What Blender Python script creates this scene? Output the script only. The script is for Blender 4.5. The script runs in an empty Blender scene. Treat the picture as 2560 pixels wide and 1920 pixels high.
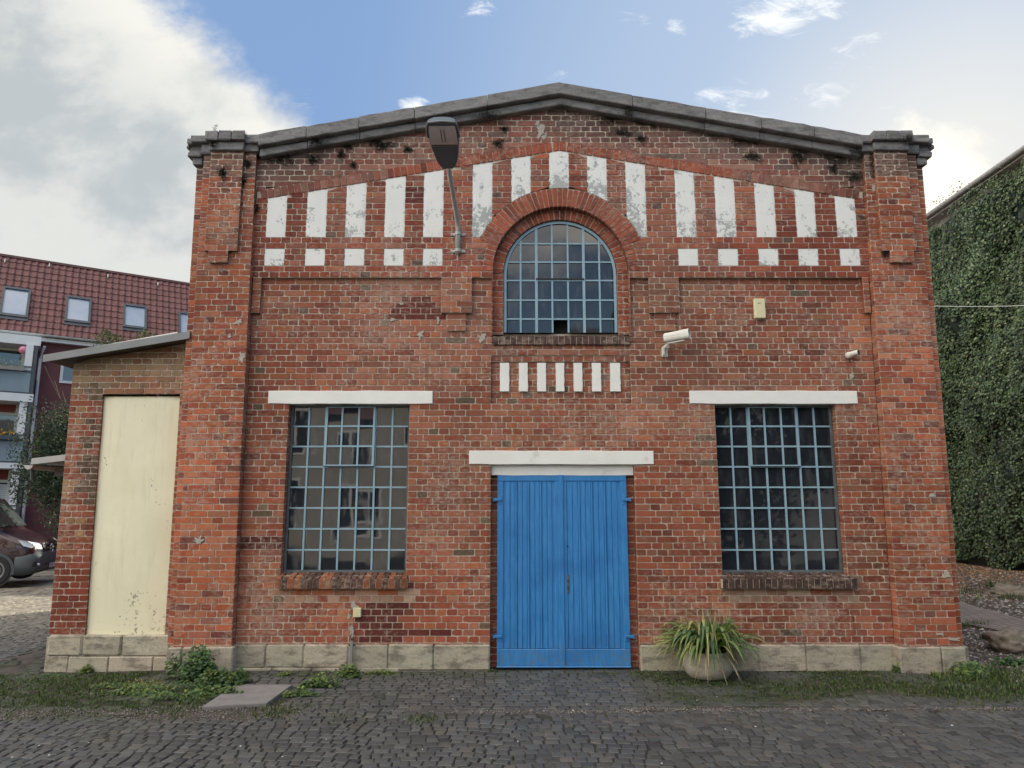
import bpy, math, random
import numpy as np
from mathutils import Vector, Matrix, noise as mnoise
random.seed(7)
sc = bpy.context.scene
COL = sc.collection
R = math.radians
PI = math.pi

# ---------------- camera ----------------
F = 1800.0; PITCH = R(9.5); CAMD = 8.93; CAMH = 1.924
cd = bpy.data.cameras.new("camera"); cam = bpy.data.objects.new("camera", cd); COL.objects.link(cam)
cd.sensor_width = 36.0; cd.lens = F/2560*36.0; cd.clip_start = 0.05; cd.clip_end = 3000
cam.location = (0, -CAMD, CAMH); cam.rotation_euler = (R(90)+PITCH, 0, 0)
sc.camera = cam
CP, SP = math.cos(PITCH), math.sin(PITCH)

# ---------------- sun, sky, exposure ----------------
SUN_AZ = R(33); SUN_EL = R(19.5)          # azimuth clockwise from +Y (towards +X)
sd = bpy.data.lights.new("sun", 'SUN'); sun = bpy.data.objects.new("sun", sd); COL.objects.link(sun)
sd.energy = 5.0; sd.angle = R(0.55); sd.color = (1.0, 0.90, 0.76)
sdir = Vector((math.sin(SUN_AZ)*math.cos(SUN_EL), math.cos(SUN_AZ)*math.cos(SUN_EL), math.sin(SUN_EL)))
sun.rotation_euler = sdir.to_track_quat('Z', 'Y').to_euler()
sun.location = (30, 40, 30)
sc.view_settings.view_transform = 'Standard'; sc.view_settings.look = 'None'
sc.view_settings.exposure = 1.17; sc.view_settings.gamma = 1.0
sc.cycles.use_denoising = True
sc.cycles.max_bounces = 6; sc.cycles.diffuse_bounces = 3; sc.cycles.glossy_bounces = 3
sc.cycles.transparent_max_bounces = 6; sc.cycles.caustics_reflective = False; sc.cycles.caustics_refractive = False
sc.cycles.sample_clamp_indirect = 6.0

world = bpy.data.worlds.new("World"); sc.world = world; world.use_nodes = True

class NT:
    """small helper to chain shader nodes"""
    def __init__(s, tree): s.t = tree; s.n = tree.nodes; s.l = tree.links
    def new(s, typ, **kw):
        nd = s.n.new(typ)
        for k, v in kw.items(): setattr(nd, k, v)
        return nd
    def link(s, a, b): s.l.new(a, b)
    def val(s, sock, v):
        if hasattr(v, 'is_linked') or isinstance(v, bpy.types.NodeSocket): s.l.new(v, sock)
        else: sock.default_value = v
    def math(s, op, a, b=0.0, c=0.0, clamp=False):
        m = s.new('ShaderNodeMath', operation=op); m.use_clamp = clamp
        s.val(m.inputs[0], a); s.val(m.inputs[1], b); s.val(m.inputs[2], c)
        return m.outputs[0]
    def mix(s, f, a, b, blend='MIX'):
        m = s.new('ShaderNodeMix', data_type='RGBA', blend_type=blend)
        s.val(m.inputs[0], f)
        s.val(m.inputs[6], a if not isinstance(a, tuple) else (*a[:3], 1))
        s.val(m.inputs[7], b if not isinstance(b, tuple) else (*b[:3], 1))
        return m.outputs[2]
    def noise(s, vec, scale, detail=4, rough=0.55, dist=0.0, out=0):
        n = s.new('ShaderNodeTexNoise'); s.link(vec, n.inputs['Vector'])
        n.inputs['Scale'].default_value = scale; n.inputs['Detail'].default_value = detail
        n.inputs['Roughness'].default_value = rough; n.inputs['Distortion'].default_value = dist
        return n.outputs[out]
    def ramp(s, f, lo, hi, smooth=True):
        m = s.new('ShaderNodeMapRange'); m.interpolation_type = 'SMOOTHSTEP' if smooth else 'LINEAR'
        s.val(m.inputs[0], f); s.val(m.inputs[1], lo); s.val(m.inputs[2], hi)
        m.inputs[3].default_value = 0; m.inputs[4].default_value = 1
        return m.outputs[0]
    def mapping(s, vec, scale=(1, 1, 1), rot=(0, 0, 0), loc=(0, 0, 0)):
        m = s.new('ShaderNodeMapping'); s.link(vec, m.inputs[0])
        m.inputs['Scale'].default_value = scale; m.inputs['Rotation'].default_value = rot; m.inputs['Location'].default_value = loc
        return m.outputs[0]

def build_world():
    t = world.node_tree; t.nodes.clear(); n = NT(t)
    out = n.new('ShaderNodeOutputWorld'); bg = n.new('ShaderNodeBackground')
    n.link(bg.outputs[0], out.inputs[0]); bg.inputs[1].default_value = 0.10
    sky = n.new('ShaderNodeTexSky', sky_type='NISHITA')
    sky.sun_disc = False; sky.sun_elevation = SUN_EL; sky.sun_rotation = SUN_AZ
    sky.altitude = 100; sky.air_density = 1.0; sky.dust_density = 0.1; sky.ozone_density = 2.2
    tc = n.new('ShaderNodeTexCoord'); d = tc.outputs['Generated']
    sp = n.new('ShaderNodeSeparateXYZ'); n.link(d, sp.inputs[0])
    x, y, z = sp.outputs
    ypos = n.math('MAXIMUM', y, 0.08)
    u = n.math('DIVIDE', x, ypos); v = n.math('DIVIDE', z, ypos)
    cb = n.new('ShaderNodeCombineXYZ'); n.link(u, cb.inputs[0]); n.link(v, cb.inputs[1]); uv = cb.outputs[0]
    front = n.ramp(y, 0.05, 0.2)
    # large cloud bank on the left of the hall
    n1 = n.noise(uv, 3.0, 9, 0.58, 0.3)
    n2 = n.noise(n.mapping(uv, (1, 1.25, 1), (0, 0, 0.3)), 8.0, 12, 0.66, 0.12)
    s = n.math('ADD', n.math('MULTIPLY', u, -1.0), n.math('MULTIPLY', v, -1.05))
    s = n.math('ADD', s, 0.300)
    s = n.math('ADD', s, n.math('MULTIPLY', n.math('SUBTRACT', n1, 0.5), 0.20))
    s = n.math('ADD', s, n.math('MULTIPLY', n.math('SUBTRACT', n2, 0.5), 0.16))
    bank = n.ramp(s, -0.015, 0.075)
    # light and grey lobes inside the bank
    sh = n.ramp(n.noise(n.mapping(uv, (1.0, 1.35, 1), (0, 0, 0.1), (3.3, 1.1, 0)), 3.6, 10, 0.58, 0.08), 0.40, 0.60)
    edge = n.ramp(s, 0.28, 0.04)
    lum = n.math('ADD', n.math('MULTIPLY', sh, 0.62), n.math('MULTIPLY', edge, 0.40), clamp=True)
    bankcol = n.mix(lum, (2.4, 2.6, 2.7), (4.15, 4.1, 3.85))
    # scattered wisps on the right
    wn = n.noise(n.mapping(uv, (1.0, 2.2, 1), (0, 0, -0.35), (0.7, 0.2, 0)), 13.0, 12, 0.74, 0.9)
    blob = None
    for (px, py, rr, k) in [(1930, 40, 0.085, 1.0), (2010, 10, 0.09, .9), (1870, 75, 0.045, .8), (1690, 70, 0.035, .9), (2150, 130, 0.07, .55), (1560, 45, 0.03, .5),
                         (1200, 20, 0.045, .6), (1040, 262, 0.035, .8), (1390, 190, 0.03, .6), (1900, 265, 0.12, .55), (2060, 230, 0.08, .55), (2180, 110, 0.06, .6), (1780, 250, .06, .5), (2230, 300, .06, .4), (775, 240, 0.05, .55), (1620, 60, 0.07, .25)]:
        vi = (960-py)/F; ry = CP-vi*SP; bu = (px-1280)/F/ry; bv = (SP+vi*CP)/ry
        du = n.math('SUBTRACT', u, bu); dv = n.math('MULTIPLY', n.math('SUBTRACT', v, bv), 1.7)
        r2 = n.math('SQRT', n.math('ADD', n.math('MULTIPLY', du, du), n.math('MULTIPLY', dv, dv)))
        b = n.math('MULTIPLY', n.ramp(r2, rr*1.35, 0.0), k)
        blob = b if blob is None else n.math('MAXIMUM', blob, b)
    wm = n.ramp(n.math('ADD', wn, n.math('MULTIPLY', blob, 0.40)), 0.66, 0.95)
    wm = n.math('MULTIPLY', wm, n.ramp(blob, 0.0, 0.2))
    # warm bright cloud low on the right, next to the sun
    vi = (960-470)/F; ry = CP-vi*SP; bu = (2330-1280)/F/ry; bv = (SP+vi*CP)/ry
    du = n.math('SUBTRACT', u, bu); dv = n.math('MULTIPLY', n.math('SUBTRACT', v, bv), 1.0)
    r2 = n.math('SQRT', n.math('ADD', n.math('MULTIPLY', du, du), n.math('MULTIPLY', dv, dv)))
    wc = n.ramp(n.math('ADD', n.math('SUBTRACT', 0.105, r2), n.math('MULTIPLY', n.math('SUBTRACT', n2, 0.5), 0.16)), -0.02, 0.05)
    # thin veil around the sun
    dt = n.new('ShaderNodeVectorMath', operation='DOT_PRODUCT'); n.link(d, dt.inputs[0]); dt.inputs[1].default_value = tuple(sdir)
    veil = n.math('MULTIPLY', n.ramp(dt.outputs['Value'], 0.70, 1.02), 0.85)
    # blue sky, tinted towards the photograph's soft blue
    col = n.mix(0.5, sky.outputs[0], n.mix(1.0, sky.outputs[0], (1.15, 1.12, 1.05), 'MULTIPLY'))
    col = n.mix(0.93, col, (1.10, 1.75, 2.98))
    col = n.mix(veil, col, (2.45, 2.95, 3.65))
    glow = n.math('POWER', n.ramp(dt.outputs['Value'], 0.935, 1.0, False), 2.0)
    col = n.mix(glow, col, (4.1, 4.05, 3.85))
    col = n.mix(n.math('MULTIPLY', wm, 0.85), col, (4.9, 4.95, 4.9))
    col = n.mix(n.math('MULTIPLY', wc, 0.9), col, (6.0, 5.6, 4.7))
    frontcol = n.mix(bank, col, bankcol)
    # unseen sky opposite the sun: bright cloud added, fuller left, to light the facade
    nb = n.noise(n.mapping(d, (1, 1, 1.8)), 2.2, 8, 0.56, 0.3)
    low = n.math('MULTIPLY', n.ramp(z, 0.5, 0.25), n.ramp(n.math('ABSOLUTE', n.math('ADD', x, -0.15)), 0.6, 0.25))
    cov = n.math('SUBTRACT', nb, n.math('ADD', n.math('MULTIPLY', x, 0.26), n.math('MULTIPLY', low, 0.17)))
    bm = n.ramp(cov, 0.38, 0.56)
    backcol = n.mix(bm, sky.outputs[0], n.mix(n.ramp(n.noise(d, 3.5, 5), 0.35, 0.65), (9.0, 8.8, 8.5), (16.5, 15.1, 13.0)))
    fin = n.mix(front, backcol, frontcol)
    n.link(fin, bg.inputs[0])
build_world()

# ---------------- pixel to place helpers (photo pixels, 2560 x 1920) ----------------
def ray(px, py):
    v = (960-py)/F
    return Vector(((px-1280)/F, CP-v*SP, SP+v*CP))
CAMP = Vector((0, -CAMD, CAMH))
def P(px, py, Y):
    r = ray(px, py); t = (Y+CAMD)/r.y
    return (r.x*t, CAMH+r.z*t)
def PX(px, py, Y): return P(px, py, Y)[0]
def PZ(py, Y): return P(1280, py, Y)[1]
def PG(px, py, z=0.0):
    r = ray(px, py); t = (z-CAMH)/r.z
    return (r.x*t, -CAMD+r.y*t)
def RP(px, py, pt, nrm):
    r = ray(px, py); t = (Vector(pt)-CAMP).dot(nrm)/r.dot(nrm)
    return CAMP+r*t

# ---------------- object helpers ----------------
def tag(o, label=None, cat=None, group=None, kind=None):
    if label: o['label'] = label
    if cat: o['category'] = cat
    if group: o['group'] = group
    if kind: o['kind'] = kind
    return o
def empty(name, loc=(0, 0, 0), label=None, cat=None, group=None, rz=0):
    o = bpy.data.objects.new(name, None); COL.objects.link(o); o.location = loc; o.rotation_euler = (0, 0, rz)
    o.empty_display_size = 0.2
    return tag(o, label, cat, group)
def attach(o, parent):
    if parent is not None:
        o.parent = parent
        o.matrix_parent_inverse = Matrix.Translation(parent.location).inverted() if parent.type == 'EMPTY' and tuple(parent.rotation_euler) == (0, 0, 0) else Matrix.Identity(4)
    return o
class MB:
    def __init__(s): s.v = []; s.f = []; s.m = []; s.t = []; s.cur = (1, 1, 1)
    def add(s, vs, fs, m=0, tint=None):
        b = len(s.v); s.v.extend([tuple(p) for p in vs]); s.f.extend([tuple(i+b for i in f) for f in fs]); s.m.extend([m]*len(fs))
        s.t.extend([tint or s.cur]*len(vs)); return s
    def quad(s, a, b, c, d, m=0, tint=None): return s.add([a, b, c, d], [(0, 1, 2, 3)], m, tint)
    def box(s, x0, x1, y0, y1, z0, z1, m=0, tint=None, M=None):
        vs = [(x, y, z) for x in (x0, x1) for y in (y0, y1) for z in (z0, z1)]
        if M is not None: vs = [M @ Vector(p) for p in vs]
        return s.add(vs, [(0, 1, 3, 2), (4, 6, 7, 5), (0, 4, 5, 1), (2, 3, 7, 6), (0, 2, 6, 4), (1, 5, 7, 3)], m, tint)
    def bbox(s, x0, x1, y0, y1, z0, z1, b=0.01, m=0, tint=None, M=None, jit=0.0):
        """box with chamfered edges (3 rings along y)"""
        rings = []
        for (yy, i) in ((y0, b), (y0+b, 0), (y1-b, 0), (y1, b)):
            pts = [(x0+i, z0+b), (x0+b, z0+i), (x1-b, z0+i), (x1-i, z0+b), (x1-i, z1-b), (x1-b, z1-i), (x0+b, z1-i), (x0+i, z1-b)]
            rings.append([(p[0]+random.uniform(-jit, jit), yy+random.uniform(-jit, jit)*.5, p[1]+random.uniform(-jit, jit)) for p in pts])
        vs = [p for r in rings for p in r]
        if M is not None: vs = [M @ Vector(p) for p in vs]
        fs = [tuple(range(8)), tuple(range(31, 23, -1))]
        for k in range(3):
            for i in range(8):
                j = (i+1) % 8; fs.append((k*8+i, (k+1)*8+i, (k+1)*8+j, k*8+j))
        return s.add(vs, fs, m, tint)
    def prism(s, pts, y0, y1, m=0, tint=None, M=None):
        """polygon in x,z extruded along y"""
        n = len(pts); vs = [(p[0], y0, p[1]) for p in pts]+[(p[0], y1, p[1]) for p in pts]
        if M is not None: vs = [M @ Vector(p) for p in vs]
        fs = [tuple(range(n)), tuple(range(2*n-1, n-1, -1))]+[(i, i+n, (i+1) % n+n, (i+1) % n) for i in range(n)]
        return s.add(vs, fs, m, tint)
    def tube(s, path, r, k=8, m=0, tint=None, caps=True):
        path = [Vector(p) for p in path]; n = len(path); rr = r if hasattr(r, '__len__') else [r]*n
        vs = []; up = Vector((0, 0, 1))
        for i, p in enumerate(path):
            d = (path[min(i+1, n-1)]-path[max(i-1, 0)]).normalized()
            a = d.cross(up if abs(d.z) < .95 else Vector((1, 0, 0))).normalized(); b = d.cross(a)
            for j in range(k):
                th = 2*PI*j/k; vs.append(p+(a*math.cos(th)+b*math.sin(th))*rr[i])
        fs = [(i*k+j, i*k+(j+1) % k, (i+1)*k+(j+1) % k, (i+1)*k+j) for i in range(n-1) for j in range(k)]
        if caps: fs += [tuple(range(k-1, -1, -1)), tuple(range((n-1)*k, n*k))]
        return s.add(vs, fs, m, tint)
    def lathe(s, prof, c, k=24, m=0, tint=None, M=None):
        """profile [(r,z)] about vertical axis at c"""
        vs = []
        for (r, z) in prof:
            for j in range(k):
                th = 2*PI*j/k; p = Vector((r*math.cos(th), r*math.sin(th), z))
                if M is not None: p = M @ p
                vs.append(p+Vector(c))
        n = len(prof)
        fs = [(i*k+j, i*k+(j+1) % k, (i+1)*k+(j+1) % k, (i+1)*k+j) for i in range(n-1) for j in range(k)]
        fs += [tuple(range(k-1, -1, -1)), tuple(range((n-1)*k, n*k))]
        return s.add(vs, fs, m, tint)
    def build(s, name, mats, parent=None, smooth=False, tints=True):
        me = bpy.data.meshes.new(name); me.from_pydata(s.v, [], s.f)
        if not isinstance(mats, (list, tuple)): mats = [mats]
        for m in mats: me.materials.append(m)
        if len(mats) > 1: me.polygons.foreach_set('material_index', s.m)
        if tints:
            a = me.attributes.new('tint', 'FLOAT_COLOR', 'POINT')
            arr = np.ones((len(s.v), 4), dtype=np.float32); arr[:, :3] = np.array(s.t, dtype=np.float32).reshape(-1, 3)
            a.data.foreach_set('color', arr.ravel())
        if smooth: me.polygons.foreach_set('use_smooth', [True]*len(me.polygons))
        me.update()
        o = bpy.data.objects.new(name, me); COL.objects.link(o)
        return attach(o, parent)

# ---------------- materials ----------------
def base_mat(name):
    m = bpy.data.materials.new(name); m.use_nodes = True; n = NT(m.node_tree)
    b = m.node_tree.nodes['Principled BSDF']
    tc = n.new('ShaderNodeTexCoord')
    g = n.new('ShaderNodeNewGeometry')
    return m, n, b, tc.outputs['Object'], g.outputs['Position']
def bump(n, b, h, strength=0.4, dist=0.01):
    bp = n.new('ShaderNodeBump'); bp.inputs['Strength'].default_value = strength; bp.inputs['Distance'].default_value = dist
    n.link(h, bp.inputs['Height']); n.link(bp.outputs[0], b.inputs['Normal'])
def pm(name, c1, c2=None, scale=6, rough=0.7, bmp=0.3, bscale=40, metal=0.0, tint=False, dist=0.004, spec=0.5, c3=None, s3=2.0, lo3=.55, hi3=.7, coat=0.0):
    m, n, b, oc, pos = base_mat(name)
    c2 = c2 or tuple(x*0.8 for x in c1)
    f = n.ramp(n.noise(pos, scale, 6, 0.6), 0.3, 0.7)
    col = n.mix(f, c1, c2)
    if c3: col = n.mix(n.ramp(n.noise(pos, s3, 7, 0.65), lo3, hi3), col, c3)
    if tint:
        at = n.new('ShaderNodeAttribute', attribute_name='tint')
        col = n.mix(1.0, col, at.outputs['Color'], 'MULTIPLY')
    n.link(col, b.inputs['Base Color'])
    b.inputs['Roughness'].default_value = rough; b.inputs['Metallic'].default_value = metal
    b.inputs['Specular IOR Level'].default_value = spec; b.inputs['Coat Weight'].default_value = coat
    if bmp > 0: bump(n, b, n.noise(pos, bscale, 5, 0.6), bmp, dist)
    return m
def tint_node(n):
    at = n.new('ShaderNodeAttribute', attribute_name='tint'); return at.outputs['Color']

def mk_brick():
    m, n, b, oc, pos = base_mat('brick_clay')
    col = tint_node(n)
    f = n.noise(pos, 28, 6, 0.65)
    col = n.mix(1.0, col, n.mix(f, (0.68, 0.66, 0.66), (1.30, 1.32, 1.32)), 'MULTIPLY')
    # blackish fired spots
    col = n.mix(n.math('MULTIPLY', n.ramp(n.noise(pos, 11, 5, 0.6), 0.60, 0.72), 0.22), col, (0.09, 0.055, 0.05))
    # lime bloom and old mortar smears
    big = n.noise(pos, 0.9, 4, 0.6)
    fine = n.noise(n.mapping(pos, (1, 1, 1.6)), 17, 7, 0.7)
    bl = n.ramp(n.math('ADD', fine, n.math('MULTIPLY', big, 0.6)), 0.78, 0.98)
    col = n.mix(n.math('MULTIPLY', bl, 0.46), col, (0.50, 0.385, 0.31))
    # old rain streaks
    stx = n.noise(n.mapping(pos, (6, 1, .32)), 1.6, 6, .62)
    col = n.mix(n.math('MULTIPLY', n.ramp(stx, .52, .68), 0.38), col, n.mix(1.0, col, (0.45, 0.42, 0.42), 'MULTIPLY'))
    n.link(col, b.inputs['Base Color']); b.inputs['Roughness'].default_value = 0.88; b.inputs['Specular IOR Level'].default_value = 0.25
    bump(n, b, n.noise(pos, 60, 6, 0.65), 0.55, 0.004)
    return m
def mk_plaster():
    m, n, b, oc, pos = base_mat('white_peeling_plaster')
    t = tint_node(n); s = n.new('ShaderNodeSeparateColor'); n.link(t, s.inputs[0])
    nz = n.noise(pos, 8, 9, 0.74); nz2 = n.noise(pos, 45, 5, 0.65)
    h = n.math('ADD', n.math('MULTIPLY', nz, 0.72), n.math('MULTIPLY', nz2, 0.28))
    peel = n.ramp(n.math('ADD', h, n.math('MULTIPLY', s.outputs[0], 0.34)), 0.588, 0.604)
    w = n.mix(n.noise(pos, 3, 4), (0.84, 0.84, 0.81), (0.72, 0.73, 0.71))
    g = n.mix(n.noise(pos, 22, 4), (0.34, 0.36, 0.36), (0.46, 0.48, 0.47))
    n.link(n.mix(peel, w, g), b.inputs['Base Color']); b.inputs['Roughness'].default_value = 0.85
    bump(n, b, n.math('ADD', n.math('MULTIPLY', peel, -0.8), n.noise(pos, 45, 5)), 0.5, 0.004)
    return m
def mk_stone(name, a, b_, dark, k=1.0, bs=0.6):
    m, n, b, oc, pos = base_mat(name)
    t = tint_node(n)
    st = n.noise(n.mapping(pos, (0.8, 1, 5.0)), 5, 7, 0.65, 0.5)
    col = n.mix(n.ramp(st, 0.3, 0.7), a, b_)
    col = n.mix(n.math('MULTIPLY', n.ramp(n.noise(n.mapping(pos, (1, 1, 2.4)), 4, 9, 0.70), 0.47, 0.64), 0.80*k), col, dark)
    col = n.mix(n.math('MULTIPLY', n.ramp(n.noise(pos, 42, 6, 0.7), 0.52, 0.64), 0.4*k), col, tuple(x*0.6 for x in dark))
    col = n.mix(1.0, col, t, 'MULTIPLY')
    n.link(col, b.inputs['Base Color']); b.inputs['Roughness'].default_value = 0.92; b.inputs['Specular IOR Level'].default_value = 0.2
    bump(n, b, n.math('ADD', n.noise(pos, 26, 8, 0.72), n.math('MULTIPLY', st, 0.6)), bs, 0.012)
    return m
def mk_glass(name='window_glass', f0=1.62, dirty=0.25):
    m, n, b, oc, pos = base_mat(name)
    b.inputs['IOR'].default_value = f0
    d = n.noise(n.mapping(pos, (3, 3, 1)), 3, 6, 0.65)
    n.link(n.mix(n.ramp(d, 0.45, 0.75), (0.018, 0.022, 0.029), (0.052, 0.056, 0.060)), b.inputs['Base Color'])
    n.link(n.math('ADD', n.math('MULTIPLY', n.ramp(d, 0.5, 0.8), dirty), 0.02), b.inputs['Roughness'])
    bump(n, b, n.noise(pos, 3.0, 2), 0.05, 0.01)
    return m
M = {}
M['brick'] = mk_brick()
M['mortar'] = pm('mortar', (0.60, 0.51, 0.41), (0.45, 0.37, 0.295), 14, 0.95, 0.5, 90, c3=(0.36, 0.29, 0.235), s3=3.5)
M['plaster'] = mk_plaster()
M['white_paint'] = pm('white_masonry_paint', (0.87, 0.87, 0.83), (0.80, 0.80, 0.76), 3, 0.7, 0.5, 30, c3=(0.62, 0.62, 0.58), s3=5, lo3=.58, hi3=.75)
M['sandstone'] = mk_stone('weathered_sandstone', (0.50, 0.455, 0.365), (0.38, 0.355, 0.30), (0.17, 0.155, 0.13), 1.0)
M['coping'] = mk_stone('sooty_coping_stone', (0.19, 0.187, 0.188), (0.27, 0.262, 0.255), (0.085, 0.085, 0.088), 0.8)
M['sill'] = None
def mk_door():
    m, n, b, oc, pos = base_mat('blue_door_paint')
    st = n.noise(n.mapping(pos, (9, 1, .9)), 5, 7, .65); bl = n.noise(pos, 2.2, 5, .6)
    col = n.mix(n.ramp(st, .35, .65), (0.030, 0.205, 0.51), (0.048, 0.255, 0.60)); col = n.mix(n.math('MULTIPLY', n.ramp(bl, .45, .7), .6), col, (0.022, 0.145, 0.42))
    col = n.mix(n.math('MULTIPLY', n.ramp(n.noise(pos, 22, 8, .75), .60, .68), .55), col, (0.13, 0.32, 0.60))
    s = n.new('ShaderNodeSeparateXYZ'); n.link(pos, s.inputs[0])
    dirt = n.math('MULTIPLY', n.ramp(s.outputs[2], .42, 0.0), n.ramp(n.noise(pos, 14, 8, .72), .42, .62))
    col = n.mix(n.math('MULTIPLY', dirt, .45), col, (0.16, 0.17, 0.165))
    col = n.mix(n.math('MULTIPLY', n.ramp(n.noise(pos, 60, 4, .7), .66, .70), .6), col, (.05, .06, .07))
    n.link(col, b.inputs['Base Color']); n.link(n.math('ADD', n.math('MULTIPLY', st, .3), .30), b.inputs['Roughness'])
    bump(n, b, n.math('ADD', st, n.noise(pos, 40, 5, .6)), .35, .003); return m
def mk_cream():
    m, n, b, oc, pos = base_mat('cream_render'); s = n.new('ShaderNodeSeparateColor'); n.link(tint_node(n), s.inputs[0])
    col = n.mix(n.ramp(n.noise(pos, 1.6, 6, .6), .35, .65), (0.87, 0.83, 0.62), (0.81, 0.77, 0.56))
    col = n.mix(n.math('MULTIPLY', n.ramp(n.noise(n.mapping(pos, (5, 5, .6)), 3, 6, .6), .5, .7), .25), col, (0.60, 0.57, 0.42))
    sp = n.math('ADD', n.math('MULTIPLY', n.noise(pos, 24, 9, .75), .6), n.math('MULTIPLY', n.noise(pos, 3.5, 4), .4))
    col = n.mix(n.ramp(n.math('ADD', sp, n.math('MULTIPLY', s.outputs[0], .055)), .625, .65), col, (0.30, 0.28, 0.22))
    n.link(col, b.inputs['Base Color']); b.inputs['Roughness'].default_value = .88
    bump(n, b, n.noise(pos, 18, 8, .7), .5, .006); return m
M['blue'] = pm('blue_door_paint', (0.030, 0.175, 0.46), (0.045, 0.215, 0.52), 4, 0.42, 0.35, 35, c3=(0.022, 0.14, 0.39), s3=3, dist=0.003)
M['steel'] = pm('pale_blue_window_steel', (0.235, 0.39, 0.49), (0.30, 0.44, 0.51), 9, 0.6, 0.3, 60, c3=(0.40, 0.42, 0.40), s3=18, lo3=.62, hi3=.74)
M['glass'] = mk_glass()
M['frame_edge'] = pm('grimy_outer_steel', (0.13, 0.16, 0.18), (0.09, 0.10, 0.11), 9, .7, .3, 50)
M['blue'] = mk_door()
M['cream'] = mk_cream()
M['cream_old'] = pm('cream_render', (0.72, 0.66, 0.41), (0.67, 0.61, 0.38), 2, 0.85, 0.5, 22, c3=(0.50, 0.45, 0.32), s3=9, lo3=.66, hi3=.80, dist=0.006)
M['grey_metal'] = pm('grey_fascia_metal', (0.20, 0.215, 0.22), (0.24, 0.255, 0.26), 3, 0.5, 0.1, 20)
M['galv'] = pm('galvanised_tube', (0.52, 0.52, 0.49), (0.40, 0.41, 0.40), 10, 0.55, 0.1, 60)
M['lamp_body'] = pm('dark_lamp_housing', (0.085, 0.12, 0.17), (0.10, 0.135, 0.185), 5, 0.45, 0.0)
M['lamp_rim'] = pm('lamp_rim', (0.16, 0.17, 0.18), (0.2, 0.21, 0.22), 5, 0.5, 0.0)
M['lens'] = pm('dusty_lamp_glass', (0.62, 0.60, 0.64), (0.70, 0.68, 0.70), 8, 0.2, 0.0)
M['lens_tube'] = pm('lamp_tube', (0.26, 0.25, 0.26), (0.2, 0.2, 0.2), 8, 0.2, 0.0)
M['white_plastic'] = pm('white_plastic', (0.74, 0.74, 0.68), (0.68, 0.68, 0.62), 6, 0.45, 0.0)
M['beige_plastic'] = pm('beige_plastic', (0.74, 0.68, 0.43), (0.70, 0.64, 0.40), 6, 0.5, 0.0)
M['dark'] = pm('black_rubber_and_gaps', (0.012, 0.012, 0.013), (0.02, 0.02, 0.022), 6, 0.6, 0.0)
M['interior'] = pm('dark_interior', (0.03, 0.03, 0.032), (0.02, 0.02, 0.02), 2, 0.9, 0.0)
M['wood'] = pm('split_grey_wood', (0.17, 0.16, 0.15), (0.08, 0.075, 0.07), 40, 0.9, 0.5, 60)
M['rust'] = pm('rusty_iron', (0.10, 0.055, 0.035), (0.055, 0.045, 0.04), 30, 0.8, 0.4, 60)
M['concrete'] = pm('concrete', (0.33, 0.31, 0.285), (0.25, 0.235, 0.22), 5, 0.92, 0.5, 60, c3=(0.15, 0.145, 0.13), s3=6)
def mk_leaf(name, rough=0.55, trans=0.25):
    m, n, b, oc, pos = base_mat(name)
    t = tint_node(n)
    n.link(t, b.inputs['Base Color']); b.inputs['Roughness'].default_value = rough
    tr = n.new('ShaderNodeBsdfTranslucent'); n.link(n.mix(1.0, t, (1.3, 1.5, 0.7), 'MULTIPLY'), tr.inputs[0])
    mx = n.new('ShaderNodeMixShader'); mx.inputs[0].default_value = trans
    out = m.node_tree.nodes['Material Output']
    n.link(b.outputs[0], mx.inputs[1]); n.link(tr.outputs[0], mx.inputs[2]); n.link(mx.outputs[0], out.inputs[0])
    return m
M['leaf'] = mk_leaf('leaf')
M['twig'] = pm('twig_bark', (0.10, 0.075, 0.05), (0.06, 0.045, 0.035), 20, 0.9, 0.3, 50)
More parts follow.
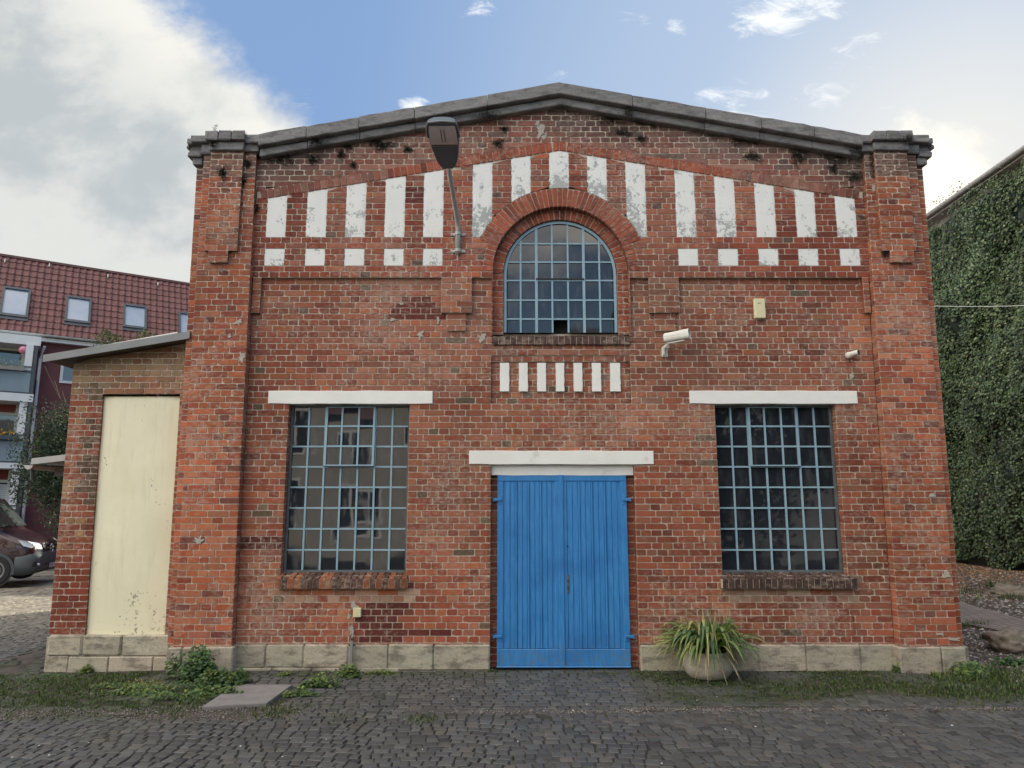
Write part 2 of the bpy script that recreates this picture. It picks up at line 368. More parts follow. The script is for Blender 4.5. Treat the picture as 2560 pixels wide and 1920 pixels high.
# =====================================================================
#                            THE BRICK HALL
# =====================================================================
XC = 0.626; C0 = 0.305; CH = 0.0774; JT = 0.0056   # facade centre, brick datum, course height, half joint
def rnd(a, b): return random.uniform(a, b)
def nz(x, z, s=1.0, o=0.0): return mnoise.noise(Vector((x*s+o, z*s-o, o*1.7)))
def brick_tint(x, z, kind='wall'):
    """fired colour of one brick; patches of the wall come from different kilns"""
    r = random.random(); k = rnd(0.80, 1.18)
    a = nz(x, z, 0.55, 3.1); b2 = nz(x, z, 1.3, 9.7)
    if kind == 'new': c = (0.105, 0.026, 0.024); k = rnd(0.9, 1.12)
    elif kind == 'sill': c = (0.085, 0.045, 0.038) if r < 0.55 else (0.21, 0.07, 0.035); k = rnd(.7, 1.2)
    elif kind == 'sill_dark': c = (0.075, 0.045, 0.042); k = rnd(.75, 1.2)
    elif kind == 'ring': c = (0.30, 0.075, 0.045) if r < .8 else (0.20, 0.055, 0.04)
    elif kind == 'pier': c = (0.36, 0.105, 0.055) if r < .6 else (0.27, 0.07, 0.045) if r < .92 else (0.17, .06, .05)
    elif kind == 'annex':
        if x > -5.42 and x < -5.15 and r < .5 and z > 1.9: c = (0.11, 0.07, 0.05)
        elif r < (.16 if z > 1.5 else .04): c = (0.36, 0.19, 0.10)
        else: c = (0.30, 0.085, 0.05) if r < .8 else (.24, .065, .045)
        if z < 1.2: c = (c[0]*.85, c[1]*.72, c[2]*.75)
        if z > 3.2: m_ = min(1, (z-3.2)/.35)*rnd(.35, 1); c = tuple(c[i]*(1-m_)+(0.33, 0.235, 0.145)[i]*m_ for i in range(3))
    elif kind == 'gable':
        c = (0.26, 0.088, 0.068) if r < .68 else (0.20, 0.075, 0.064) if r < .93 else (0.125, 0.07, 0.068)
    elif kind == 'frieze':
        c = (0.27, 0.068, 0.045) if r < .6 else (0.20, 0.052, 0.04) if r < .85 else (0.33, 0.095, 0.05) if r < .985 else (0.09, .055, .048)
    else:
        c = (0.29, 0.086, 0.055) if r < .54 else (0.245, 0.070, 0.049) if r < .80 else (0.345, 0.115, 0.062) if r < .94 else (0.185, 0.06, 0.046) if r < .985 else (0.13, 0.095, 0.07)
    if kind in ('wall', 'pier', 'gable', 'frieze') and random.random() < 0.5 + a:
        m = 0.22*rnd(.4, 1.0)+0.12*max(0, b2); c = tuple(c[i]*(1-m)+(0.40, 0.27, 0.21)[i]*m for i in range(3))
    k *= 1+.34*nz(x, z, .42, 21)+.26*nz(x, z, 1.15, 33)
    if kind in ('wall', 'pier'):
        # damp, richer red courses near the ground; runoff below sills, soot streak beside the right window
        if z < 1.1: f_ = (1.1-z)/.8*max(0, .7+a); f_ = min(1, max(0, f_)); c = (c[0]*(1-.10*f_), c[1]*(1-.26*f_), c[2]*(1-.24*f_))
        if .78 < z < .98 and (-2.8 < x < -1.2 or 2.55 < x < 4.1) and r < .7: m = rnd(.15, .6); c = tuple(c[i]*(1-m)+(0.50, 0.42, 0.34)[i]*m for i in range(3))
        if kind == 'wall' and 4.1 < x < 4.45 and 1.6 < z < 3.9: c = tuple(v*(1-.38*max(0, 1-abs(x-4.27-.05*math.sin(z*4))/.16)) for v in c)
        if kind == 'wall' and 4.3 < z < ZF: m = .35*(z-4.3)/.5*rnd(.2, 1)*max(0, .5+b2); c = tuple(c[i]*(1-m)+(0.36, 0.27, 0.22)[i]*m for i in range(3))
        wl = 1.05 if z < 3.2 else 1.0; c = (c[0]*wl, c[1], c[2]*(.95 if z < 3.2 else 1.0))
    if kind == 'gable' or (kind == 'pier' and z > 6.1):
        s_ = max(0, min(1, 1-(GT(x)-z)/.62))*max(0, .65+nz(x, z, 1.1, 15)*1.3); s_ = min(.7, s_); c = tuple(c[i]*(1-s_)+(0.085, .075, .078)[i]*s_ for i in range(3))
    return (c[0]*k*1.0, c[1]*k*1.04, c[2]*k*.96)

NEWPATCH = []   # (x0,x1,z0,z1) areas rebuilt with smooth dark red bricks
def in_new(x, z):
    for (x0, x1, z0, z1) in NEWPATCH:
        if x0 < x < x1 and z0 < z < z1: return True
    return False
def put_brick(mb, q, fr, kind, wear=0.0, proud=0.0):
    """q: 4 corner points (s,z) counter-clockwise from lower left; fr(s,z,d) -> world, d outward"""
    cx = sum(p[0] for p in q)/4; cz = sum(p[1] for p in q)/4
    kd = kind
    if kind in ('wall', 'frieze') and in_new(cx, cz): kd = 'new'
    t = brick_tint(cx, cz, kd); smooth = kd == 'new'
    w = 0.0 if smooth else 1.0
    out = []
    for i in range(4):
        p = Vector(q[i]); a = Vector(q[i-1])-p; b = Vector(q[(i+1) % 4])-p
        la, lb = a.length, b.length
        if la < 1e-4 or lb < 1e-4: continue
        c = rnd(0.003, 0.008)*(0.5 if smooth else 1+wear)
        if w and random.random() < 0.05+0.13*wear: c = rnd(0.010, 0.028)
        ca = min(c, la*.3); cb = min(c*rnd(.6, 1.5), lb*.3)
        out.append(p+a/la*ca+Vector((rnd(-.001, .001), rnd(-.001, .001)))*w*(1+wear)); out.append(p+b/lb*cb+Vector((rnd(-.0012, .0012), rnd(-.0024, .0024)))*w*(1+wear))
    if len(out) < 5: return
    cen = Vector((cx, cz)); d = proud+(rnd(-.002, .002)-(rnd(0, .0035)*min(wear, 1) if w else 0)); n = len(out)
    tl = (rnd(-.012, .012)*w, rnd(-.03, .03)*w)
    vb = [fr(p.x, p.y, -0.012) for p in out]
    vf = []
    for p in out:
        dd = cen-p; L = dd.length
        pp = p+dd/L*min(0.0022, L*.3)
        vf.append(fr(pp.x, pp.y, d+(p.x-cx)*tl[0]+(p.y-cz)*tl[1]))
    mb.add(vb+vf, [tuple(range(n, 2*n))]+[(i, (i+1) % n, (i+1) % n+n, i+n) for i in range(n)], 0, t)

def courses(mb, iv, z0, z1, fr, kind='wall', wear=0.0, datum=C0, mort=True, phase=0.0, back=None):
    """fill a wall face with coursed brickwork (alternating header and stretcher courses).
       iv(z) -> list of (L,R) intervals present at height z"""
    k0 = math.floor((z0-datum)/CH+1e-6)
    k = k0
    while datum+k*CH < z1-0.012:
        za = max(z0, datum+k*CH); zb = min(z1, datum+(k+1)*CH); k += 1
        if zb-za < 0.02: continue
        zl, zh = za+JT, zb-JT
        lo, hi = iv(zl), iv(zh)
        if len(lo) != len(hi): lo = hi = iv((zl+zh)/2)
        kk = k-1
        for (L0, R0), (L1, R1) in zip(lo, hi):
            if max(R0-L0, R1-L1) < 0.015: continue
            if mort:
                dz = JT/(zh-zl)
                Lb, Rb = L0-(L1-L0)*dz, R0-(R1-R0)*dz; Lt, Rt = L1+(L1-L0)*dz, R1+(R1-R0)*dz
                if Rt < Lt: Lt = Rt = (Lt+Rt)/2
                if Rb < Lb: Lb = Rb = (Lb+Rb)/2
                mb.add([fr(Lb, za, -.007), fr(Rb, za, -.007), fr(Rt, zb, -.007), fr(Lt, zb, -.007)], [(0, 1, 2, 3)], 1, (1, 1, 1))
            hdr = kk % 2 == 0
            step = 0.13 if hdr else 0.26
            off = phase+(0.0 if hdr else (0.065 if (kk//2) % 2 == 0 else 0.195))
            Lm, Rm = min(L0, L1), max(R0, R1)
            n0 = math.floor((Lm-off)/step); cuts = []
            s = off+n0*step
            while s < Rm:
                c = s+rnd(-.006, .006)
                if c-max(L0, L1) > 0.055 and min(R0, R1)-c > 0.055:
                    cuts.append(c)
                    if not hdr and random.random() < 0.10: cuts.append(c+0.13)
                s += step
            cuts = sorted(c for c in cuts if min(R0, R1)-c > 0.05)
            xs = [None]+cuts+[None]
            for i in range(len(xs)-1):
                a, b = xs[i], xs[i+1]
                al, ah = (L0+.002, L1+.002) if a is None else (a+JT, a+JT)
                bl, bh = (R0-.002, R1-.002) if b is None else (b-JT, b-JT)
                al = max(al, L0); ah = max(ah, L1); bl = min(bl, R0); bh = min(bh, R1)
                if bl-al < .012 and bh-ah < .012: continue
                if bl < al: bl = al = (al+bl)/2
                if bh < ah: bh = ah = (ah+bh)/2
                w2 = wear(al, zl) if callable(wear) else wear
                put_brick(mb, [(al, zl), (bl, zl), (bh, zh), (ah, zh)], fr, kind, w2)
def frame_y(y): return lambda s, z, d: (s, y-d, z)
def frame_xr(x): return lambda s, z, d: (x+d, s, z)       # faces +x, s runs along y
def frame_xl(x): return lambda s, z, d: (x-d, s, z)       # faces -x
def sub(ivs, a, b):
    out = []
    for (L, R_) in ivs:
        if b <= L or a >= R_: out.append((L, R_)); continue
        if a > L: out.append((L, a))
        if b < R_: out.append((b, R_))
    return out

Y_UP = -0.06; Y_P = -0.14; Y_R = -0.20; Y_O = -0.07
ZF = C0+58*CH
def half_in(z): return 3.905+0.07*(z-.3)/6.1
def half_body(z): return 4.585+0.07*(z-.3)/6.1
def half_out(z): return 4.685+0.085*(z-.3)/6.1
GT = lambda x: 7.165-0.183*abs(x-XC)          # underside of the raking stone
BL = lambda x: 6.531-0.175*abs(x-XC)          # lower edge of the sloping soldier band
RI, RO, ZS = 0.874, 1.125, 4.88; RG = 0.738     # arch radii and springing
W1 = (XC-3.42, XC-1.905); W2 = (XC+1.91, XC+3.42); WZ = (1.06, 3.165)
DX = (-0.264, 1.51); DZT = 2.411
LZ = (3.165, 3.33)

hall = empty('brick_hall', (XC, 0, 0), 'red brick gabled workshop hall with blue double door and arched window', 'building')
NEWPATCH += [(PX(1012, 480, Y_UP), PX(1056, 480, Y_UP), PZ(507, Y_UP), PZ(463, Y_UP)),
             (PX(975, 770, 0), PX(1100, 770, 0), PZ(798, 0), PZ(770, 0)), (PX(1010, 750, 0), PX(1085, 750, 0), PZ(772, 0), PZ(742, 0)),
             (PX(905, 1560, 0), PX(1000, 1560, 0), PZ(1606, 0), PZ(1500, 0)), (PX(1000, 1560, 0), PX(1105, 1560, 0), PZ(1595, 0), PZ(1565, 0)),
             (PX(640, 1360, 0)-.2, PX(705, 1360, 0), PZ(1375, 0), PZ(1335, 0))]
wall = MB()
def gx(zt, slope, base, z):  # half width where sloped line is above z
    return (base-z)/slope
# ---- lower wall, plane y=0
def iv_low(z):
    h = half_in(z); iv = [(XC-h, XC+h)]
    if WZ[0] < z < WZ[1]: iv = sub(sub(iv, *W1), *W2)
    if LZ[0] <= z < LZ[1]: iv = sub(sub(iv, XC-3.68, XC-1.62), XC+1.60, XC+3.70)
    if z < DZT: iv = sub(iv, *DX)
    if DZT <= z < 2.579: iv = sub(iv, -.53, 1.75)
    zp0, zp1 = PZ(1008, 0), PZ(861, 0)
    if zp0 < z < zp1: iv = sub(iv, PX(1227, 900, 0), PX(1575, 900, 0))
    if z >= zp1: iv = sub(iv, XC-RI, XC+RI)
    return iv
courses(wall, iv_low, 0.285, ZF, frame_y(0), 'wall', wear=lambda x, z: 0.15+max(0, nz(x, z, .6, 5))*.9)
# recessed panel under the arched window
def iv_pan(z):
    iv = [(PX(1227, 900, 0), PX(1575, 900, 0))]
    return iv
zp0, zp1, zp2 = PZ(1008, 0), PZ(861, 0), PZ(888, 0)
courses(wall, iv_pan, zp0, zp2-CH, frame_y(0.045), 'wall', wear=.2)
courses(wall, iv_pan, zp2-CH, zp2, frame_y(0.02), 'wall', wear=.6)
courses(wall, iv_pan, zp2, zp1, frame_y(0.005), 'wall', wear=.4)
# ---- upper wall, plane y=-0.06
WH = []   # white panels: (x0,x1,z0,z1left,z1right,peel)
zt0, zt1 = C0+65*CH, C0+60*CH; zs1 = C0+63*CH
tops = [(662, 714, .05), (762.6, 814.7, .08), (862.5, 911.6, .16), (960, 1010.6, .05), (1057, 1107, .10), (1180, 1230, .28), (1277, 1328, .14), (1375, 1423, .36), (1470.5, 1520, .32), (1567, 1619, .24),
        (1692, 1742, .2), (1791, 1842, .12), (1892, 1943, .02), (1993, 2044, .16), (2093, 2145, .14)]
for (a, b, pl) in tops:
    xa, xb = PX(a, 590, Y_UP), PX(b, 590, Y_UP)
    mid = (xa+xb)/2; WH.append((mid-.128, mid+.128, zt0, None, pl))
squares = [(660.5, 711), (762, 812), (861, 910), (959, 1009.5), (1057, 1106), (1696, 1745), (1795, 1846), (1895, 1947.6), (1995, 2047.5), (2097.5, 2153)]
SQ = []
for (a, b) in squares:
    xa, xb = PX(a, 640, Y_UP), PX(b, 640, Y_UP); mid = (xa+xb)/2; SQ.append((mid-.129, mid+.129))
def circ(z, r):
    d = z-ZS
    return math.sqrt(max(0, r*r-d*d)) if d > 0 else r
def iv_frieze(z):
    h = half_in(z); iv = [(XC-h, XC+h)]
    hb = (6.531-z)/0.175
    iv = [(max(XC-h, XC-hb), min(XC+h, XC+hb))] if hb > 0 else []
    if z < ZS: rr = RI+.002
    else: rr = RO+.002 if z > ZS+RO*math.sin(R(22)) else RI+.15
    c = circ(z, rr) if z < ZS+rr else 0
    if z >= ZS and z <= ZS+RO*math.sin(R(22)): c = math.sqrt(max(0, (RI+.13)**2-(z-ZS)**2))
    if c > 0: iv = sub(iv, XC-c, XC+c)
    for (a, b, z0, _, _) in WH:
        if z > z0: iv = sub(iv, a, b)
    if zt1 < z < zs1:
        for (a, b) in SQ: iv = sub(iv, a, b)
    return iv
def iv_gable(z):
    h = half_in(z); hg = (7.165-z)/0.183; hb = max(0, (6.531+.137-z)/0.175)
    o = min(h, hg)
    if o <= hb: return []
    if hb <= 0: return [(XC-o, XC+o)]
    return [(XC-o, XC-hb), (XC+hb, XC+o)]
courses(wall, iv_frieze, ZF, 6.531, frame_y(Y_UP), 'frieze', wear=.12)
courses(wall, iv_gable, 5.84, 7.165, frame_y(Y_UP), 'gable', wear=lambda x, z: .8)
# hanging corbels beside the arch and small ones at the pilasters
def corb(x0, x1, z0, z1, y, kind='wall', yb=0.0):
    courses(wall, lambda z: [(x0, x1)], z0, z1, frame_y(y), kind, wear=.25)
    wall.box(x0+.001, x1-.001, y+.012, yb+.004, z0+.001, z1, 0, brick_tint(x0, z0, 'wall'))
zc1 = PZ(780.5, Y_UP); zc2 = PZ(826, -.03)
zc1 = C0+round((zc1-C0)/CH)*CH; zc2 = C0+round((zc2-C0)/CH)*CH
corb(PX(1103, 740, Y_UP), PX(1179, 740, Y_UP), zc1, ZF, Y_UP); corb(PX(1117, 800, -.03), PX(1164, 800, -.03), zc2, zc1, -.03)
corb(PX(1623, 740, Y_UP), PX(1698, 740, Y_UP), zc1, ZF, Y_UP); corb(PX(1637, 800, -.03), PX(1688, 800, -.03), zc2, zc1, -.03)
corb(XC-3.94, PX(650, 740, Y_UP), zc1, ZF, Y_UP); corb(PX(2160, 740, Y_UP), XC+3.94, zc1, ZF, Y_UP)
# underside ledge of the frieze
for (a, b) in ((XC-3.95, XC-RI), (XC+RI, XC+3.95)):
    wall.quad((a, Y_UP+.008, ZF+.001), (b, Y_UP+.008, ZF+.001), (b, .02, ZF+.001), (a, .02, ZF+.001), 1)
# returns of the openings
def jamb(x, z0, z1, y0, y1, face, kind='wall'):
    fr = frame_xr(x) if face > 0 else frame_xl(x)
    courses(wall, lambda z: [(y0, y1)], z0, z1, fr, kind, wear=.1, phase=.03)
for (a, b) in (W1, W2):
    jamb(a, WZ[0], WZ[1], 0.004, .17, 1); jamb(b, WZ[0], WZ[1], 0.004, .17, -1)
    wall.quad((a, 0.002, WZ[1]), (b, 0.002, WZ[1]), (b, .17, WZ[1]), (a, .17, WZ[1]), 1)
jamb(DX[0], 0, DZT, 0.004, .15, 1); jamb(DX[1], 0, DZT, 0.004, .15, -1)
courses(wall, lambda z: [(DX[0], -.15), (1.38, DX[1])], 0.0, DZT, frame_y(.13), 'wall', wear=.3)
jamb(XC-RI, PZ(861, 0), ZS, -.05, .055, 1); jamb(XC+RI, PZ(861, 0), ZS, -.05, .055, -1)
# inner (set back) ring jambs of the arch
courses(wall, lambda z: [(XC-RI, XC-RG), (XC+RG, XC+RI)], PZ(836, .05), ZS, frame_y(.05), 'ring', wear=.1)
jamb(XC-RG, PZ(836, .05), ZS, .054, .15, 1, 'ring'); jamb(XC+RG, PZ(836, .05), ZS, .054, .15, -1, 'ring')
# arch rings of radial bricks
def ring(r0, r1, a0, a1, n, y, kind, depth, proud=0.0):
    for i in range(n):
        t0 = a0+(a1-a0)*i/n; t1 = a0+(a1-a0)*(i+1)/n; g = .0055/((r0+r1)/2)
        q = [(XC+math.cos(t)*r, ZS+math.sin(t)*r) for (t, r) in ((t1-g, r0+.001), (t0+g, r0+.001), (t0+g, r1-.004), (t1-g, r1-.004))]
        q = [q[0], q[1], q[2], q[3]]
        put_brick(wall, [q[0], q[1], q[2], q[3]], frame_y(y), kind, .1, proud)
        m = [(XC+math.cos(t)*r, y+.007, ZS+math.sin(t)*r) for (t, r) in ((t0, r0), (t1, r0), (t1, r1), (t0, r1))]
        wall.add(m, [(3, 2, 1, 0)], 1)
        # soffit brick
        a = brick_tint(q[0][0], q[0][1], kind)
        s = [(XC+math.cos(t)*(r0+.001), yy, ZS+math.sin(t)*(r0+.001)) for (t, yy) in ((t0+g, y+.004), (t1-g, y+.004), (t1-g, y+depth), (t0+g, y+depth))]
        wall.add(s, [(0, 1, 2, 3)], 0, a)
        s = [(XC+math.cos(t)*(r0+.006), yy, ZS+math.sin(t)*(r0+.006)) for (t, yy) in ((t0, y+.004), (t1, y+.004), (t1, y+depth), (t0, y+depth))]
        wall.add(s, [(0, 1, 2, 3)], 1)
ring(RI, RO, R(22), R(158), 37, Y_UP, 'ring', .11, .003)
ring(RI, RI+.13, R(0), R(22), 5, Y_UP, 'ring', .11, .002); ring(RI, RI+.13, R(158), R(180), 5, Y_UP, 'ring', .11, .002)
ring(RG, RI, R(0), R(180), 34, .05, 'ring', .10)
# the sloping band of soldier bricks
for sgn in (-1, 1):
    n = 45; L = 3.90
    for i in range(n):
        a = i*L/n; b = (i+1)*L/n
        xa, xb = XC+sgn*(a+.005), XC+sgn*(b-.005)
        lo = lambda x: BL(x); th = .132
        sl = .175*th*sgn*.9
        q = [(xa, lo(xa)+.006), (xb, lo(xb)+.006), (xb+sl*(i > 0), lo(xb)+th), (xa+sl*(i > 0), lo(xa)+th)]
        if sgn < 0: q = [q[1], q[0], q[3], q[2]]
        put_brick(wall, q, frame_y(Y_UP), 'ring' if a < 2.2 else 'gable', .35, .008)
    x0, x1 = XC, XC+sgn*3.96
    wall.add([(x0, Y_UP+.007, BL(x0)-.035), (x1, Y_UP+.007, BL(x1)-.035), (x1, Y_UP+.006, BL(x1)+.14), (x0, Y_UP+.006, BL(x0)+.14)], [(0, 1, 2, 3)], 1)
# mortar patches smeared over bricks
def patch(mb, px, py, w, h, Y, seed, m=1):
    random.seed(seed); x, z = P(px, py, Y); n = 17; pts = []
    for i in range(n):
        t = 2*PI*i/n; k = rnd(.30, 1.12); pts.append((x+math.cos(t)*w/2*k, z+math.sin(t)*h/2*k))
    mb = MB()
    mb.add([(p[0], Y-.0045, p[1]) for p in pts]+[(x+(p[0]-x)*1.08, Y+.004, z+(p[1]-z)*1.08) for p in pts], [tuple(range(n))]+[(i, (i+1) % n, (i+1) % n+n, i+n) for i in range(n)], m)
    mb.build('mortar_patch', M['repair'], hall)
pat = None
M['repair'] = pm('grey_repair_mortar', (0.47, 0.43, 0.37), (0.36, 0.33, 0.29), 26, .95, .5, 60)
for i, (px, py, w, h, Y) in enumerate([(1352, 327, .17, .22, Y_UP), (1343, 310, .09, .12, Y_UP), (1361, 340, .12, .1, Y_UP), (595, 806, .12, .11, Y_P), (603, 893, .09, .16, Y_P), (573, 841, .06, .08, Y_P), (497, 1351, .14, .09, Y_P),
        (1205, 845, .12, .14, 0), (1050, 836, .11, .15, 0), (1973, 880, .07, .06, 0), (2128, 940, .08, .1, 0), (2329, 1238, .1, .07, Y_P), (2365, 1437, .12, .1, Y_P), (2385, 1598, .16, .05, Y_P), (2350, 1585, .13, .035, Y_P),
        (886, 1515, .10, .12, 0), (872, 1540, .05, .1, 0), (880, 1575, .09, .16, 0), (1760, 1345, .04, .1, 0), (1470, 420, .05, .05, Y_UP), (640, 465, .05, .18, Y_UP), (2185, 470, .06, .1, Y_P), (2170, 460, .04, .2, Y_UP), (1005, 760, .1, .05, 0), (980, 800, .14, .06, 0), (1095, 800, .05, .12, 0)]):
    patch(pat, px, py, w, h, Y-.003, 100+i)
random.seed(11)
wall.build('wall', [M['brick'], M['mortar']], hall)

# ---- pilasters
for sgn, nm in ((-1, 'left'), (1, 'right')):
    pl = MB(); zt = 6.50
    def body(z):
        a, b = XC+sgn*half_in(z), XC+sgn*half_body(z)
        return [(min(a, b), max(a, b))]
    def outer(z):
        a, b = XC+sgn*half_body(z), XC+sgn*half_out(z)
        return [(min(a, b), max(a, b))]
    wr = lambda x, z: .2+(.8 if z > 5.6 else 0)
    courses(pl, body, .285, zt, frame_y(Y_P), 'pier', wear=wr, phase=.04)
    courses(pl, outer, .285, zt, frame_y(Y_O), 'pier', wear=wr, phase=.04)
    # returns
    xi = XC+sgn*half_in(3.2)
    def ret(xf, y0, y1, facing, z0=.285, z1=zt, kind='pier'):
        # return face following the slightly leaning edge
        fr = lambda s, z, d: (XC+sgn*xf(z)+facing*d, s, z)
        courses(pl, lambda z: [(y0, y1)], z0, z1, fr, kind, wear=.15, phase=.03)
    ret(half_in, Y_P+.004, 0.0, -sgn); ret(half_body, Y_P+.004, Y_O, sgn); ret(half_out, Y_O+.004, .45, sgn)
    # raised panel with stepped foot
    ra, rb = (XC+sgn*3.485+sgn*.0, XC+sgn*4.03+sgn*0)
    if sgn < 0: xa, xb = PX(525, 420, Y_R), PX(605, 420, Y_R)
    else: xa, xb = PX(2202, 560, Y_R), PX(2284, 560, Y_R)
    zst = C0+round((PZ(623, Y_R)-C0)/CH)*CH; zst2 = zst-2*CH
    courses(pl, lambda z: [(xa, xb)], zst, zt, frame_y(Y_R), 'pier', wear=wr, phase=.02)
    courses(pl, lambda z: [(xa+.055, xb-.11)] if sgn < 0 else [(xa+.09, xb-.03)], zst2, zst, frame_y(Y_R), 'pier', wear=.2)
    for (x_, f_) in ((xb, 1), (xa, -1)):
        courses(pl, lambda z: [(Y_R+.004, Y_P)], zst, zt, (frame_xr(x_) if f_ > 0 else frame_xl(x_)), 'pier', wear=.2)
    x_a, x_b = (xa+.055, xb-.11) if sgn < 0 else (xa+.09, xb-.03)
    pl.box(xa+.002, xb-.002, Y_R+.012, Y_P-.001, zst+.002, zst+.05, 0, (0.24, .07, .05)); pl.box(x_a+.002, x_b-.002, Y_R+.012, Y_P-.001, zst2+.002, zst, 0, (0.27, .08, .05))
    pl.build('pilaster', [M['brick'], M['mortar']], hall)
    # cornice cap
    cp = MB(); o = sgn
    def cb(u0, u1, y0, z0, z1, y1=.3, b=.012, j=.006, t=None):
        a, c = XC+o*u0, XC+o*u1
        cp.bbox(min(a, c), max(a, c), y0, y1, z0, z1, b, 0, t or (rnd(.85, 1.1),)*3, None, j)
    # brick corbel courses turned sooty, mould course, slab; each follows the relief below
    cb(4.68, 4.80, -.13, 6.30, 6.40); cb(4.68, 4.86, -.16, 6.40, 6.475)
    cb(3.93, 4.30, -.19, 6.455, 6.56); cb(4.29, 4.68, -.19, 6.43, 6.56); cb(4.66, 4.86, -.12, 6.47, 6.575, .34)
    e0, e1 = (XC-xb-.02, XC-xa+.02) if sgn < 0 else (xa-XC-.02, xb-XC+.02)
    cb(e0, e1, -.245, 6.45, 6.565, .26)
    cb(3.90, e0-.01, -.245, 6.555, 6.665, .3); cb(e1+.012, 4.80, -.245, 6.56, 6.66); cb(4.79, 4.87, -.19, 6.565, 6.645, .4)
    k = 3; w_ = (e1+.035-(e0-.03))/k
    for i in range(k):
        cb(e0-.03+i*w_+.002, e0-.03+(i+1)*w_-.002, -.305, 6.56+rnd(0, .006), 6.69+rnd(-.004, .006), .28, .010)
    cb(4.84, 4.90, -.15, 6.52, 6.585, .3, .02, .012)
    cp.build('cornice_cap', M['coping'], hall)
# ---- raking coping in stone lengths
cop = MB()
for sgn in (-1, 1):
    ends = [0.0, .95, 1.9, 2.62, 3.30, 3.92]
    rz = math.atan(.186)
    for li, (yf, zoff, th) in enumerate(((-.25, 7.238, .166), (-.165, 7.13, .105))):
        for i in range(len(ends)-1):
            a, b = ends[i]+(.004 if i else 0), ends[i+1]-.004
            dz = rnd(-.006, .006) if li == 0 and i else 0
            zf = lambda u: zoff-.186*u+dz
            pts = []
            n = 5
            for k in range(n+1):
                u = a+(b-a)*k/n; pts.append((u, zf(u)+rnd(-.003, .003)))
            top = [(u, zf(u)+th+rnd(-.005, .005)+(-.003 if (k == 0 and i) or k == n else 0)) for k, u in enumerate([a+(b-a)*q/n for q in range(n+1)])]
            # chamfered front: ring set
            def P3(u, z, y): return (XC+sgn*u, y, z)
            vs = []; m_ = n+1
            for (y, zi) in ((yf, .010), (yf+.012, 0), (.25, 0)):
                for p in pts: vs.append(P3(p[0], p[1]+zi, y+rnd(-.003, .003)))
                for p in top: vs.append(P3(p[0], p[1]-zi, y+rnd(-.003, .003)))
            fs = []
            S = 2*m_
            for k in range(n): fs.append((k, k+1, m_+k+1, m_+k))
            for rI in range(2):
                o0, o1 = rI*S, (rI+1)*S
                for k in range(n):
                    fs.append((o0+k, o1+k, o1+k+1, o0+k+1)); fs.append((o0+m_+k, o0+m_+k+1, o1+m_+k+1, o1+m_+k))
                fs.append((o0, o0+m_, o1+m_, o1)); fs.append((o0+n, o1+n, o1+m_+n, o0+m_+n))
            for k in range(n): fs.append((2*S+k, 2*S+m_+k, 2*S+m_+k+1, 2*S+k+1))
            cop.add(vs, fs, 0, (rnd(.85, 1.12),)*3)
cop.build('coping', M['coping'], hall)

# ---- white panels
def white_panel(pts, y, peel, nm='white_panel', parent=hall, mat='plaster', th=.02):
    """slightly wavy plaster slab with peel growing downwards"""
    mb = MB(); n = len(pts); zlo = min(p[1] for p in pts); zhi = max(p[1] for p in pts)
    base = len(mb.v); vs = []; ts = []
    nz_ = 10
    # build as rows so peel can vary with height
    def span(z):
        xs = []
        for i in range(n):
            (x0, z0), (x1, z1) = pts[i], pts[(i+1) % n]
            if (z0-z)*(z1-z) <= 0 and abs(z1-z0) > 1e-6: xs.append(x0+(x1-x0)*(z-z0)/(z1-z0))
        return min(xs), max(xs)
    zsort = sorted(set([round(zlo+(zhi-zlo)*k/nz_, 5) for k in range(nz_+1)]+[round(p[1], 5) for p in pts]))
    rows = []
    for z in zsort:
        z_ = min(max(z, zlo+1e-4), zhi-1e-4); a, b = span(z_); rows.append((a+rnd(-.003, .003), b+rnd(-.003, .003), z_))
    for (a, b, z) in rows:
        f = (zhi-z)/(zhi-zlo); pk = peel*(.25+.95*f**1.6)+rnd(-.02, .02)
        for (x, yy) in ((a, y+th), (a+.004, y), ((a+b)/2, y-.001), (b-.004, y), (b, y+th)):
            vs.append((x, yy, z)); ts.append((max(0, pk), 0, 0))
    fs = []
    for i in range(len(rows)-1):
        for k in range(4): fs.append((i*5+k, i*5+k+1, (i+1)*5+k+1, (i+1)*5+k))
    k = len(rows)-1; fs.append((0, 1, 2, 3, 4)); fs.append(tuple(k*5+i for i in (4, 3, 2, 1, 0)))
    mb.add(vs, fs); mb.t = ts
    return mb.build(nm, M[mat], parent)
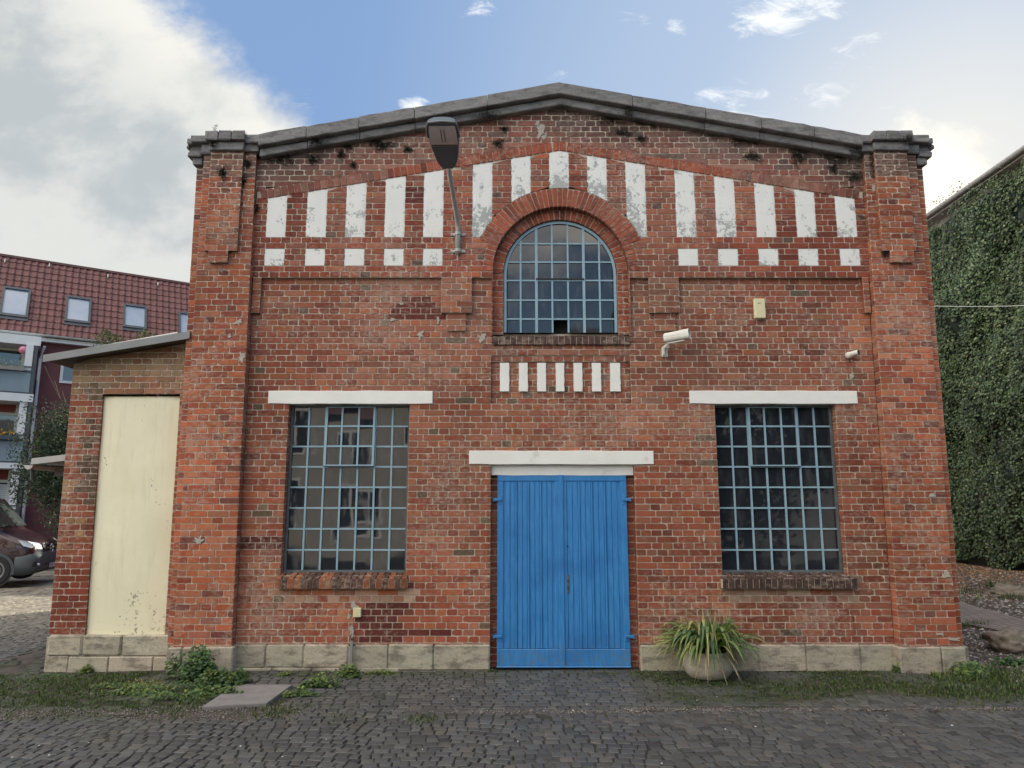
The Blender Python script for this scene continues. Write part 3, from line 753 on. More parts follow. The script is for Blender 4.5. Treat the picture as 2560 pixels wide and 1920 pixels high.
for (a, b, z0, _, pl) in WH:
    a, b = a+rnd(-.003, .004), b+rnd(-.004, .003)
    pts = [(a, BL(a)-.004), (a, z0)]
    am, bm_ = a-XC, b-XC
    if abs((a+b)/2-XC) < RO+.1:   # cut by the arch ring
        def zr(x): return ZS+math.sqrt(max(0, RO*RO-(x-XC)**2)) if abs(x-XC) < RO else z0
        pts = [(a, BL(a)-.004)]
        for k in range(9):
            x = a+(b-a)*k/8; pts.append((x, max(z0, zr(x)+.006)))
        pts.append((b, BL(b)-.004))
        if a < XC < b: pts.append((XC, BL(XC)-.004))
    else: pts += [(b, z0), (b, BL(b)-.004)]
    # polygon may be non-monotone; rows use min/max which is right for these shapes except under the arch
    zlo = min(p[1] for p in pts)
    mb = MB(); nseg = 8; vs = []; ts = []; zhi = max(p[1] for p in pts)
    NR = 12
    for k in range(nseg+1):
        x = a+(b-a)*k/nseg
        zb = z0
        if abs(x-XC) < RO: zb = max(z0, ZS+math.sqrt(RO*RO-(x-XC)**2)+.006)
        ztp = BL(x)-.004
        for r_ in range(NR+1):
            z = zb+(ztp-zb)*r_/NR; f = 1-r_/NR
            e = .003*math.sin(r_*2.1+a*9)+rnd(-.003, .003) if k in (0, nseg) else 0
            vs.append((x+e, Y_UP+.006-(.003 if 0 < k < nseg else 0), z)); ts.append((max(0, pl*(.30+1.0*f**1.7)+rnd(-.02, .02)), 0, 0))
    fs = [(k*(NR+1)+r_, (k+1)*(NR+1)+r_, (k+1)*(NR+1)+r_+1, k*(NR+1)+r_+1) for k in range(nseg) for r_ in range(NR)]
    B = len(vs)
    # side returns
    ring_i = [k*(NR+1) for k in range(nseg+1)]+[nseg*(NR+1)+r_ for r_ in range(1, NR+1)]+[k*(NR+1)+NR for k in range(nseg-1, -1, -1)]+[r_ for r_ in range(NR-1, 0, -1)]
    for i in ring_i: vs.append((vs[i][0], Y_UP+.03, vs[i][2])); ts.append(ts[i])
    nr = len(ring_i)
    for i in range(nr): fs.append((ring_i[i], B+i, B+(i+1) % nr, ring_i[(i+1) % nr]))
    mb.add(vs, fs); mb.t = ts; mb.build('white_panel', M['plaster'], hall)
for i, (a, b) in enumerate(SQ):
    pl = [.12, .10, .02, .06, .12, .02, 0, .22, .20, .06][i]
    white_panel([(a, zt1+.004), (b, zt1+.004), (b, zs1-.004), (a, zs1-.004)], Y_UP+.006, pl)
for (a, b) in [(1249.5, 1273.5), (1296.7, 1320), (1342.7, 1365.6), (1389, 1411), (1433.8, 1456.4), (1479.6, 1502.7), (1525, 1551)]:
    white_panel([(PX(a, 940, .04), PZ(979, .04)), (PX(b, 940, .04), PZ(979, .04)), (PX(b, 940, .04), PZ(908, .04)), (PX(a, 940, .04), PZ(908, .04))], .018, 0, 'white_panel', hall, 'white_paint', .026)
# ---- lintels
def lintel(x0, x1, z0, z1, y0, y1, nm='lintel'):
    mb = MB(); n = 26; rows = []
    for yy, ins in ((y0, .005), (y0+.006, 0), (y1, 0)):
        r_ = []
        for k in range(n+1): r_.append((x0+(x1-x0)*k/n+(ins if k == 0 else -ins if k == n else 0), yy+nz(k*.4, yy, 1)*.002, z0+ins+nz(k*.31, 1.3)*.007))
        for k in range(n, -1, -1): r_.append((x0+(x1-x0)*k/n+(ins if k == 0 else -ins if k == n else 0), yy+nz(k*.4, yy+5, 1)*.002, z1-ins+nz(k*.27, 7.7)*.006))
        rows.append(r_)
    m_ = len(rows[0]); vs = [p for r_ in rows for p in r_]
    fs = [(k, k+1, m_-2-k, m_-1-k) for k in range(n)]
    for q in range(2):
        for i in range(m_): fs.append((q*m_+i, (q+1)*m_+i, (q+1)*m_+(i+1) % m_, q*m_+(i+1) % m_))
    mb.add(vs, fs); return mb.build(nm, M['white_paint'], hall)
lintel(XC-3.68, XC-1.62, LZ[0], LZ[1], -.014, .18); lintel(XC+1.60, XC+3.70, LZ[0], LZ[1], -.014, .18)
lintel(-.53, 1.75, DZT, 2.579, -.014, .16); lintel(DX[0]+.002, DX[1]-.002, 2.278, DZT-.002, .055, .17)
# ---- brick sills
def sill(x0, x1, zt, zb, yf, yb, kind, n, slope):
    mb = MB(); w = (x1-x0)/n
    for i in range(n):
        a, b = x0+i*w+.005, x0+(i+1)*w-.005; t = brick_tint(a, zt, kind); j = rnd(-.006, .006); e = rnd(0, .006)
        vs = [(a, yf+e+.003, zb+j*.4), (b, yf+e, zb+j*.4), (b, yf+e, zt-slope+j-.008), (a, yf+e+.002, zt-slope+j-.008), (a+.002, yf+e+.010, zt-slope+j), (b-.002, yf+e+.010, zt-slope+j), (b, yb, zt+j), (a, yb, zt+j), (a, yb, zb), (b, yb, zb)]
        fs = [(0, 1, 2, 3), (3, 2, 5, 4), (4, 5, 6, 7), (1, 9, 6, 5, 2), (0, 3, 4, 7, 8), (0, 8, 9, 1)]
        mb.add(vs, fs, 0, t)
    mb.box(x0+.004, x1-.004, yf+.012, yb-.004, zb+.004, zt-slope-.012, 1)
    return mb.build('sill', [M['brick'], M['mortar']], hall)
zb_ = PZ(1471.6, -.07)
sill(W1[0]-.03, W1[1]+.03, 1.122, zb_, -.09, .17, 'sill', 21, .065)
sill(W2[0]-.03, W2[1]+.07, 1.122, zb_, -.09, .17, 'sill_dark', 22, .065)
sill(XC-RI, XC+RI, PZ(836, -.02)+.0, PZ(861, -.03), -.035, .10, 'sill_dark', 23, .02)

# ---- steel windows
def steel_bar(mb, a, b, w, y0, y1):
    """bar from a to b (x,z)"""
    d = Vector(b)-Vector(a); L = d.length; d /= L; nrm = Vector((-d.y, d.x))*w/2
    pts = [Vector(a)-nrm, Vector(b)-nrm, Vector(b)+nrm, Vector(a)+nrm]
    mb.prism([(p.x, p.y) for p in pts], y0, y1)
def pane(mb, x0, x1, z0, z1, y, tilt=.011):
    ax, az = rnd(-tilt, tilt), rnd(-tilt, tilt); cx, cz = (x0+x1)/2, (z0+z1)/2
    f = lambda x, z: (x, y+(x-cx)*ax+(z-cz)*az, z)
    mb.quad(f(x0, z0), f(x1, z0), f(x1, z1), f(x0, z1))
GY = .135
def rect_window(x0, x1, z0, z1, cols, rows, vent, mat_extra=None, open_=0.0):
    fr = MB(); gl = MB(); bw = .022
    x0 += .004; x1 -= .004
    fr.box(x0, x0+.03, GY-.018, GY+.02, z0, z1, 1); fr.box(x1-.03, x1, GY-.018, GY+.02, z0, z1, 1)
    fr.box(x0+.03, x1-.03, GY-.018, GY+.02, z1-.03, z1, 1); fr.box(x0+.03, x1-.03, GY-.018, GY+.02, z0, z0+.03, 1)
    xs = [x0+.015+(x1-x0-.03)*i/cols for i in range(cols+1)]; zs = [z0+.015+(z1-z0-.03)*i/rows for i in range(rows+1)]
    c0, c1, r0, r1 = vent
    for i in range(1, cols):
        if c0 < i < c1:
            fr.box(xs[i]-bw/2, xs[i]+bw/2, GY-.015, GY+.015, z0+.03, zs[r0])
        else:
            ww = .036 if i in (c0, c1) else bw
            fr.box(xs[i]-bw/2, xs[i]+bw/2, GY-.015, GY+.015, z0+.03, z1-.03)
    for j in range(1, rows):
        segs = [(x0+.03, x1-.03)]
        if r0 < j < r1: segs = [(x0+.03, xs[c0]), (xs[c1], x1-.03)]
        for (a, b) in segs: fr.box(a, b, GY-.012, GY+.012, zs[j]-bw/2+.001, zs[j]+bw/2-.001)
    w = fr.build('window', [M['steel'], M['frame_edge']], hall)
    for i in range(cols):
        for j in range(rows):
            if c0 <= i < c1 and r0 <= j < r1: continue
            pane(gl, xs[i]+.004, xs[i+1]-.004, zs[j]+.004, zs[j+1]-.004, GY+.004)
    g = gl.build('pane', M['glass'], None); g.parent = w
    # the tilting vent
    vf = MB(); vg = MB()
    hinge = Vector((0, GY-.004, zs[r1] if open_ >= 0 else zs[r0])); rot = Matrix.Rotation(-open_, 4, 'X')
    T = Matrix.Translation(hinge) @ rot @ Matrix.Translation(-hinge)
    a, b, c, d = xs[c0]+.004, xs[c1]-.004, zs[r0]+.008, zs[r1]-.006
    y0, y1 = GY-.030, GY-.006
    e = .026
    vf.box(a, a+e, y0, y1, c, d, M=T); vf.box(b-e, b, y0, y1, c, d, M=T); vf.box(a+e, b-e, y0+.004, y1, c, c+.016, M=T); vf.box(a+e, b-e, y0+.004, y1, d-.014, d, M=T); vf.box(a, b, y0-.003, y0+.001, c-.013, c-.002, 1, M=T)  # last strip is dark to paint the shaded gap under the sash
    for i in range(c0+1, c1): vf.box(xs[i]-bw/2, xs[i]+bw/2, y0+.004, y1, c+.016, d-.014, M=T)
    for j in range(r0+1, r1): vf.box(a+e, b-e, y0+.006, y1-.002, zs[j]-bw/2, zs[j]+bw/2, M=T)
    v = vf.build('vent_sash', [M['steel'], M['dark']], None); v.parent = w
    for i in range(c0, c1):
        for j in range(r0, r1):
            mb = MB(); pane(mb, xs[i]+.004, xs[i+1]-.004, zs[j]+.004, zs[j+1]-.004, y1-.004)
            vg.add([T @ Vector(p) for p in mb.v], mb.f)
    g2 = vg.build('vent_pane', M['glass'], None); g2.parent = w
    return w
rect_window(W1[0], W1[1], WZ[0]+.045, WZ[1], 7, 8, (2, 5, 5, 8), open_=R(2.2))
rect_window(W2[0], W2[1], WZ[0]+.045, WZ[1], 7, 8, (2, 5, 5, 8), open_=R(.3))
# arched window
fr = MB(); gl = MB(); ab = PZ(833, .13); yA = .11; rg = RG-.006
na = 40
pts_o = [(XC+rg*math.cos(PI*i/na), ZS+rg*math.sin(PI*i/na)) for i in range(na+1)]
pts_i = [(XC+(rg-.035)*math.cos(PI*i/na), ZS+(rg-.035)*math.sin(PI*i/na)) for i in range(na+1)]
for i in range(na):
    fr.add([(p[0], y, p[1]) for y in (yA-.02, yA+.02) for p in (pts_o[i], pts_o[i+1], pts_i[i+1], pts_i[i])], [(0, 3, 2, 1), (3, 7, 6, 2), (0, 1, 5, 4)])
for s_ in (-1, 1): fr.box(min(XC+s_*rg, XC+s_*(rg-.035)), max(XC+s_*rg, XC+s_*(rg-.035)), yA-.02, yA+.02, ab, ZS)
cw = (2*rg-.0)/7; xs = [XC-rg+.012+(2*rg-.024)*i/7 for i in range(8)]
rowz = [PZ(p, .11) for p in (798, 751, 702, 656, 610)]
def arc_top(x): return ZS+math.sqrt(max(0, (rg-.02)**2-(x-XC)**2))
for i in range(1, 7):
    wB = .034 if i in (2, 5) else .022
    fr.box(xs[i]-wB/2, xs[i]+wB/2, yA-.015, yA+.012, ab, arc_top(xs[i]))
for j, z in enumerate(rowz):
    hw = math.sqrt(max(0, (rg-.02)**2-(z-ZS)**2)) if z > ZS else rg-.02
    fr.box(XC-hw, XC+hw, yA-.011, yA+.010, z-.010, z+.010)
# opening casement in the middle: dark bar painting the shaded gap at its foot
w = fr.build('arched_window', M['steel'], hall)
gp = MB(); gp.box(xs[2]-.005, xs[5]+.005, yA-.028, yA-.012, rowz[2]+.012, rowz[2]+.028); o_ = gp.build('vent_gap_shade', M['dark'], None); o_.parent = w
zz = [ab]+rowz+[ZS+rg]
for i in range(7):
    for j in range(6):
        if i == 3 and j == 0: continue     # the missing pane
        x0, x1 = xs[i]+.002, xs[i+1]-.002; z0 = zz[j]+.002
        ax, az = rnd(-.010, .010), rnd(-.010, .010); cx, cz = (x0+x1)/2, z0
        n_ = 6; lo_ = []; hi_ = []
        for k in range(n_+1):
            x = x0+(x1-x0)*k/n_; zt_ = min(zz[j+1]-.002, arc_top(x) if abs(x-XC) < rg-.02 else 0)
            if zt_ > z0+.003:
                lo_.append((x, z0)); hi_.append((x, zt_))
        if len(lo_) < 2: continue
        f = lambda p: (p[0], yA+.004+(p[0]-cx)*ax+(p[1]-cz)*az, p[1])
        for k in range(len(lo_)-1): gl.quad(f(lo_[k]), f(lo_[k+1]), f(hi_[k+1]), f(hi_[k]))
g = gl.build('pane', M['glass'], None); g.parent = w
# ---- plinth of sandstone blocks
pb = MB()
def blocks(xs, y0, y1, z0, z1, b=.014):
    for i in range(len(xs)-1):
        t = rnd(.82, 1.15); w_ = rnd(.97, 1.03)
        pb.bbox(xs[i]+.004, xs[i+1]-.004, y0+rnd(-.006, .006), y1, z0, z1+rnd(-.004, .003), b, 0, (t*1.02*w_, t, t*.97), None, .004)
def xl(lst, y): return [PX(p, 1640, y) for p in lst]
ptop = .288
blocks(xl([414, 452, 482, 582], -.19), -.185, .1, 0.0, ptop)
blocks(xl([590, 663, 758, 870], -.035), -.03, .1, .03, ptop); blocks(xl([884, 970, 1084, 1225], -.035), -.03, .1, .0, ptop)
blocks(xl([1601, 1795, 1896, 2017, 2153, 2247], -.035), -.03, .1, -.02, ptop)
blocks(xl([2250, 2356, 2418], -.19), -.185, .1, -.02, ptop); blocks([PX(2418, 1640, -.19), PX(2428, 1640, -.19)+.03], -.12, .5, -.02, ptop)
blocks(xl([588, 680, 780, 900, 1000], -.05), -.045, .08, -.12, .028)
pb.quad((PX(414, 1640, -.19), -.012, ptop-.02), (PX(1225, 1640, 0), -.012, ptop-.02), (PX(1225, 1640, 0), -.012, -.1), (PX(414, 1640, -.19), -.012, -.1))
pb.quad((PX(1601, 1640, 0), -.012, ptop-.02), (PX(2418, 1640, 0), -.012, ptop-.02), (PX(2418, 1640, 0), -.012, -.1), (PX(1601, 1640, 0), -.012, -.1))
# stone thresholds at the door jambs
pb.build('plinth', M['sandstone'], hall)
# ---- door leaves
def plank_door(x0, x1, z0, z1, y, flip):
    mb = MB()
    mb.box(x0, x1, y, y+.03, z0, z1)                                       # backing boards
    st = .075
    fy = y-.016
    mb.bbox(x0, x1, fy, y-.001, z1-.075, z1, .005)            # top rail
    mb.bbox(x0, x1, fy-.004, y-.001, z0+.02, z0+.21, .006)             # kick board
    mb.bbox(x0-.004, x1+.004, fy-.022, y-.001, z0, z0+.022, .006)             # drip strip
    mb.bbox(x0, x0+st, fy, y-.001, z0+.212, z1-.077, .005); mb.bbox(x1-st, x1, fy, y-.001, z0+.212, z1-.077, .005)
    a, b = x0+st+.02, x1-st-.0
    if flip: a, b = x0+st, x1-st-.02
    n = 4; w_ = (b-a)/n
    for i in range(n):
        j = rnd(-.004, .004)
        mb.bbox(a+i*w_+.004, a+(i+.52)*w_-.016, y-.010, y-.0005, z0+.214, z1-.08, .004); mb.bbox(a+(i+.52)*w_-.012, a+(i+1)*w_-.026+j, y-.008, y-.0005, z0+.214, z1-.08, .004)
        c = a+(i+1)*w_-.024+j
        if i < n-1: mb.bbox(c, c+.022, y-.019, y-.0005, z0+.214, z1-.08, .004)
    return mb.build('door_leaf', M['blue'], hall)
dx0, dx1, dm = -.181, 1.415, PX(1403, 1430, .07)
dy = .075
L1 = plank_door(dx0, dm-.003, .012, 2.285, dy, False); L2 = plank_door(dm+.003, dx1, .012, 2.285, dy, True)
ms = MB(); ms.bbox(dm-.028, dm+.034, dy-.034, dy-.0165, .03, 2.285, .005); o_ = ms.build('meeting_strip', M['blue'], None); o_.parent = L1
hd = MB(); hx = PX(1419.5, 1440, .06)
hd.bbox(hx-.012, hx+.014, dy-.020, dy-.0165, PZ(1482, .06), PZ(1436, .06), .003, jit=.002)
o_ = hd.build('lock_plate', M['wood'], None); o_.parent = L2
for (p0_, p1_) in ((1455, 1450), (1474, 1466)):
    hh = MB(); hh.box(hx-.004, hx+.006, dy-.026, dy-.0205, PZ(p0_, .06), PZ(p1_, .06)); o_ = hh.build('keyhole', M['dark'], None); o_.parent = L2
sp = MB(); c = PX(1418.5, 1365, .06), PZ(1365.5, .06)
sp.prism([(c[0]+.011*math.cos(i*PI/6), c[1]+.011*math.sin(i*PI/6)) for i in range(12)], dy-.0185, dy-.0165); o_ = sp.build('spy_hole', M['dark'], None); o_.parent = L2
for (lf, sx, px) in ((L1, -1, dx0), (L2, 1, dx1)):
    for py in (1249, 1591):
        z = PZ(py, .06); hg = MB()
        hg.bbox(min(px+sx*.035, px-sx*.06), max(px+sx*.035, px-sx*.06), dy-.040, dy-.024, z-.016, z+.016, .004)
        hg.bbox(min(px-sx*.015, px-sx*.06), max(px-sx*.015, px-sx*.06), dy-.024, dy-.0165, z-.055, z+.055, .003)
        hg.tube([(px+sx*.04, dy-.03, z-.022), (px+sx*.04, dy-.03, z+.022)], .010, 8)
        hg.box(min(px+sx*.03, px+sx*.05), max(px+sx*.03, px+sx*.05), dy-.03, .13, z-.012, z+.012)
        for q in range(3): hg.box(px-sx*.03-.003-sx*q*.012, px-sx*.03+.003-sx*q*.012, dy-.044, dy-.039, z-.003, z+.003)
        o_ = hg.build('hinge', M['blue'], None); o_.parent = lf
# ---- body and roof of the hall
HL = 12.5
bd = MB()
zr = lambda x: 7.10-.183*abs(x-XC)
xo = 4.60
for sgn in (-1, 1):
    fr_ = frame_xr(XC+xo) if sgn > 0 else frame_xl(XC-xo)
    bd.quad(*[(XC+sgn*xo, y, z) for (y, z) in ((.30, 0), (HL, 0), (HL, 5.7), (.30, 5.7))])
bd.quad((XC-xo, HL, 0), (XC+xo, HL, 0), (XC+xo, HL, 5.9), (XC-xo, HL, 5.9))
bd.add([(XC-xo, HL, 5.9), (XC+xo, HL, 5.9), (XC, HL, 6.75)], [(0, 1, 2)])
bd.build('rear_wall', M['mortar'] if False else pm('old_brick_side', (0.27, .085, .055), (0.20, .065, .045), 9, .9, .4, 30), hall)
rf = MB()
for sgn in (-1, 1):
    rf.add([(XC, .24, 6.95), (XC+sgn*(xo+.15), .24, 6.05), (XC+sgn*(xo+.15), HL+.1, 6.05), (XC, HL+.1, 6.95),
            (XC, .24, 6.87), (XC+sgn*(xo+.15), .24, 5.97), (XC+sgn*(xo+.15), HL+.1, 5.97), (XC, HL+.1, 6.87)], [(0, 1, 2, 3), (7, 6, 5, 4), (1, 5, 6, 2), (2, 6, 7, 3), (0, 4, 5, 1)])
rf.build('roof', pm('roof_felt', (.05, .05, .052), (.08, .08, .08), 4, .9), hall)
# dark room behind the glass, closed backing behind the facade
inn = MB()
inn.box(XC-4.5, XC+4.5, .26, 3.2, -.1, 6.0)
inn.build('interior', M['interior'], hall)
bk = MB()
def back_iv(z):
    iv = [(XC-4.55, XC+4.55)]
    if WZ[0] < z < WZ[1]: iv = sub(sub(iv, *W1), *W2)
    if z < DZT: iv = sub(iv, *DX)
    if ab < z < ZS+RI:
        c = circ(z, RI-.01); iv = sub(iv, XC-c, XC+c)
    top = (7.1-z)/.183
    return [(max(a, XC-top), min(b, XC+top)) for (a, b) in iv if min(b, XC+top) > max(a, XC-top)]
z = 0.0
zz_ = sorted(set([0.0, WZ[0], WZ[1], DZT, ab]+[ZS+i*.06 for i in range(-1, 16)]+[6.0+.1*i for i in range(12)]))
for i in range(len(zz_)-1):
    for (a, b) in back_iv((zz_[i]+zz_[i+1])/2): bk.quad((a, .18, zz_[i]), (b, .18, zz_[i]), (b, .18, zz_[i+1]), (a, .18, zz_[i+1]))
bk.build('wall_core', M['mortar'], hall)
sc_ = [(W1[0], W1[1], WZ[0], WZ[1]), (W2[0], W2[1], WZ[0], WZ[1])]

# =====================================================================
#                        THE LEAN-TO ANNEX
# =====================================================================
YA = 0.15
annex = empty('lean_to_annex', (-4.9, YA, 0), 'low brick lean-to with cream rendered panel and grey sloping roof edge', 'building')
aw = MB(); ax0 = -5.60; ax1 = XC-4.69
PXa = (PX(258, 992, YA+.02), PX(451, 992, YA+.02)); PXb = (PX(213, 1585, YA+.02), PX(413, 1585, YA+.02))
pz0, pz1 = PZ(1587, YA+.02), PZ(991, YA+.02)
def roof_a(x): return 3.70+(x+5.87)*.165
def iv_a(z):
    f = (z-pz0)/(pz1-pz0); iv = [(ax0-.01*(z-.3), ax1+.04)]
    if z > 3.70-.165*.27: iv = [(max(ax0-.03, (z-3.70)/.165-5.87), ax1+.04)]
    if z < pz1: iv = sub(iv, PXb[0]+(PXa[0]-PXb[0])*f, PXb[1]+(PXa[1]-PXb[1])*f)
    return iv
courses(aw, iv_a, .372, 4.03, frame_y(YA), 'annex', wear=.35, datum=.372-CH, phase=.05)
courses(aw, lambda z: [(YA+.004, YA+2.2)], .372, 3.72, lambda s, z, d: (ax0-.01*(z-.3)-d, s, z), 'annex', wear=.3, datum=.372-CH)
for k, (xx, fc) in enumerate(((0, 1), (1, -1))):
    fr_ = (lambda s, z, d: (PXb[0]+(PXa[0]-PXb[0])*(z-pz0)/(pz1-pz0)+d, s, z)) if k == 0 else (lambda s, z, d: (PXb[1]+(PXa[1]-PXb[1])*(z-pz0)/(pz1-pz0)-d, s, z))
    courses(aw, lambda z: [(YA+.004, YA+.05)], .372, pz1, fr_, 'annex', wear=.1, datum=.372-CH)
aw.quad((PXa[0], YA+.003, pz1), (PXa[1], YA+.003, pz1), (PXa[1], YA+.06, pz1), (PXa[0], YA+.06, pz1), 1)
aw.quad((ax0, YA+2.2, 0), (ax1, YA+2.2, 0), (ax1, YA+2.2, 4.0), (ax0, YA+2.2, 3.7), 1)
aw.build('wall', [M['brick'], M['mortar']], annex)
pn = MB(); nx_, nz2 = 6, 20; vs = []
for j in range(nz2+1):
    f = j/nz2; z = pz0+(pz1-pz0)*f; a = PXb[0]+(PXa[0]-PXb[0])*f; b = PXb[1]+(PXa[1]-PXb[1])*f
    for i in range(nx_+1):
        e = i in (0, nx_); x = a+(b-a)*i/nx_
        vs.append((x, YA+.022+nz(x, z, 1.2)*.008+(.02 if e else 0), z))
pn.add(vs, [(j*(nx_+1)+i, j*(nx_+1)+i+1, (j+1)*(nx_+1)+i+1, (j+1)*(nx_+1)+i) for j in range(nz2) for i in range(nx_)])
pn.t = [(max(0, 1-(v[2]-pz0)/.9)*(1 if True else 0)+.15, 0, 0) for v in pn.v]
pn.build('rendered_panel', M['cream'], annex, smooth=True)
ap = MB(); pb = ap
blocks([PX(p, 1615, YA-.04) for p in (119, 205, 303, 425)], YA-.045, YA+.3, .135, .372, .018)
blocks([PX(p, 1655, YA-.05) for p in (112, 170, 271, 382, 425)], YA-.05, YA+.3, -.06, .130, .012)
ap.quad((ax0, YA-.02, .35), (ax1, YA-.02, .35), (ax1, YA-.02, -.1), (ax0, YA-.02, -.1))
ap.build('plinth', M['sandstone'], annex)
ar = MB(); yf = -.10
xr0, xr1 = PX(107, 895, yf), PX(474, 836, yf)
zl, zrr = PZ(887, yf), PZ(828, yf); th = .092
for (y0, y1, dz0, dz1) in ((yf, yf+.02, 0, th),):
    ar.add([(xr0, y0, zl-th), (xr1, y0, zrr-th), (xr1, y0, zrr), (xr0, y0, zl), (xr0, y1, zl-th), (xr1, y1, zrr-th), (xr1, y1, zrr), (xr0, y1, zl)], [(0, 1, 2, 3), (3, 2, 6, 7), (0, 4, 5, 1), (0, 3, 7, 4), (5, 4, 7, 6)])
ar.build('fascia', M['grey_metal'], annex)
ad = MB(); e = .03
ad.add([(xr0+.005, yf+.02, zl-th+e), (xr1, yf+.02, zrr-th+e), (xr1, 2.6, zrr-th+e), (xr0+.005, 2.6, zl-th+e), (xr0+.005, yf+.02, zl+.004), (xr1, yf+.02, zrr+.004), (xr1, 2.6, zrr+.004), (xr0+.005, 2.6, zl+.004)], [(3, 2, 1, 0), (4, 5, 6, 7), (0, 4, 7, 3), (2, 3, 7, 6)])
ad.build('roof', pm('roof_boards', (.16, .14, .12), (.10, .09, .08), 8, .9, .4, 30), annex)
asl = MB(); asl.add([(xr0+.16, yf+.05, zl+.02), (xr1-.18, yf+.05, zrr-.012), (xr1-.18, yf+.10, zrr-.012), (xr0+.16, yf+.10, zl+.02), (xr0+.16, yf+.05, zl+.035), (xr1-.18, yf+.05, zrr+.005), (xr1-.18, yf+.10, zrr+.005), (xr0+.16, yf+.10, zl+.035)], [(0, 1, 5, 4), (4, 5, 6, 7), (1, 2, 6, 5), (3, 0, 4, 7)])
asl.build('roof_strip', M['white_plastic'], annex)
# =====================================================================
#                       THINGS FIXED TO THE FACADE
# =====================================================================
random.seed(21)
# ---- wall lamp on a bent tube
lx, lz = P(1145, 600, -.10); hxp, hzp = P(1121, 418, -.98)
lamp = empty('wall_lamp', (lx, -.08, lz), 'grey street lamp head on bent tube clamped to the brick wall left of the arch', 'street lamp')
zb0 = PZ(634, -.1); zt0_ = PZ(575, -.1)
tb = MB(); path = [(lx, -.10, zb0)]
path.append((lx, -.10, zt0_-.02))
nst = 12
p0 = Vector((lx, -.10, zt0_-.02)); p3 = Vector((hxp, -.98, hzp)); p1 = p0+Vector((0, -.02, .16)); p2 = p3+Vector((.02, .45, -.15))
for i in range(1, nst+1):
    t = i/nst; path.append(tuple(p0*(1-t)**3+p1*3*t*(1-t)**2+p2*3*t*t*(1-t)+p3*t**3))
tb.tube(path, [.034, .034]+[.034-.008*(i/nst) for i in range(1, nst+1)], 12)
tb.build('tube', M['galv'], lamp, smooth=True)
for z in (PZ(585, -.09), PZ(627, -.09)):
    b = MB()
    for s_ in (-1, 1):
        b.bbox(min(lx+s_*.035, lx+s_*.095), max(lx+s_*.035, lx+s_*.095), -.075, -.064, z-.018, z+.018, .002)
        b.tube([(lx+s_*.078, -.083, z), (lx+s_*.078, -.074, z)], .008, 6)
    k = 10; vs = []
    for i in range(k+1):
        a = PI*i/k
        for (r_, zz) in ((.046, -.018), (.046, .018), (.036, .018), (.036, -.018)): vs.append((lx+math.cos(a)*r_, -.075-math.sin(a)*(r_+.02), z+zz))
    b.add(vs, [(i*4+j, i*4+(j+1) % 4, (i+1)*4+(j+1) % 4, (i+1)*4+j) for i in range(k) for j in range(4)])
    b.build('clamp', M['galv'], lamp)
# head: underside faces down towards the viewer
hp = Vector((hxp, -.98, hzp)); tip = Vector((*P(1103, 309, -1.66),)) if False else None
tx, tz_ = P(1104, 308, -1.66); tip = Vector((tx, -1.66, tz_))
axis = (tip-hp).normalized(); side = axis.cross(Vector((0, 0, 1))).normalized(); upv = side.cross(axis).normalized()
Lh = (tip-hp).length+.03
HM = Matrix((( side.x, axis.x, upv.x, hp.x), (side.y, axis.y, upv.y, hp.y), (side.z, axis.z, upv.z, hp.z), (0, 0, 0, 1)))
prof = [(0, .055), (.04, .095), (.12, .125), (.26, .150), (.42, .168), (.56, .176), (.66, .172), (Lh-.03, .162), (Lh, .145)]
def head_shell(mb, zlo, zhi, k=1.0):
    vs = []
    for (l, w) in prof:
        ht = .045+.06*math.sin(min(1, l/Lh)*PI*.9)
        for (x, z) in ((-w, 0), (-w*.97, ht*.45), (-w*.6, ht*.9), (0, ht), (w*.6, ht*.9), (w*.97, ht*.45), (w, 0), (w*.93, -.02), (-w*.93, -.02)):
            vs.append(HM @ Vector((x, l, z)))
    n = len(prof); m_ = 9
    fs = [(i*m_+j, i*m_+(j+1) % m_, (i+1)*m_+(j+1) % m_, (i+1)*m_+j) for i in range(n-1) for j in range(m_)]
    fs += [tuple(range(m_-1, -1, -1)), tuple(range((n-1)*m_, n*m_))]
    mb.add(vs, fs)
h = MB(); head_shell(h, 0, 0); ho = h.build('head', M['lamp_body'], lamp)
l0, l1 = .40, Lh-.045
ln = MB(); pts = []
for (l, w) in ((l0, .150), (.5, .154), (.60, .152), (l1, .143)): pts.append((l, w))
vs = [HM @ Vector((-w, l, -.0245-.01*math.sin((l-l0)/(l1-l0)*PI))) for (l, w) in pts]+[HM @ Vector((w, l, -.0245-.01*math.sin((l-l0)/(l1-l0)*PI))) for (l, w) in pts]
ln.add(vs, [(i, i+1, 5+i, 4+i) for i in range(3)]); o_ = ln.build('lens', M['lens'], None); o_.parent = ho
tbm = MB()
for s_ in (-.018, .018): tbm.add([HM @ Vector(p) for p in ((s_-.006, l0+.05, -.037), (s_+.006, l0+.05, -.037), (s_+.006, l1-.04, -.037), (s_-.006, l1-.04, -.037))], [(0, 1, 2, 3)])
o_ = tbm.build('lamp_tube', M['lens_tube'], None); o_.parent = ho
rm = MB(); rr = [HM @ Vector((x, l, -.027)) for (x, l) in ((-.155, l0-.01), (.155, l0-.01), (.155, l0-.03), (-.155, l0-.03))]; rm.add(rr, [(0, 1, 2, 3)])
o_ = rm.build('rim', M['lamp_rim'], None); o_.parent = ho
rimp = MB(); path = [HM @ Vector((x, l, -.012)) for (x, l) in ((-.176, .5), (-.174, .6), (-.166, Lh-.05), (-.145, Lh-.005), (0, Lh+.012), (.145, Lh-.005), (.166, Lh-.05), (.174, .6), (.176, .5))]
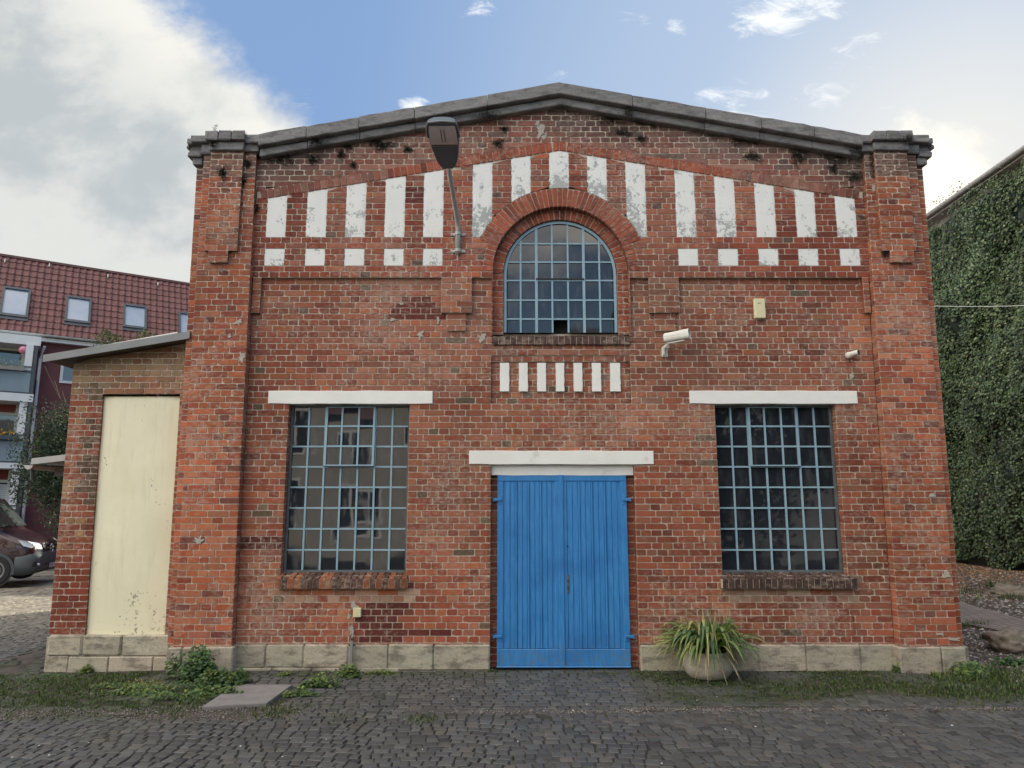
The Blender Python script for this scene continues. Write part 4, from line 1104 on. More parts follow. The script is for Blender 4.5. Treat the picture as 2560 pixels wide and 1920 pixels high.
rimp.tube(path, .011, 6); o_ = rimp.build('rim', M['lamp_rim'], None); o_.parent = ho
cb_ = MB(); cb_.tube([(lx, -.10, zb0+.01), (lx-.002, -.10, zb0-.09), (lx-.012, -.085, zb0-.14), (lx-.02, -.066, zb0-.18)], .0045, 5); cb_.build('cable', M['galv'], lamp)

# ---- large security camera
cx_, cz_ = P(1668, 880, -.03)
cc = empty('security_camera', (cx_, 0, cz_), 'white box security camera on wall arm below the right brick corbel', 'security camera')
b = MB(); x0, z0 = P(1655, 893, -.01); x1, z1 = P(1659, 868, -.01)
b.bbox(x0, x0+.075, -.022, -.001, z0, z1, .004)
b.prism([(x0+.004, z0+.012), (x0+.014, z0+.012), (x0+.018, z1-.012), (x0+.004, z1-.002)], -.10, -.02)
b.tube([(x0+.02, -.03, z1-.035), (x0+.035, -.09, z1-.012), (x0+.052, -.14, z1-.010)], [.026, .026, .030], 12)
b.tube([(x0+.052, -.14, z1-.012), (x0+.055, -.15, z1+.045)], .020, 10)
b.bbox(x0+.035, x0+.072, -.175, -.13, z1+.03, z1+.065, .006)
b.build('bracket', M['white_plastic'], cc)
# body axis from rear to front
ra_ = Vector((*P(1662, 846, -.16)[:1], -.16, P(1662, 846, -.16)[1])); fa = Vector((PX(1722, 836, -.30), -.30, PZ(835, -.30)))
ax_ = (fa-ra_).normalized(); sd_ = ax_.cross(Vector((0, 0, 1))).normalized(); up_ = sd_.cross(ax_).normalized()
BM = Matrix(((sd_.x, ax_.x, up_.x, ra_.x), (sd_.y, ax_.y, up_.y, ra_.y), (sd_.z, ax_.z, up_.z, ra_.z), (0, 0, 0, 1))); Lb = (fa-ra_).length
def rr_ring(w, h_, l, k=20, p=3.2):
    out = []
    for i in range(k):
        a = 2*PI*i/k; c, s_ = math.cos(a), math.sin(a)
        out.append(BM @ Vector((w*math.copysign(abs(c)**(2/p), c), l, h_*math.copysign(abs(s_)**(2/p), s_))))
    return out
def loft(mb, rings, cap0=True, cap1=True, m=0, tint=None):
    k = len(rings[0]); vs = [p for r_ in rings for p in r_]
    fs = [(i*k+j, i*k+(j+1) % k, (i+1)*k+(j+1) % k, (i+1)*k+j) for i in range(len(rings)-1) for j in range(k)]
    if cap0: fs.append(tuple(range(k-1, -1, -1)))
    if cap1: fs.append(tuple(range((len(rings)-1)*k, len(rings)*k)))
    mb.add(vs, fs, m, tint)
bw_, bh_ = .058, .060
b = MB(); loft(b, [rr_ring(bw_*.8, bh_*.8, -.006), rr_ring(bw_, bh_, .012), rr_ring(bw_, bh_, Lb-.03)], True, True)
for hh_ in (.010, -.018):
    for s_ in (-1, 1): b.add([BM @ Vector(p) for p in ((s_*(bw_+.0005), .02, hh_), (s_*(bw_+.0005), Lb-.03, hh_), (s_*(bw_+.0035), Lb-.03, hh_-.003), (s_*(bw_+.0035), .02, hh_-.003))], [(0, 1, 2, 3)])
bo = b.build('housing', M['white_plastic'], cc, smooth=False)
b = MB(); loft(b, [rr_ring(bw_+.004, bh_+.004, Lb-.10), rr_ring(bw_+.004, bh_+.004, Lb+.01), rr_ring(bw_-.001, bh_-.001, Lb+.01), rr_ring(bw_-.001, bh_-.001, Lb-.028)], False, False); o_ = b.build('sun_hood', M['white_plastic'], None); o_.parent = bo
b = MB(); loft(b, [rr_ring(.030, .034, Lb-.029, p=2), rr_ring(.030, .034, Lb-.012, p=2)]); o_ = b.build('lens', M['dark'], None); o_.parent = bo
b = MB(); b.box(-.02, .02, .03, Lb-.06, -.078, -.062, M=BM); b.build('mount_rail', M['white_plastic'], cc)
# ---- small bullet camera
sx_, sz_ = P(2124, 888, -.03)
c2 = empty('security_camera', (sx_, 0, sz_), 'small round white bullet camera beside the right brick pilaster', 'security camera')
b = MB(); prof_ = [(0.0001, -.085), (.020, -.082), (.034, -.066), (.041, -.042), (.044, -.016), (.046, -.002)]
MX = Matrix.Rotation(R(-90), 4, 'X')
b.lathe([(r_, -z) for (r_, z) in prof_], (sx_, -.001, sz_), 18, M=Matrix.Rotation(R(90), 4, 'X'))
b.build('dome_base', M['white_plastic'], c2, smooth=True)
a0 = Vector((sx_-.01, -.055, sz_+.005)); a1 = Vector((PX(2146, 879, -.14), -.14, PZ(880.5, -.14)))
b = MB(); b.tube([a0, a0+(a1-a0)*.3, a1], [.026, .032, .033], 16); b.build('barrel', M['white_plastic'], c2, smooth=False)
b = MB(); d_ = (a1-a0).normalized(); b.tube([a1, a1+d_*.004], .031, 16); bl = b.build('face', M['dark'], c2)
b = MB(); b.tube([a1+d_*.0041, a1+d_*.007], .013, 12); o_ = b.build('lens', M['glass'], None); o_.parent = bl
b = MB(); b.tube([(sx_+.004, -.01, sz_-.045), (sx_+.004, -.012, sz_-.085)], .006, 6); b.build('cable', M['dark'], c2)
# ---- alarm box and socket box
x0, z0 = P(1887, 796, -.04); x1, z1 = P(1911.5, 747, -.04)
ab_ = empty('alarm_box', (x0, 0, z0), 'tall cream plastic box on the brick wall between camera and pilaster', 'wall box')
b = MB(); b.bbox(x0, x1, -.055, -.001, z0, z1, .008); b.build('cover', M['beige_plastic'], ab_)
b = MB(); b.box(x0+.042, x0+.078, -.0565, -.0552, z1-.068, z1-.060); b.box(x0+.062, x0+.078, -.0565, -.0552, z1-.060, z1-.056); b.build('emblem', M['grey_metal'], ab_)
b = MB(); b.tube([(x0+.03, -.012, z0+.004), (x0+.04, -.014, z0-.012), (x0+.085, -.014, z0-.008)], .004, 6); b.build('cable', M['white_plastic'], ab_)
x0, z0 = P(882.5, 1543, -.04); x1, z1 = P(903, 1520, -.04)
jb = empty('junction_box', (x0, 0, z0), 'small square yellowish box above the stone plinth beside new dark bricks', 'junction box')
b = MB(); b.bbox(x0, x1, -.05, -.001, z0, z1, .006); b.build('cover', M['beige_plastic'], jb)
b = MB(); b.box((x0+x1)/2-.002, (x0+x1)/2+.002, -.052, -.0498, z0+.02, z1-.02); b.build('catch', M['beige_plastic'], jb)
x0, z0 = P(873, 1676, -.06); x1, z1 = P(883, 1602, -.06)
cdt = MB(); cdt.bbox(x0, x1, -.075, -.045, z0, z1, .003); co = cdt.build('conduit', M['grey_metal'], None)
tag(co, 'narrow vertical grey metal strip fixed over the stone plinth', 'conduit')
b = MB(); b.bbox(x0+.004, x1+.004, -.07, -.03, z1, z1+.035, .004); o_ = b.build('cap', M['rust'], None); o_.parent = co
b = MB(); zz1 = PZ(1560, -.02); b.tube([((x0+x1)/2, -.05, z1+.02), ((x0+x1)/2+.01, -.03, z1+.10), ((x0+x1)/2-.015, -.01, z1+.17)], .010, 6); o_ = b.build('pipe', M['concrete'], None); o_.parent = co

# =====================================================================
#                  LEFT BACKGROUND: APARTMENT HOUSE
# =====================================================================
FD = Vector((.834, .552, 0)).normalized(); FN = Vector((FD.y, -FD.x, 0))      # along the front, and outwards
FA = Vector((-18.6, 19.3, 0))
def FP(s, z, out=0.0): return FA+FD*s+FN*out+Vector((0, 0, z))
def FS(px, py, out=0.0):
    q = RP(px, py, FA+FN*out, FN); return (q-FA-FN*out).dot(FD), q.z
apt = empty('apartment_building', tuple(FP(0, 0)), 'dark red apartment house with tiled mansard roof and balconies at far left', 'building')
M['apt_wall'] = pm('red_render', (0.185, 0.072, 0.075), (0.165, 0.066, 0.07), 1.2, .9, .2, 30)
M['apt_wall2'] = pm('brighter_red_render', (0.29, 0.075, 0.07), (0.26, 0.07, 0.066), 1.2, .9, .2, 30)
M['white_trim'] = pm('white_trim', (0.72, 0.74, 0.75), (0.66, 0.68, 0.69), 3, .6, 0)
M['cream_trim'] = pm('cream_trim', (0.66, 0.65, 0.56), (0.6, 0.59, 0.52), 3, .7, 0)
M['tile'] = pm('clay_pantiles', (0.20, 0.085, 0.078), (0.15, 0.066, 0.062), 3.0, .75, .3, 30, tint=True)
M['dkframe'] = pm('anthracite_frame', (0.07, 0.085, 0.10), (0.055, 0.065, 0.08), 5, .45, 0)
M['balc'] = pm('frosted_balcony_panel', (0.235, 0.30, 0.34), (0.20, 0.26, 0.30), 2, .35, 0)
M['winglass'] = mk_glass('far_window_glass', 2.1, .1)
M['skyglass'] = pm('blind_behind_glass', (.24, .31, .42), (.32, .38, .48), .9, .05, 0, spec=1.0)
sg, zg = FS(120, 846, .35)
zgut = FS(110, 836, .35)[1]
s0, s1 = -14.0, 26.0; outw = .0
w = MB(); w.quad(FP(s0, 0), FP(s1, 0), FP(s1, zgut), FP(s0, zgut))
for s_, sg_ in ((s0, 1), (s1, 1)): w.quad(FP(s_, 0), FP(s_, 0, -11), FP(s_, zgut, -11), FP(s_, zgut))
w.quad(FP(s0, 0, -11), FP(s1, 0, -11), FP(s1, zgut, -11), FP(s0, zgut, -11))
w.build('wall', M['apt_wall'], apt)
# roof slope: steep tiled plane from gutter to ridge
rp = R(62); RU = (-FN*math.cos(rp)+Vector((0, 0, 1))*math.sin(rp)); RN = (FN*math.sin(rp)+Vector((0, 0, 1))*math.cos(rp)); G0 = FP(0, zgut, .40)
def RS(px, py):
    q = RP(px, py, G0, RN); return (q-G0).dot(FD), (q-G0).dot(RU)
ridge = (RS(0, 636)[1]+RS(300, 684)[1])/2
def RPp(s, u, h=0.0): return G0+FD*s+RU*u+RN*h
rows = 12; tw = .25; rh = ridge/rows
tl = MB(); nper = 6
sc0, sc1 = -6.0, 18.0
cols_ = int((sc1-sc0)/tw)
for j in range(rows):
    vs = []; ts = []
    prev = len(tl.v)
    for i in range(cols_*nper+1):
        s_ = sc0+i*tw/nper; ph = (i % nper)/nper
        hgt = .035*max(0, math.sin(ph*2*PI))+.012*math.cos(ph*2*PI)
        sag = .02*math.cos(ph*2*PI)
        k = 1+.18*mnoise.noise(Vector((math.floor(s_/tw)*3.7, j*5.1, 0)))
        vs += [RPp(s_, j*rh-.02-sag, hgt+.045), RPp(s_, (j+1)*rh+.01-sag, hgt+.012), RPp(s_, j*rh-.02-sag, hgt+.008)]
        ts += [(k, k, k)]*3
    n_ = cols_*nper
    tl.add(vs, [(i*3, (i+1)*3, (i+1)*3+1, i*3+1) for i in range(n_)]+[(i*3+2, (i+1)*3+2, (i+1)*3, i*3) for i in range(n_)]); tl.t[prev:] = ts
tl.quad(RPp(s0, 0, 0), RPp(s1, 0, 0), RPp(s1, ridge, 0), RPp(s0, ridge, 0), 0, (.8, .8, .8))
rf = tl.build('roof', M['tile'], apt, smooth=False)
b = MB(); top = RPp(0, ridge, 0)
b.add([RPp(s0, ridge, .09), RPp(s1, ridge, .09), RPp(s1, ridge+.05, .03), RPp(s0, ridge+.05, .03), RPp(s0, ridge+.05, .03)-FN*9, RPp(s1, ridge+.05, .03)-FN*9, RPp(s0, ridge-.12, .08), RPp(s1, ridge-.12, .08)], [(0, 1, 2, 3), (3, 2, 5, 4), (6, 7, 1, 0)], 0, (.55, .55, .55))
o_ = b.build('ridge', M['tile'], None); o_.parent = rf
def quad_frame(mb, pts4, q, thick):
    pass
def skylight(cs, name='skylight'):
    # cs: pixel corners tl,tr,br,bl
    c = [RS(*p) for p in cs]
    sL = (c[0][0]+c[3][0])/2; sR = (c[1][0]+c[2][0])/2; uT = (c[0][1]+c[1][1])/2; uB = (c[2][1]+c[3][1])/2
    f = MB(); t = .085
    def bx(a, b_, c_, d_, h0, h1, mb): 
        vs = [RPp(s, u, h) for s in (a, b_) for u in (c_, d_) for h in (h0, h1)]
        mb.add(vs, [(0, 1, 3, 2), (4, 6, 7, 5), (0, 4, 5, 1), (2, 3, 7, 6), (0, 2, 6, 4), (1, 5, 7, 3)])
    bx(sL, sL+t, uB, uT, .0, .13, f); bx(sR-t, sR, uB, uT, .0, .13, f); bx(sL+t, sR-t, uT-t*1.2, uT, .0, .15, f); bx(sL+t, sR-t, uB, uB+t*1.4, .0, .12, f)
    bx(sL-.02, sR+.02, uB-.14, uB-.002, .0, .075, f)
    o = f.build(name, M['dkframe'], apt)
    g_ = MB(); bx(sL+t+.002, sR-t-.002, uB+t*1.4+.002, uT-t*1.2-.002, .02, .085, g_)
    g2 = g_.build('pane', M['skyglass'], None); g2.parent = o
    return o
skylight([(4, 720), (75, 728), (72, 798), (0, 792)]); skylight([(164, 742), (228, 752), (226, 814), (163, 806)])
skylight([(306, 763), (365, 770), (367, 826), (308, 822)]); skylight([(444, 783), (500, 790), (502, 845), (447, 840)])
b = MB()
for (px, py) in ((123, 666), (269, 693), (394, 713), (12, 655)):
    s_, u = RS(px, py); vs = [RPp(s_+a, u+c_, h) for a in (-.02, .02) for c_ in (-.09, .09) for h in (.05, .10)]
    b.add(vs, [(0, 1, 3, 2), (4, 6, 7, 5), (0, 4, 5, 1), (2, 3, 7, 6), (0, 2, 6, 4), (1, 5, 7, 3)])
    q = MB(); q.v = b.v[-8:]; q.f = [(0, 1, 3, 2), (4, 6, 7, 5), (0, 4, 5, 1), (2, 3, 7, 6), (0, 2, 6, 4), (1, 5, 7, 3)]; q.m = [0]*6; q.t = [(1, 1, 1)]*8
    o_ = q.build('roof_hook', M['cream_trim'], None); o_.parent = rf
# gutter + fascia
b = MB(); 
def fbox(mb, a, b_, z0, z1, o0, o1, m=0):
    vs = [FP(s, z, o) for s in (a, b_) for o in (o0, o1) for z in (z0, z1)]
    mb.add(vs, [(0, 1, 3, 2), (4, 6, 7, 5), (0, 4, 5, 1), (2, 3, 7, 6), (0, 2, 6, 4), (1, 5, 7, 3)], m)
zf0 = FS(110, 853, .35)[1]
fbox(b, s0, s1, zf0, zgut-.12, .02, .33); b.build('fascia', M['white_trim'], apt)
b = MB(); vs = []
for s_ in (s0, s1):
    for i in range(9):
        a = PI+PI*i/8; vs.append(FP(s_, zgut-.03+math.sin(a)*.085, .46+math.cos(a)*.085))
b.add(vs, [(i, i+1, i+10, i+9) for i in range(8)]); b.build('gutter', M['galv'], apt)
# balcony tower (projecting white frame) at the far left, three levels
BO = 1.35
def apix(px, py, out=BO): return FS(px, py, out)
sE = (FS(90, 900, BO)[0]+FS(86, 1000, BO)[0])/2
slabs = [(FS(45, 983, BO)[1], FS(45, 1003, BO)[1]), (FS(30, 1157, BO)[1], FS(30, 1171, BO)[1])]
ztop = FS(50, 858, BO)[1]
bt = MB(); sW = sE-4.2
dz_ = slabs[0][0]-slabs[1][0]
slabs.append((slabs[1][0]-dz_, slabs[1][0]-dz_-.2))
for (za, zb) in slabs:
    bt = MB(); fbox(bt, sW, sE, zb, za, -.0, BO); bt.build('balcony_slab', M['white_trim'], apt)
bt = MB(); fbox(bt, sW, sE+.05, ztop, zf0-.002, .0, BO-.15); bt.build('balcony_roof', M['white_trim'], apt)
b = MB()
for s_ in (sE-.40, sE-4.1):
    b = MB(); fbox(b, s_, s_+.24, .0, ztop, .95, BO-.06); b.build('post', M['white_trim'], apt)
b = MB(); fbox(b, sE-.13, sE-.02, .0, ztop-.03, BO-.35, BO-.02); b.build('post', M['dkframe'], apt)
b = MB(); fbox(b, sE-.52, sE-.42, .0, ztop, .02, .4); b.build('post', M['cream_trim'], apt)
# brighter wall strips inside the balconies
b = MB(); fbox(b, sW, sE-.52, 0, ztop, -.0, .012); b.build('balcony_wall', M['apt_wall2'], apt)
def apt_window(sA, sB, z0, z1, o=.014, nm='window', mt='cream_trim', t=.11):
    f = MB(); fbox(f, sA, sA+t, z0, z1, o, o+.06); fbox(f, sB-t, sB, z0, z1, o, o+.06); fbox(f, sA+t, sB-t, z1-t, z1, o, o+.06); fbox(f, sA+t, sB-t, z0, z0+t, o, o+.06)
    ob = f.build(nm, M[mt], apt); g_ = MB(); g_.quad(FP(sA+t, z0+t, o+.02), FP(sB-t, z0+t, o+.02), FP(sB-t, z1-t, o+.02), FP(sA+t, z1-t, o+.02)); g2 = g_.build('pane', M['winglass'], None); g2.parent = ob
    return ob
for (px1, py0, py1) in ((59, 873, 940), (43, 1033, 1110), (28, 1200, 1265)):
    sB = FS(px1, (py0+py1)/2, .03)[0]; z1 = FS(px1, py0, .03)[1]; z0 = z1-1.45
    ow = apt_window(sB-1.9, sB, z0, z1)
    if px1 < 30:
        b = MB()
        for k in range(11): 
            zz = z1-.16-k*.075; b.quad(FP(sB-1.78, zz-.06, .05), FP(sB-.12, zz-.06, .05), FP(sB-.12, zz, .042), FP(sB-1.78, zz, .042))
        o_ = b.build('blind', M['white_trim'], None); o_.parent = ow
# plain window right of the downpipe
sA = FS(150, 935, .03)[0]; z1 = FS(160, 905, .03)[1]; z0 = FS(160, 958, .03)[1]
apt_window(sA, sA+1.5, z0, z1, .002, 'window', 'white_trim', .10)
apt_window(sA+5, sA+6.5, z0, z1, .002, 'window', 'white_trim', .10); apt_window(sA+5, sA+6.5, z0-dz_, z1-dz_, .002, 'window', 'white_trim', .10)
# parapet panels and rails
for i, (za, zb) in enumerate(slabs):
    b = MB(); k = 3; wd = (sE-.14-sW)/k
    for q in range(k): fbox(b, sW+q*wd+.02, sW+(q+1)*wd-.02, za+.06, za+.80, BO-.05, BO-.02)
    for q in range(1): fbox(b, sE-.12, sE-.10, za+.06, za+.8, .1, BO-.08)
    b.build('balcony_panel', M['balc'], apt)
    b = MB(); fbox(b, sW, sE-.05, za+.002, za+.055, BO-.06, BO-.01); fbox(b, sW, sE-.05, za+.82, za+.90, BO-.06, BO-.01); fbox(b, sW, sE-.05, za+1.02, za+1.06, BO-.05, BO-.02)
    for q in range(k+1): fbox(b, sW+q*wd-.015, sW+q*wd+.015, za+.055, za+1.02, BO-.045, BO-.025)
    b.build('balcony_rail', M['dkframe'], apt)
# downpipe
b = MB(); sD = FS(104, 870, .2)[0]
b.tube([FP(sD+.1, ztop+.15, .40), FP(sD+.05, ztop-.02, .3), FP(sD, ztop-.35, .16), FP(sD, 0, .16)], .055, 8); b.build('downpipe', M['white_trim'], apt)
# flower box, flowers, planter, balloon
zt_ = slabs[1][0]+.86
fb = MB(); sF0 = FS(44, 1105, BO)[0]
fbox(fb, sF0-1.6, sF0, zt_-.02, zt_+.14, BO, BO+.2)
fo = fb.build('flower_box', M['dkframe'], None); tag(fo, 'grey balcony box full of orange flowers on the middle railing', 'flower box')
fl = MB()
for i in range(230):
    p = FP(sF0-rnd(.12, 1.6), zt_+.16+rnd(0, .22)*rnd(.4, 1), BO+.1+rnd(-.16, .16)); r_ = rnd(.022, .045)
    org = random.random() < .62
    t = (0.85, 0.36, 0.02) if org and random.random() < .7 else (0.85, 0.55, 0.05) if org else (0.06, .11, .04)
    nrm = Vector((rnd(-1, 1), rnd(-1, .2), rnd(0, 1))).normalized(); a_ = nrm.orthogonal().normalized()*r_; b_ = nrm.cross(a_)
    fl.add([p+a_, p+b_, p-a_, p-b_], [(0, 1, 2, 3)], 0, t)
fo2 = fl.build('marigolds', M['leaf'], None); tag(fo2, 'orange and yellow blossoms growing out of the balcony box', 'flowers')
fb = MB(); zt_ = slabs[0][0]+.86; sF1 = FS(59, 940, BO)[0]
fbox(fb, sF1-1.9, sF1, zt_-.02, zt_+.15, BO, BO+.2); fo = fb.build('flower_box', M['concrete'], None); tag(fo, 'grey planter box with trailing pale plant on the top balcony railing', 'flower box')
fl = MB()
for i in range(260):
    s_ = sF1-rnd(.05, 1.8); dr = rnd(-.3, .28) if abs(s_-(sF1-1.25)) < .35 else rnd(.0, .25)
    p = FP(s_, zt_+.12+dr, BO+.12+rnd(-.05, .14)); r_ = rnd(.02, .04); k = rnd(.6, 1.3)
    nrm = Vector((rnd(-1, 1), rnd(-1, .2), rnd(0, 1))).normalized(); a_ = nrm.orthogonal().normalized()*r_; b_ = nrm.cross(a_)*.5
    fl.add([p+a_, p+b_, p-a_, p-b_], [(0, 1, 2, 3)], 0, (.22*k, .25*k, .19*k))
fo2 = fl.build('trailing_plant', M['leaf'], None); tag(fo2, 'pale grey-green plant trailing over the top balcony planter', 'plant')
bl = MB(); s_, z_ = FS(59, 875, BO-.25); c = FP(s_, z_, BO-.25)
bl.lathe([(.0005, -.15), (.06, -.145), (.13, -.10), (.165, -.03), (.165, .03), (.13, .10), (.06, .145), (.0005, .15)], tuple(c), 16)
bo_ = bl.build('balloon', pm('pink_balloon', (.62, .22, .34), (.62, .24, .36), 2, .35, 0), None, smooth=True); tag(bo_, 'pink balloon hanging under the ceiling of the top balcony', 'balloon')
b = MB(); b.tube([c+Vector((0, 0, .14)), c+Vector((0, 0, ztop-c.z))], .006, 4); o_ = b.build('string', M['white_trim'], None); o_.parent = bo_

# ---- shrubs and trees
def leaf_cluster(mb, pts, size, tints, flat=0.0, asp=.5, droop=0.0):
    for p in pts:
        nrm = Vector((rnd(-1, 1), rnd(-1, 1), rnd(-.6+flat, 1))).normalized()
        a = nrm.orthogonal().normalized(); a = (Matrix.Rotation(rnd(0, 2*PI), 3, nrm) @ a)
        a.z -= droop; a.normalize(); b_ = nrm.cross(a).normalized(); s_ = size*rnd(.65, 1.35)
        t = random.choice(tints); k = rnd(.7, 1.3); t = tuple(v*k for v in t)
        mid = nrm*s_*.10
        p = Vector(p)
        mb.add([p-a*s_*.5, p+b_*s_*asp*.5+mid-a*s_*.05, p+a*s_*.55, p-b_*s_*asp*.5+mid-a*s_*.05], [(0, 1, 2), (0, 2, 3)], 0, t)
def blob_points(c, rad, n, lumps=9, hollow=.45, seed=0):
    out = []; rs = random.Random(seed)
    L = []
    for i in range(lumps):
        v = Vector((rs.gauss(0, 1), rs.gauss(0, 1), rs.gauss(0, 1))).normalized()*rs.uniform(.25, .85)
        L.append((Vector((c[0]+v.x*rad[0], c[1]+v.y*rad[1], c[2]+v.z*rad[2])), rs.uniform(.28, .55)))
    for i in range(n):
        cc_, k = rs.choice(L); v = Vector((rs.gauss(0, 1), rs.gauss(0, 1), rs.gauss(0, 1))).normalized()*(hollow+(1-hollow)*rs.random()**.6)
        out.append(Vector((cc_.x+v.x*rad[0]*k, cc_.y+v.y*rad[1]*k, cc_.z+v.z*rad[2]*k)))
    return out
def tree(base, h, rad, n, size, tints, label, cat, name, asp=.45, lumps=12, trunk_r=.05, droop=.3, seed=1, group=None, lean=0.0):
    root = empty(name, base, label, cat, group)
    random.seed(seed); b = Vector(base)
    tr = MB(); th = h-rad[2]*.9
    tr.tube([b+Vector((lean, 0, 0)), b+Vector((.05+lean*.9, .03, th*.5)), b+Vector((-.02+lean*.4, 0, th+.3*lean)), b+Vector((.05, .02, h-rad[2]*.4))], [trunk_r, trunk_r*.8, trunk_r*.6, trunk_r*.2], 7)
    for i in range(9):
        st = b+Vector((lean*.4, 0, th+.25*lean+rad[2]*rnd(0, .3))); e_ = st+Vector((rnd(-1, 1)*rad[0]*.5-lean*.3, rnd(-1, 1)*rad[1]*.6, rnd(.1, .8)*rad[2]))
        tr.tube([st, (st+e_)/2+Vector((0, 0, -.1)), e_], [trunk_r*.4, trunk_r*.25, .008], 5)
    tr.build('trunk', M['twig'], root)
    cr = MB(); leaf_cluster(cr, blob_points(b+Vector((0, 0, h-rad[2])), rad, n, lumps, .35, seed), size, tints, asp=asp, droop=droop)
    cr.build('crown', M['leaf'], root); return root
gx_, gy_ = -12.1, 8.3
cdp = 17.0
def at_depth(px, py, d):
    r = ray(px, py); t = d/(r.y); return Vector((r.x*t, -CAMD+d, CAMH+r.z*t))
q = at_depth(150, 1120, 19.5)
tree((q.x+.05, q.y, 0), 5.35, (1.15, 1.0, 2.3), 17000, .078, [(.022, .045, .03), (.03, .06, .035), (.045, .075, .04), (.07, .085, .05)], 'dark leafy bush between the red apartment house and the lean-to', 'bush', 'large_bush', seed=5, lumps=26, lean=1.0)
q = at_depth(100, 1180, 20.2)
tree((q.x+.35, q.y, 0), 4.2, (.42, .6, 1.5), 3200, .075, [(.03, .055, .03), (.05, .08, .04), (.08, .10, .06)], 'small upright bush in front of the white downpipe', 'bush', 'bush', seed=8, lumps=14, lean=1.3)
# climbing twig hanging at the annex eave
tw_ = MB(); q0 = Vector((ax0-.18, .55, PZ(910, .55))); pth = [q0, q0+Vector((.02, 0, -.14)), q0+Vector((.10, 0, -.27)), q0+Vector((.19, 0, -.36))]
tw_.tube(pth, .008, 5); to = tw_.build('hanging_twig', M['twig'], None); tag(to, 'thin dark twig hanging from the lean-to roof edge', 'twig')
tl_ = MB(); leaf_cluster(tl_, [pth[-1]+Vector((rnd(-.05, .12), rnd(-.1, .1), rnd(-.2, .12))) for i in range(60)]+[pth[-1]+Vector((rnd(-.12, .1), rnd(-.1, .1), rnd(-.75, -.35))) for i in range(90)], .06, [(.03, .06, .03), (.05, .09, .04)], asp=.4)
o_ = tl_.build('leaves', M['leaf'], None); o_.parent = to
# weeds growing on the lean-to roof
rw = MB(); pts = []
for (px, n_, hh_) in ((232, 40, .12), (262, 150, .30), (270, 120, .26), (300, 120, .19), (322, 60, .12), (345, 40, .10), (358, 110, .22), (385, 80, .14), (402, 50, .10), (240, 40, .25)):
    x_ = PX(px, 860, .5)
    for i in range(n_):
        t = random.random(); pts.append(Vector((x_+rnd(-.09, .09)*(1.3-t), .5+rnd(-.12, .12), roof_a(x_)+.11+hh_*t*1.25)))
leaf_cluster(rw, pts, .055, [(.16, .19, .09), (.24, .26, .13), (.10, .13, .06), (.13, .12, .08)], asp=.32, droop=.5)
for (px, hh_) in ((232, .2), (262, .34), (270, .3), (300, .24), (322, .14), (358, .28), (385, .18), (240, .3)):
    x_ = PX(px, 860, .5); rw.tube([(x_, .5, roof_a(x_)+.05), (x_+.01, .5, roof_a(x_)+.1+hh_)], .004, 4, 0, (.1, .08, .05))
ro = rw.build('roof_weeds', M['leaf'], None); tag(ro, 'pale weeds sprouting from the lean-to roof', 'weeds')

rs = empty('shade_block', (0, 24, 0), 'unseen block added behind the gabled brick hall to shade the far ground', 'building')  # unseen block, added only to end the sunlit strip on the cobbles
b = MB(); b.box(-9, 9, 20, 30, 0, 5.1); b.build('wall', M['apt_wall'], rs); b = MB(); b.box(-9.2, 9.2, 19.8, 30.2, 5.104, 5.2); b.build('roof', M['grey_metal'], rs)
# ---- small canopy behind the lean-to
cn = empty('canopy_roof', (-8.1, 3.2, 0), 'grey lean-to canopy end with half-round gutter behind the brick corner', 'canopy')
Yc = 1.9
def cpnt(px, py, Y=Yc): x, z = P(px, py, Y); return (x, Y, z)
b = MB()
f4 = [cpnt(76, 1160), cpnt(200, 1140), cpnt(200, 1130), cpnt(80, 1146)]
f4 = [cpnt(76, 1161), cpnt(205, 1147), cpnt(205, 1131), cpnt(79, 1146)]
b.add(f4+[(p[0], p[1]+.04, p[2]) for p in f4], [(0, 1, 2, 3), (4, 7, 6, 5), (0, 3, 7, 4), (3, 2, 6, 7), (0, 4, 5, 1)])
b.build('fascia', pm('light_grey_fascia', (.36, .37, .36), (.42, .43, .42), 6, .6, .2, 30), cn)
b = MB(); r4 = [f4[3], f4[2], (f4[2][0], Yc+3, f4[2][2]), (f4[3][0], Yc+3, f4[3][2])]
b.add([(p[0], p[1]+.04, p[2]-.03) for p in r4]+[(p[0], p[1]+.04, p[2]-.07) for p in r4], [(0, 1, 2, 3), (7, 6, 5, 4), (0, 3, 7, 4)]); b.build('roof', M['grey_metal'], cn)
b = MB(); c = Vector(cpnt(71, 1163, Yc)); vs = []
for yy in (0, .02, 3.0):
    for i in range(9):
        a = PI+PI*i/8; vs.append(c+Vector((math.cos(a)*.064, yy, math.sin(a)*.064)))
b.add(vs, [(i, i+1, i+10, i+9) for i in range(8)]+[(9+i, 10+i, 19+i, 18+i) for i in range(8)]+[tuple(range(9))]); b.build('gutter', pm('worn_gutter', (.42, .40, .37), (.50, .48, .45), 9, .6, 0), cn)
b = MB(); px_ = [Vector(cpnt(69, 1172, Yc)), Vector(cpnt(67, 1200, Yc)), Vector(cpnt(66, 1320, Yc))]; px_[0].y += .1; px_[1].y += .12; px_[2].y += .12; px_ = px_[:2]
b.tube(px_, .028, 8); b.build('downpipe', M['dkframe'], cn)
b = MB()
b.box(f4[0][0]+.12, f4[2][0], Yc+.4, Yc+.52, f4[0][2]-.16, f4[0][2]-.04)
b.build('beam', pm('canopy_timber', (.12, .115, .11), (.16, .15, .14), 9, .8, .2, 30), cn)

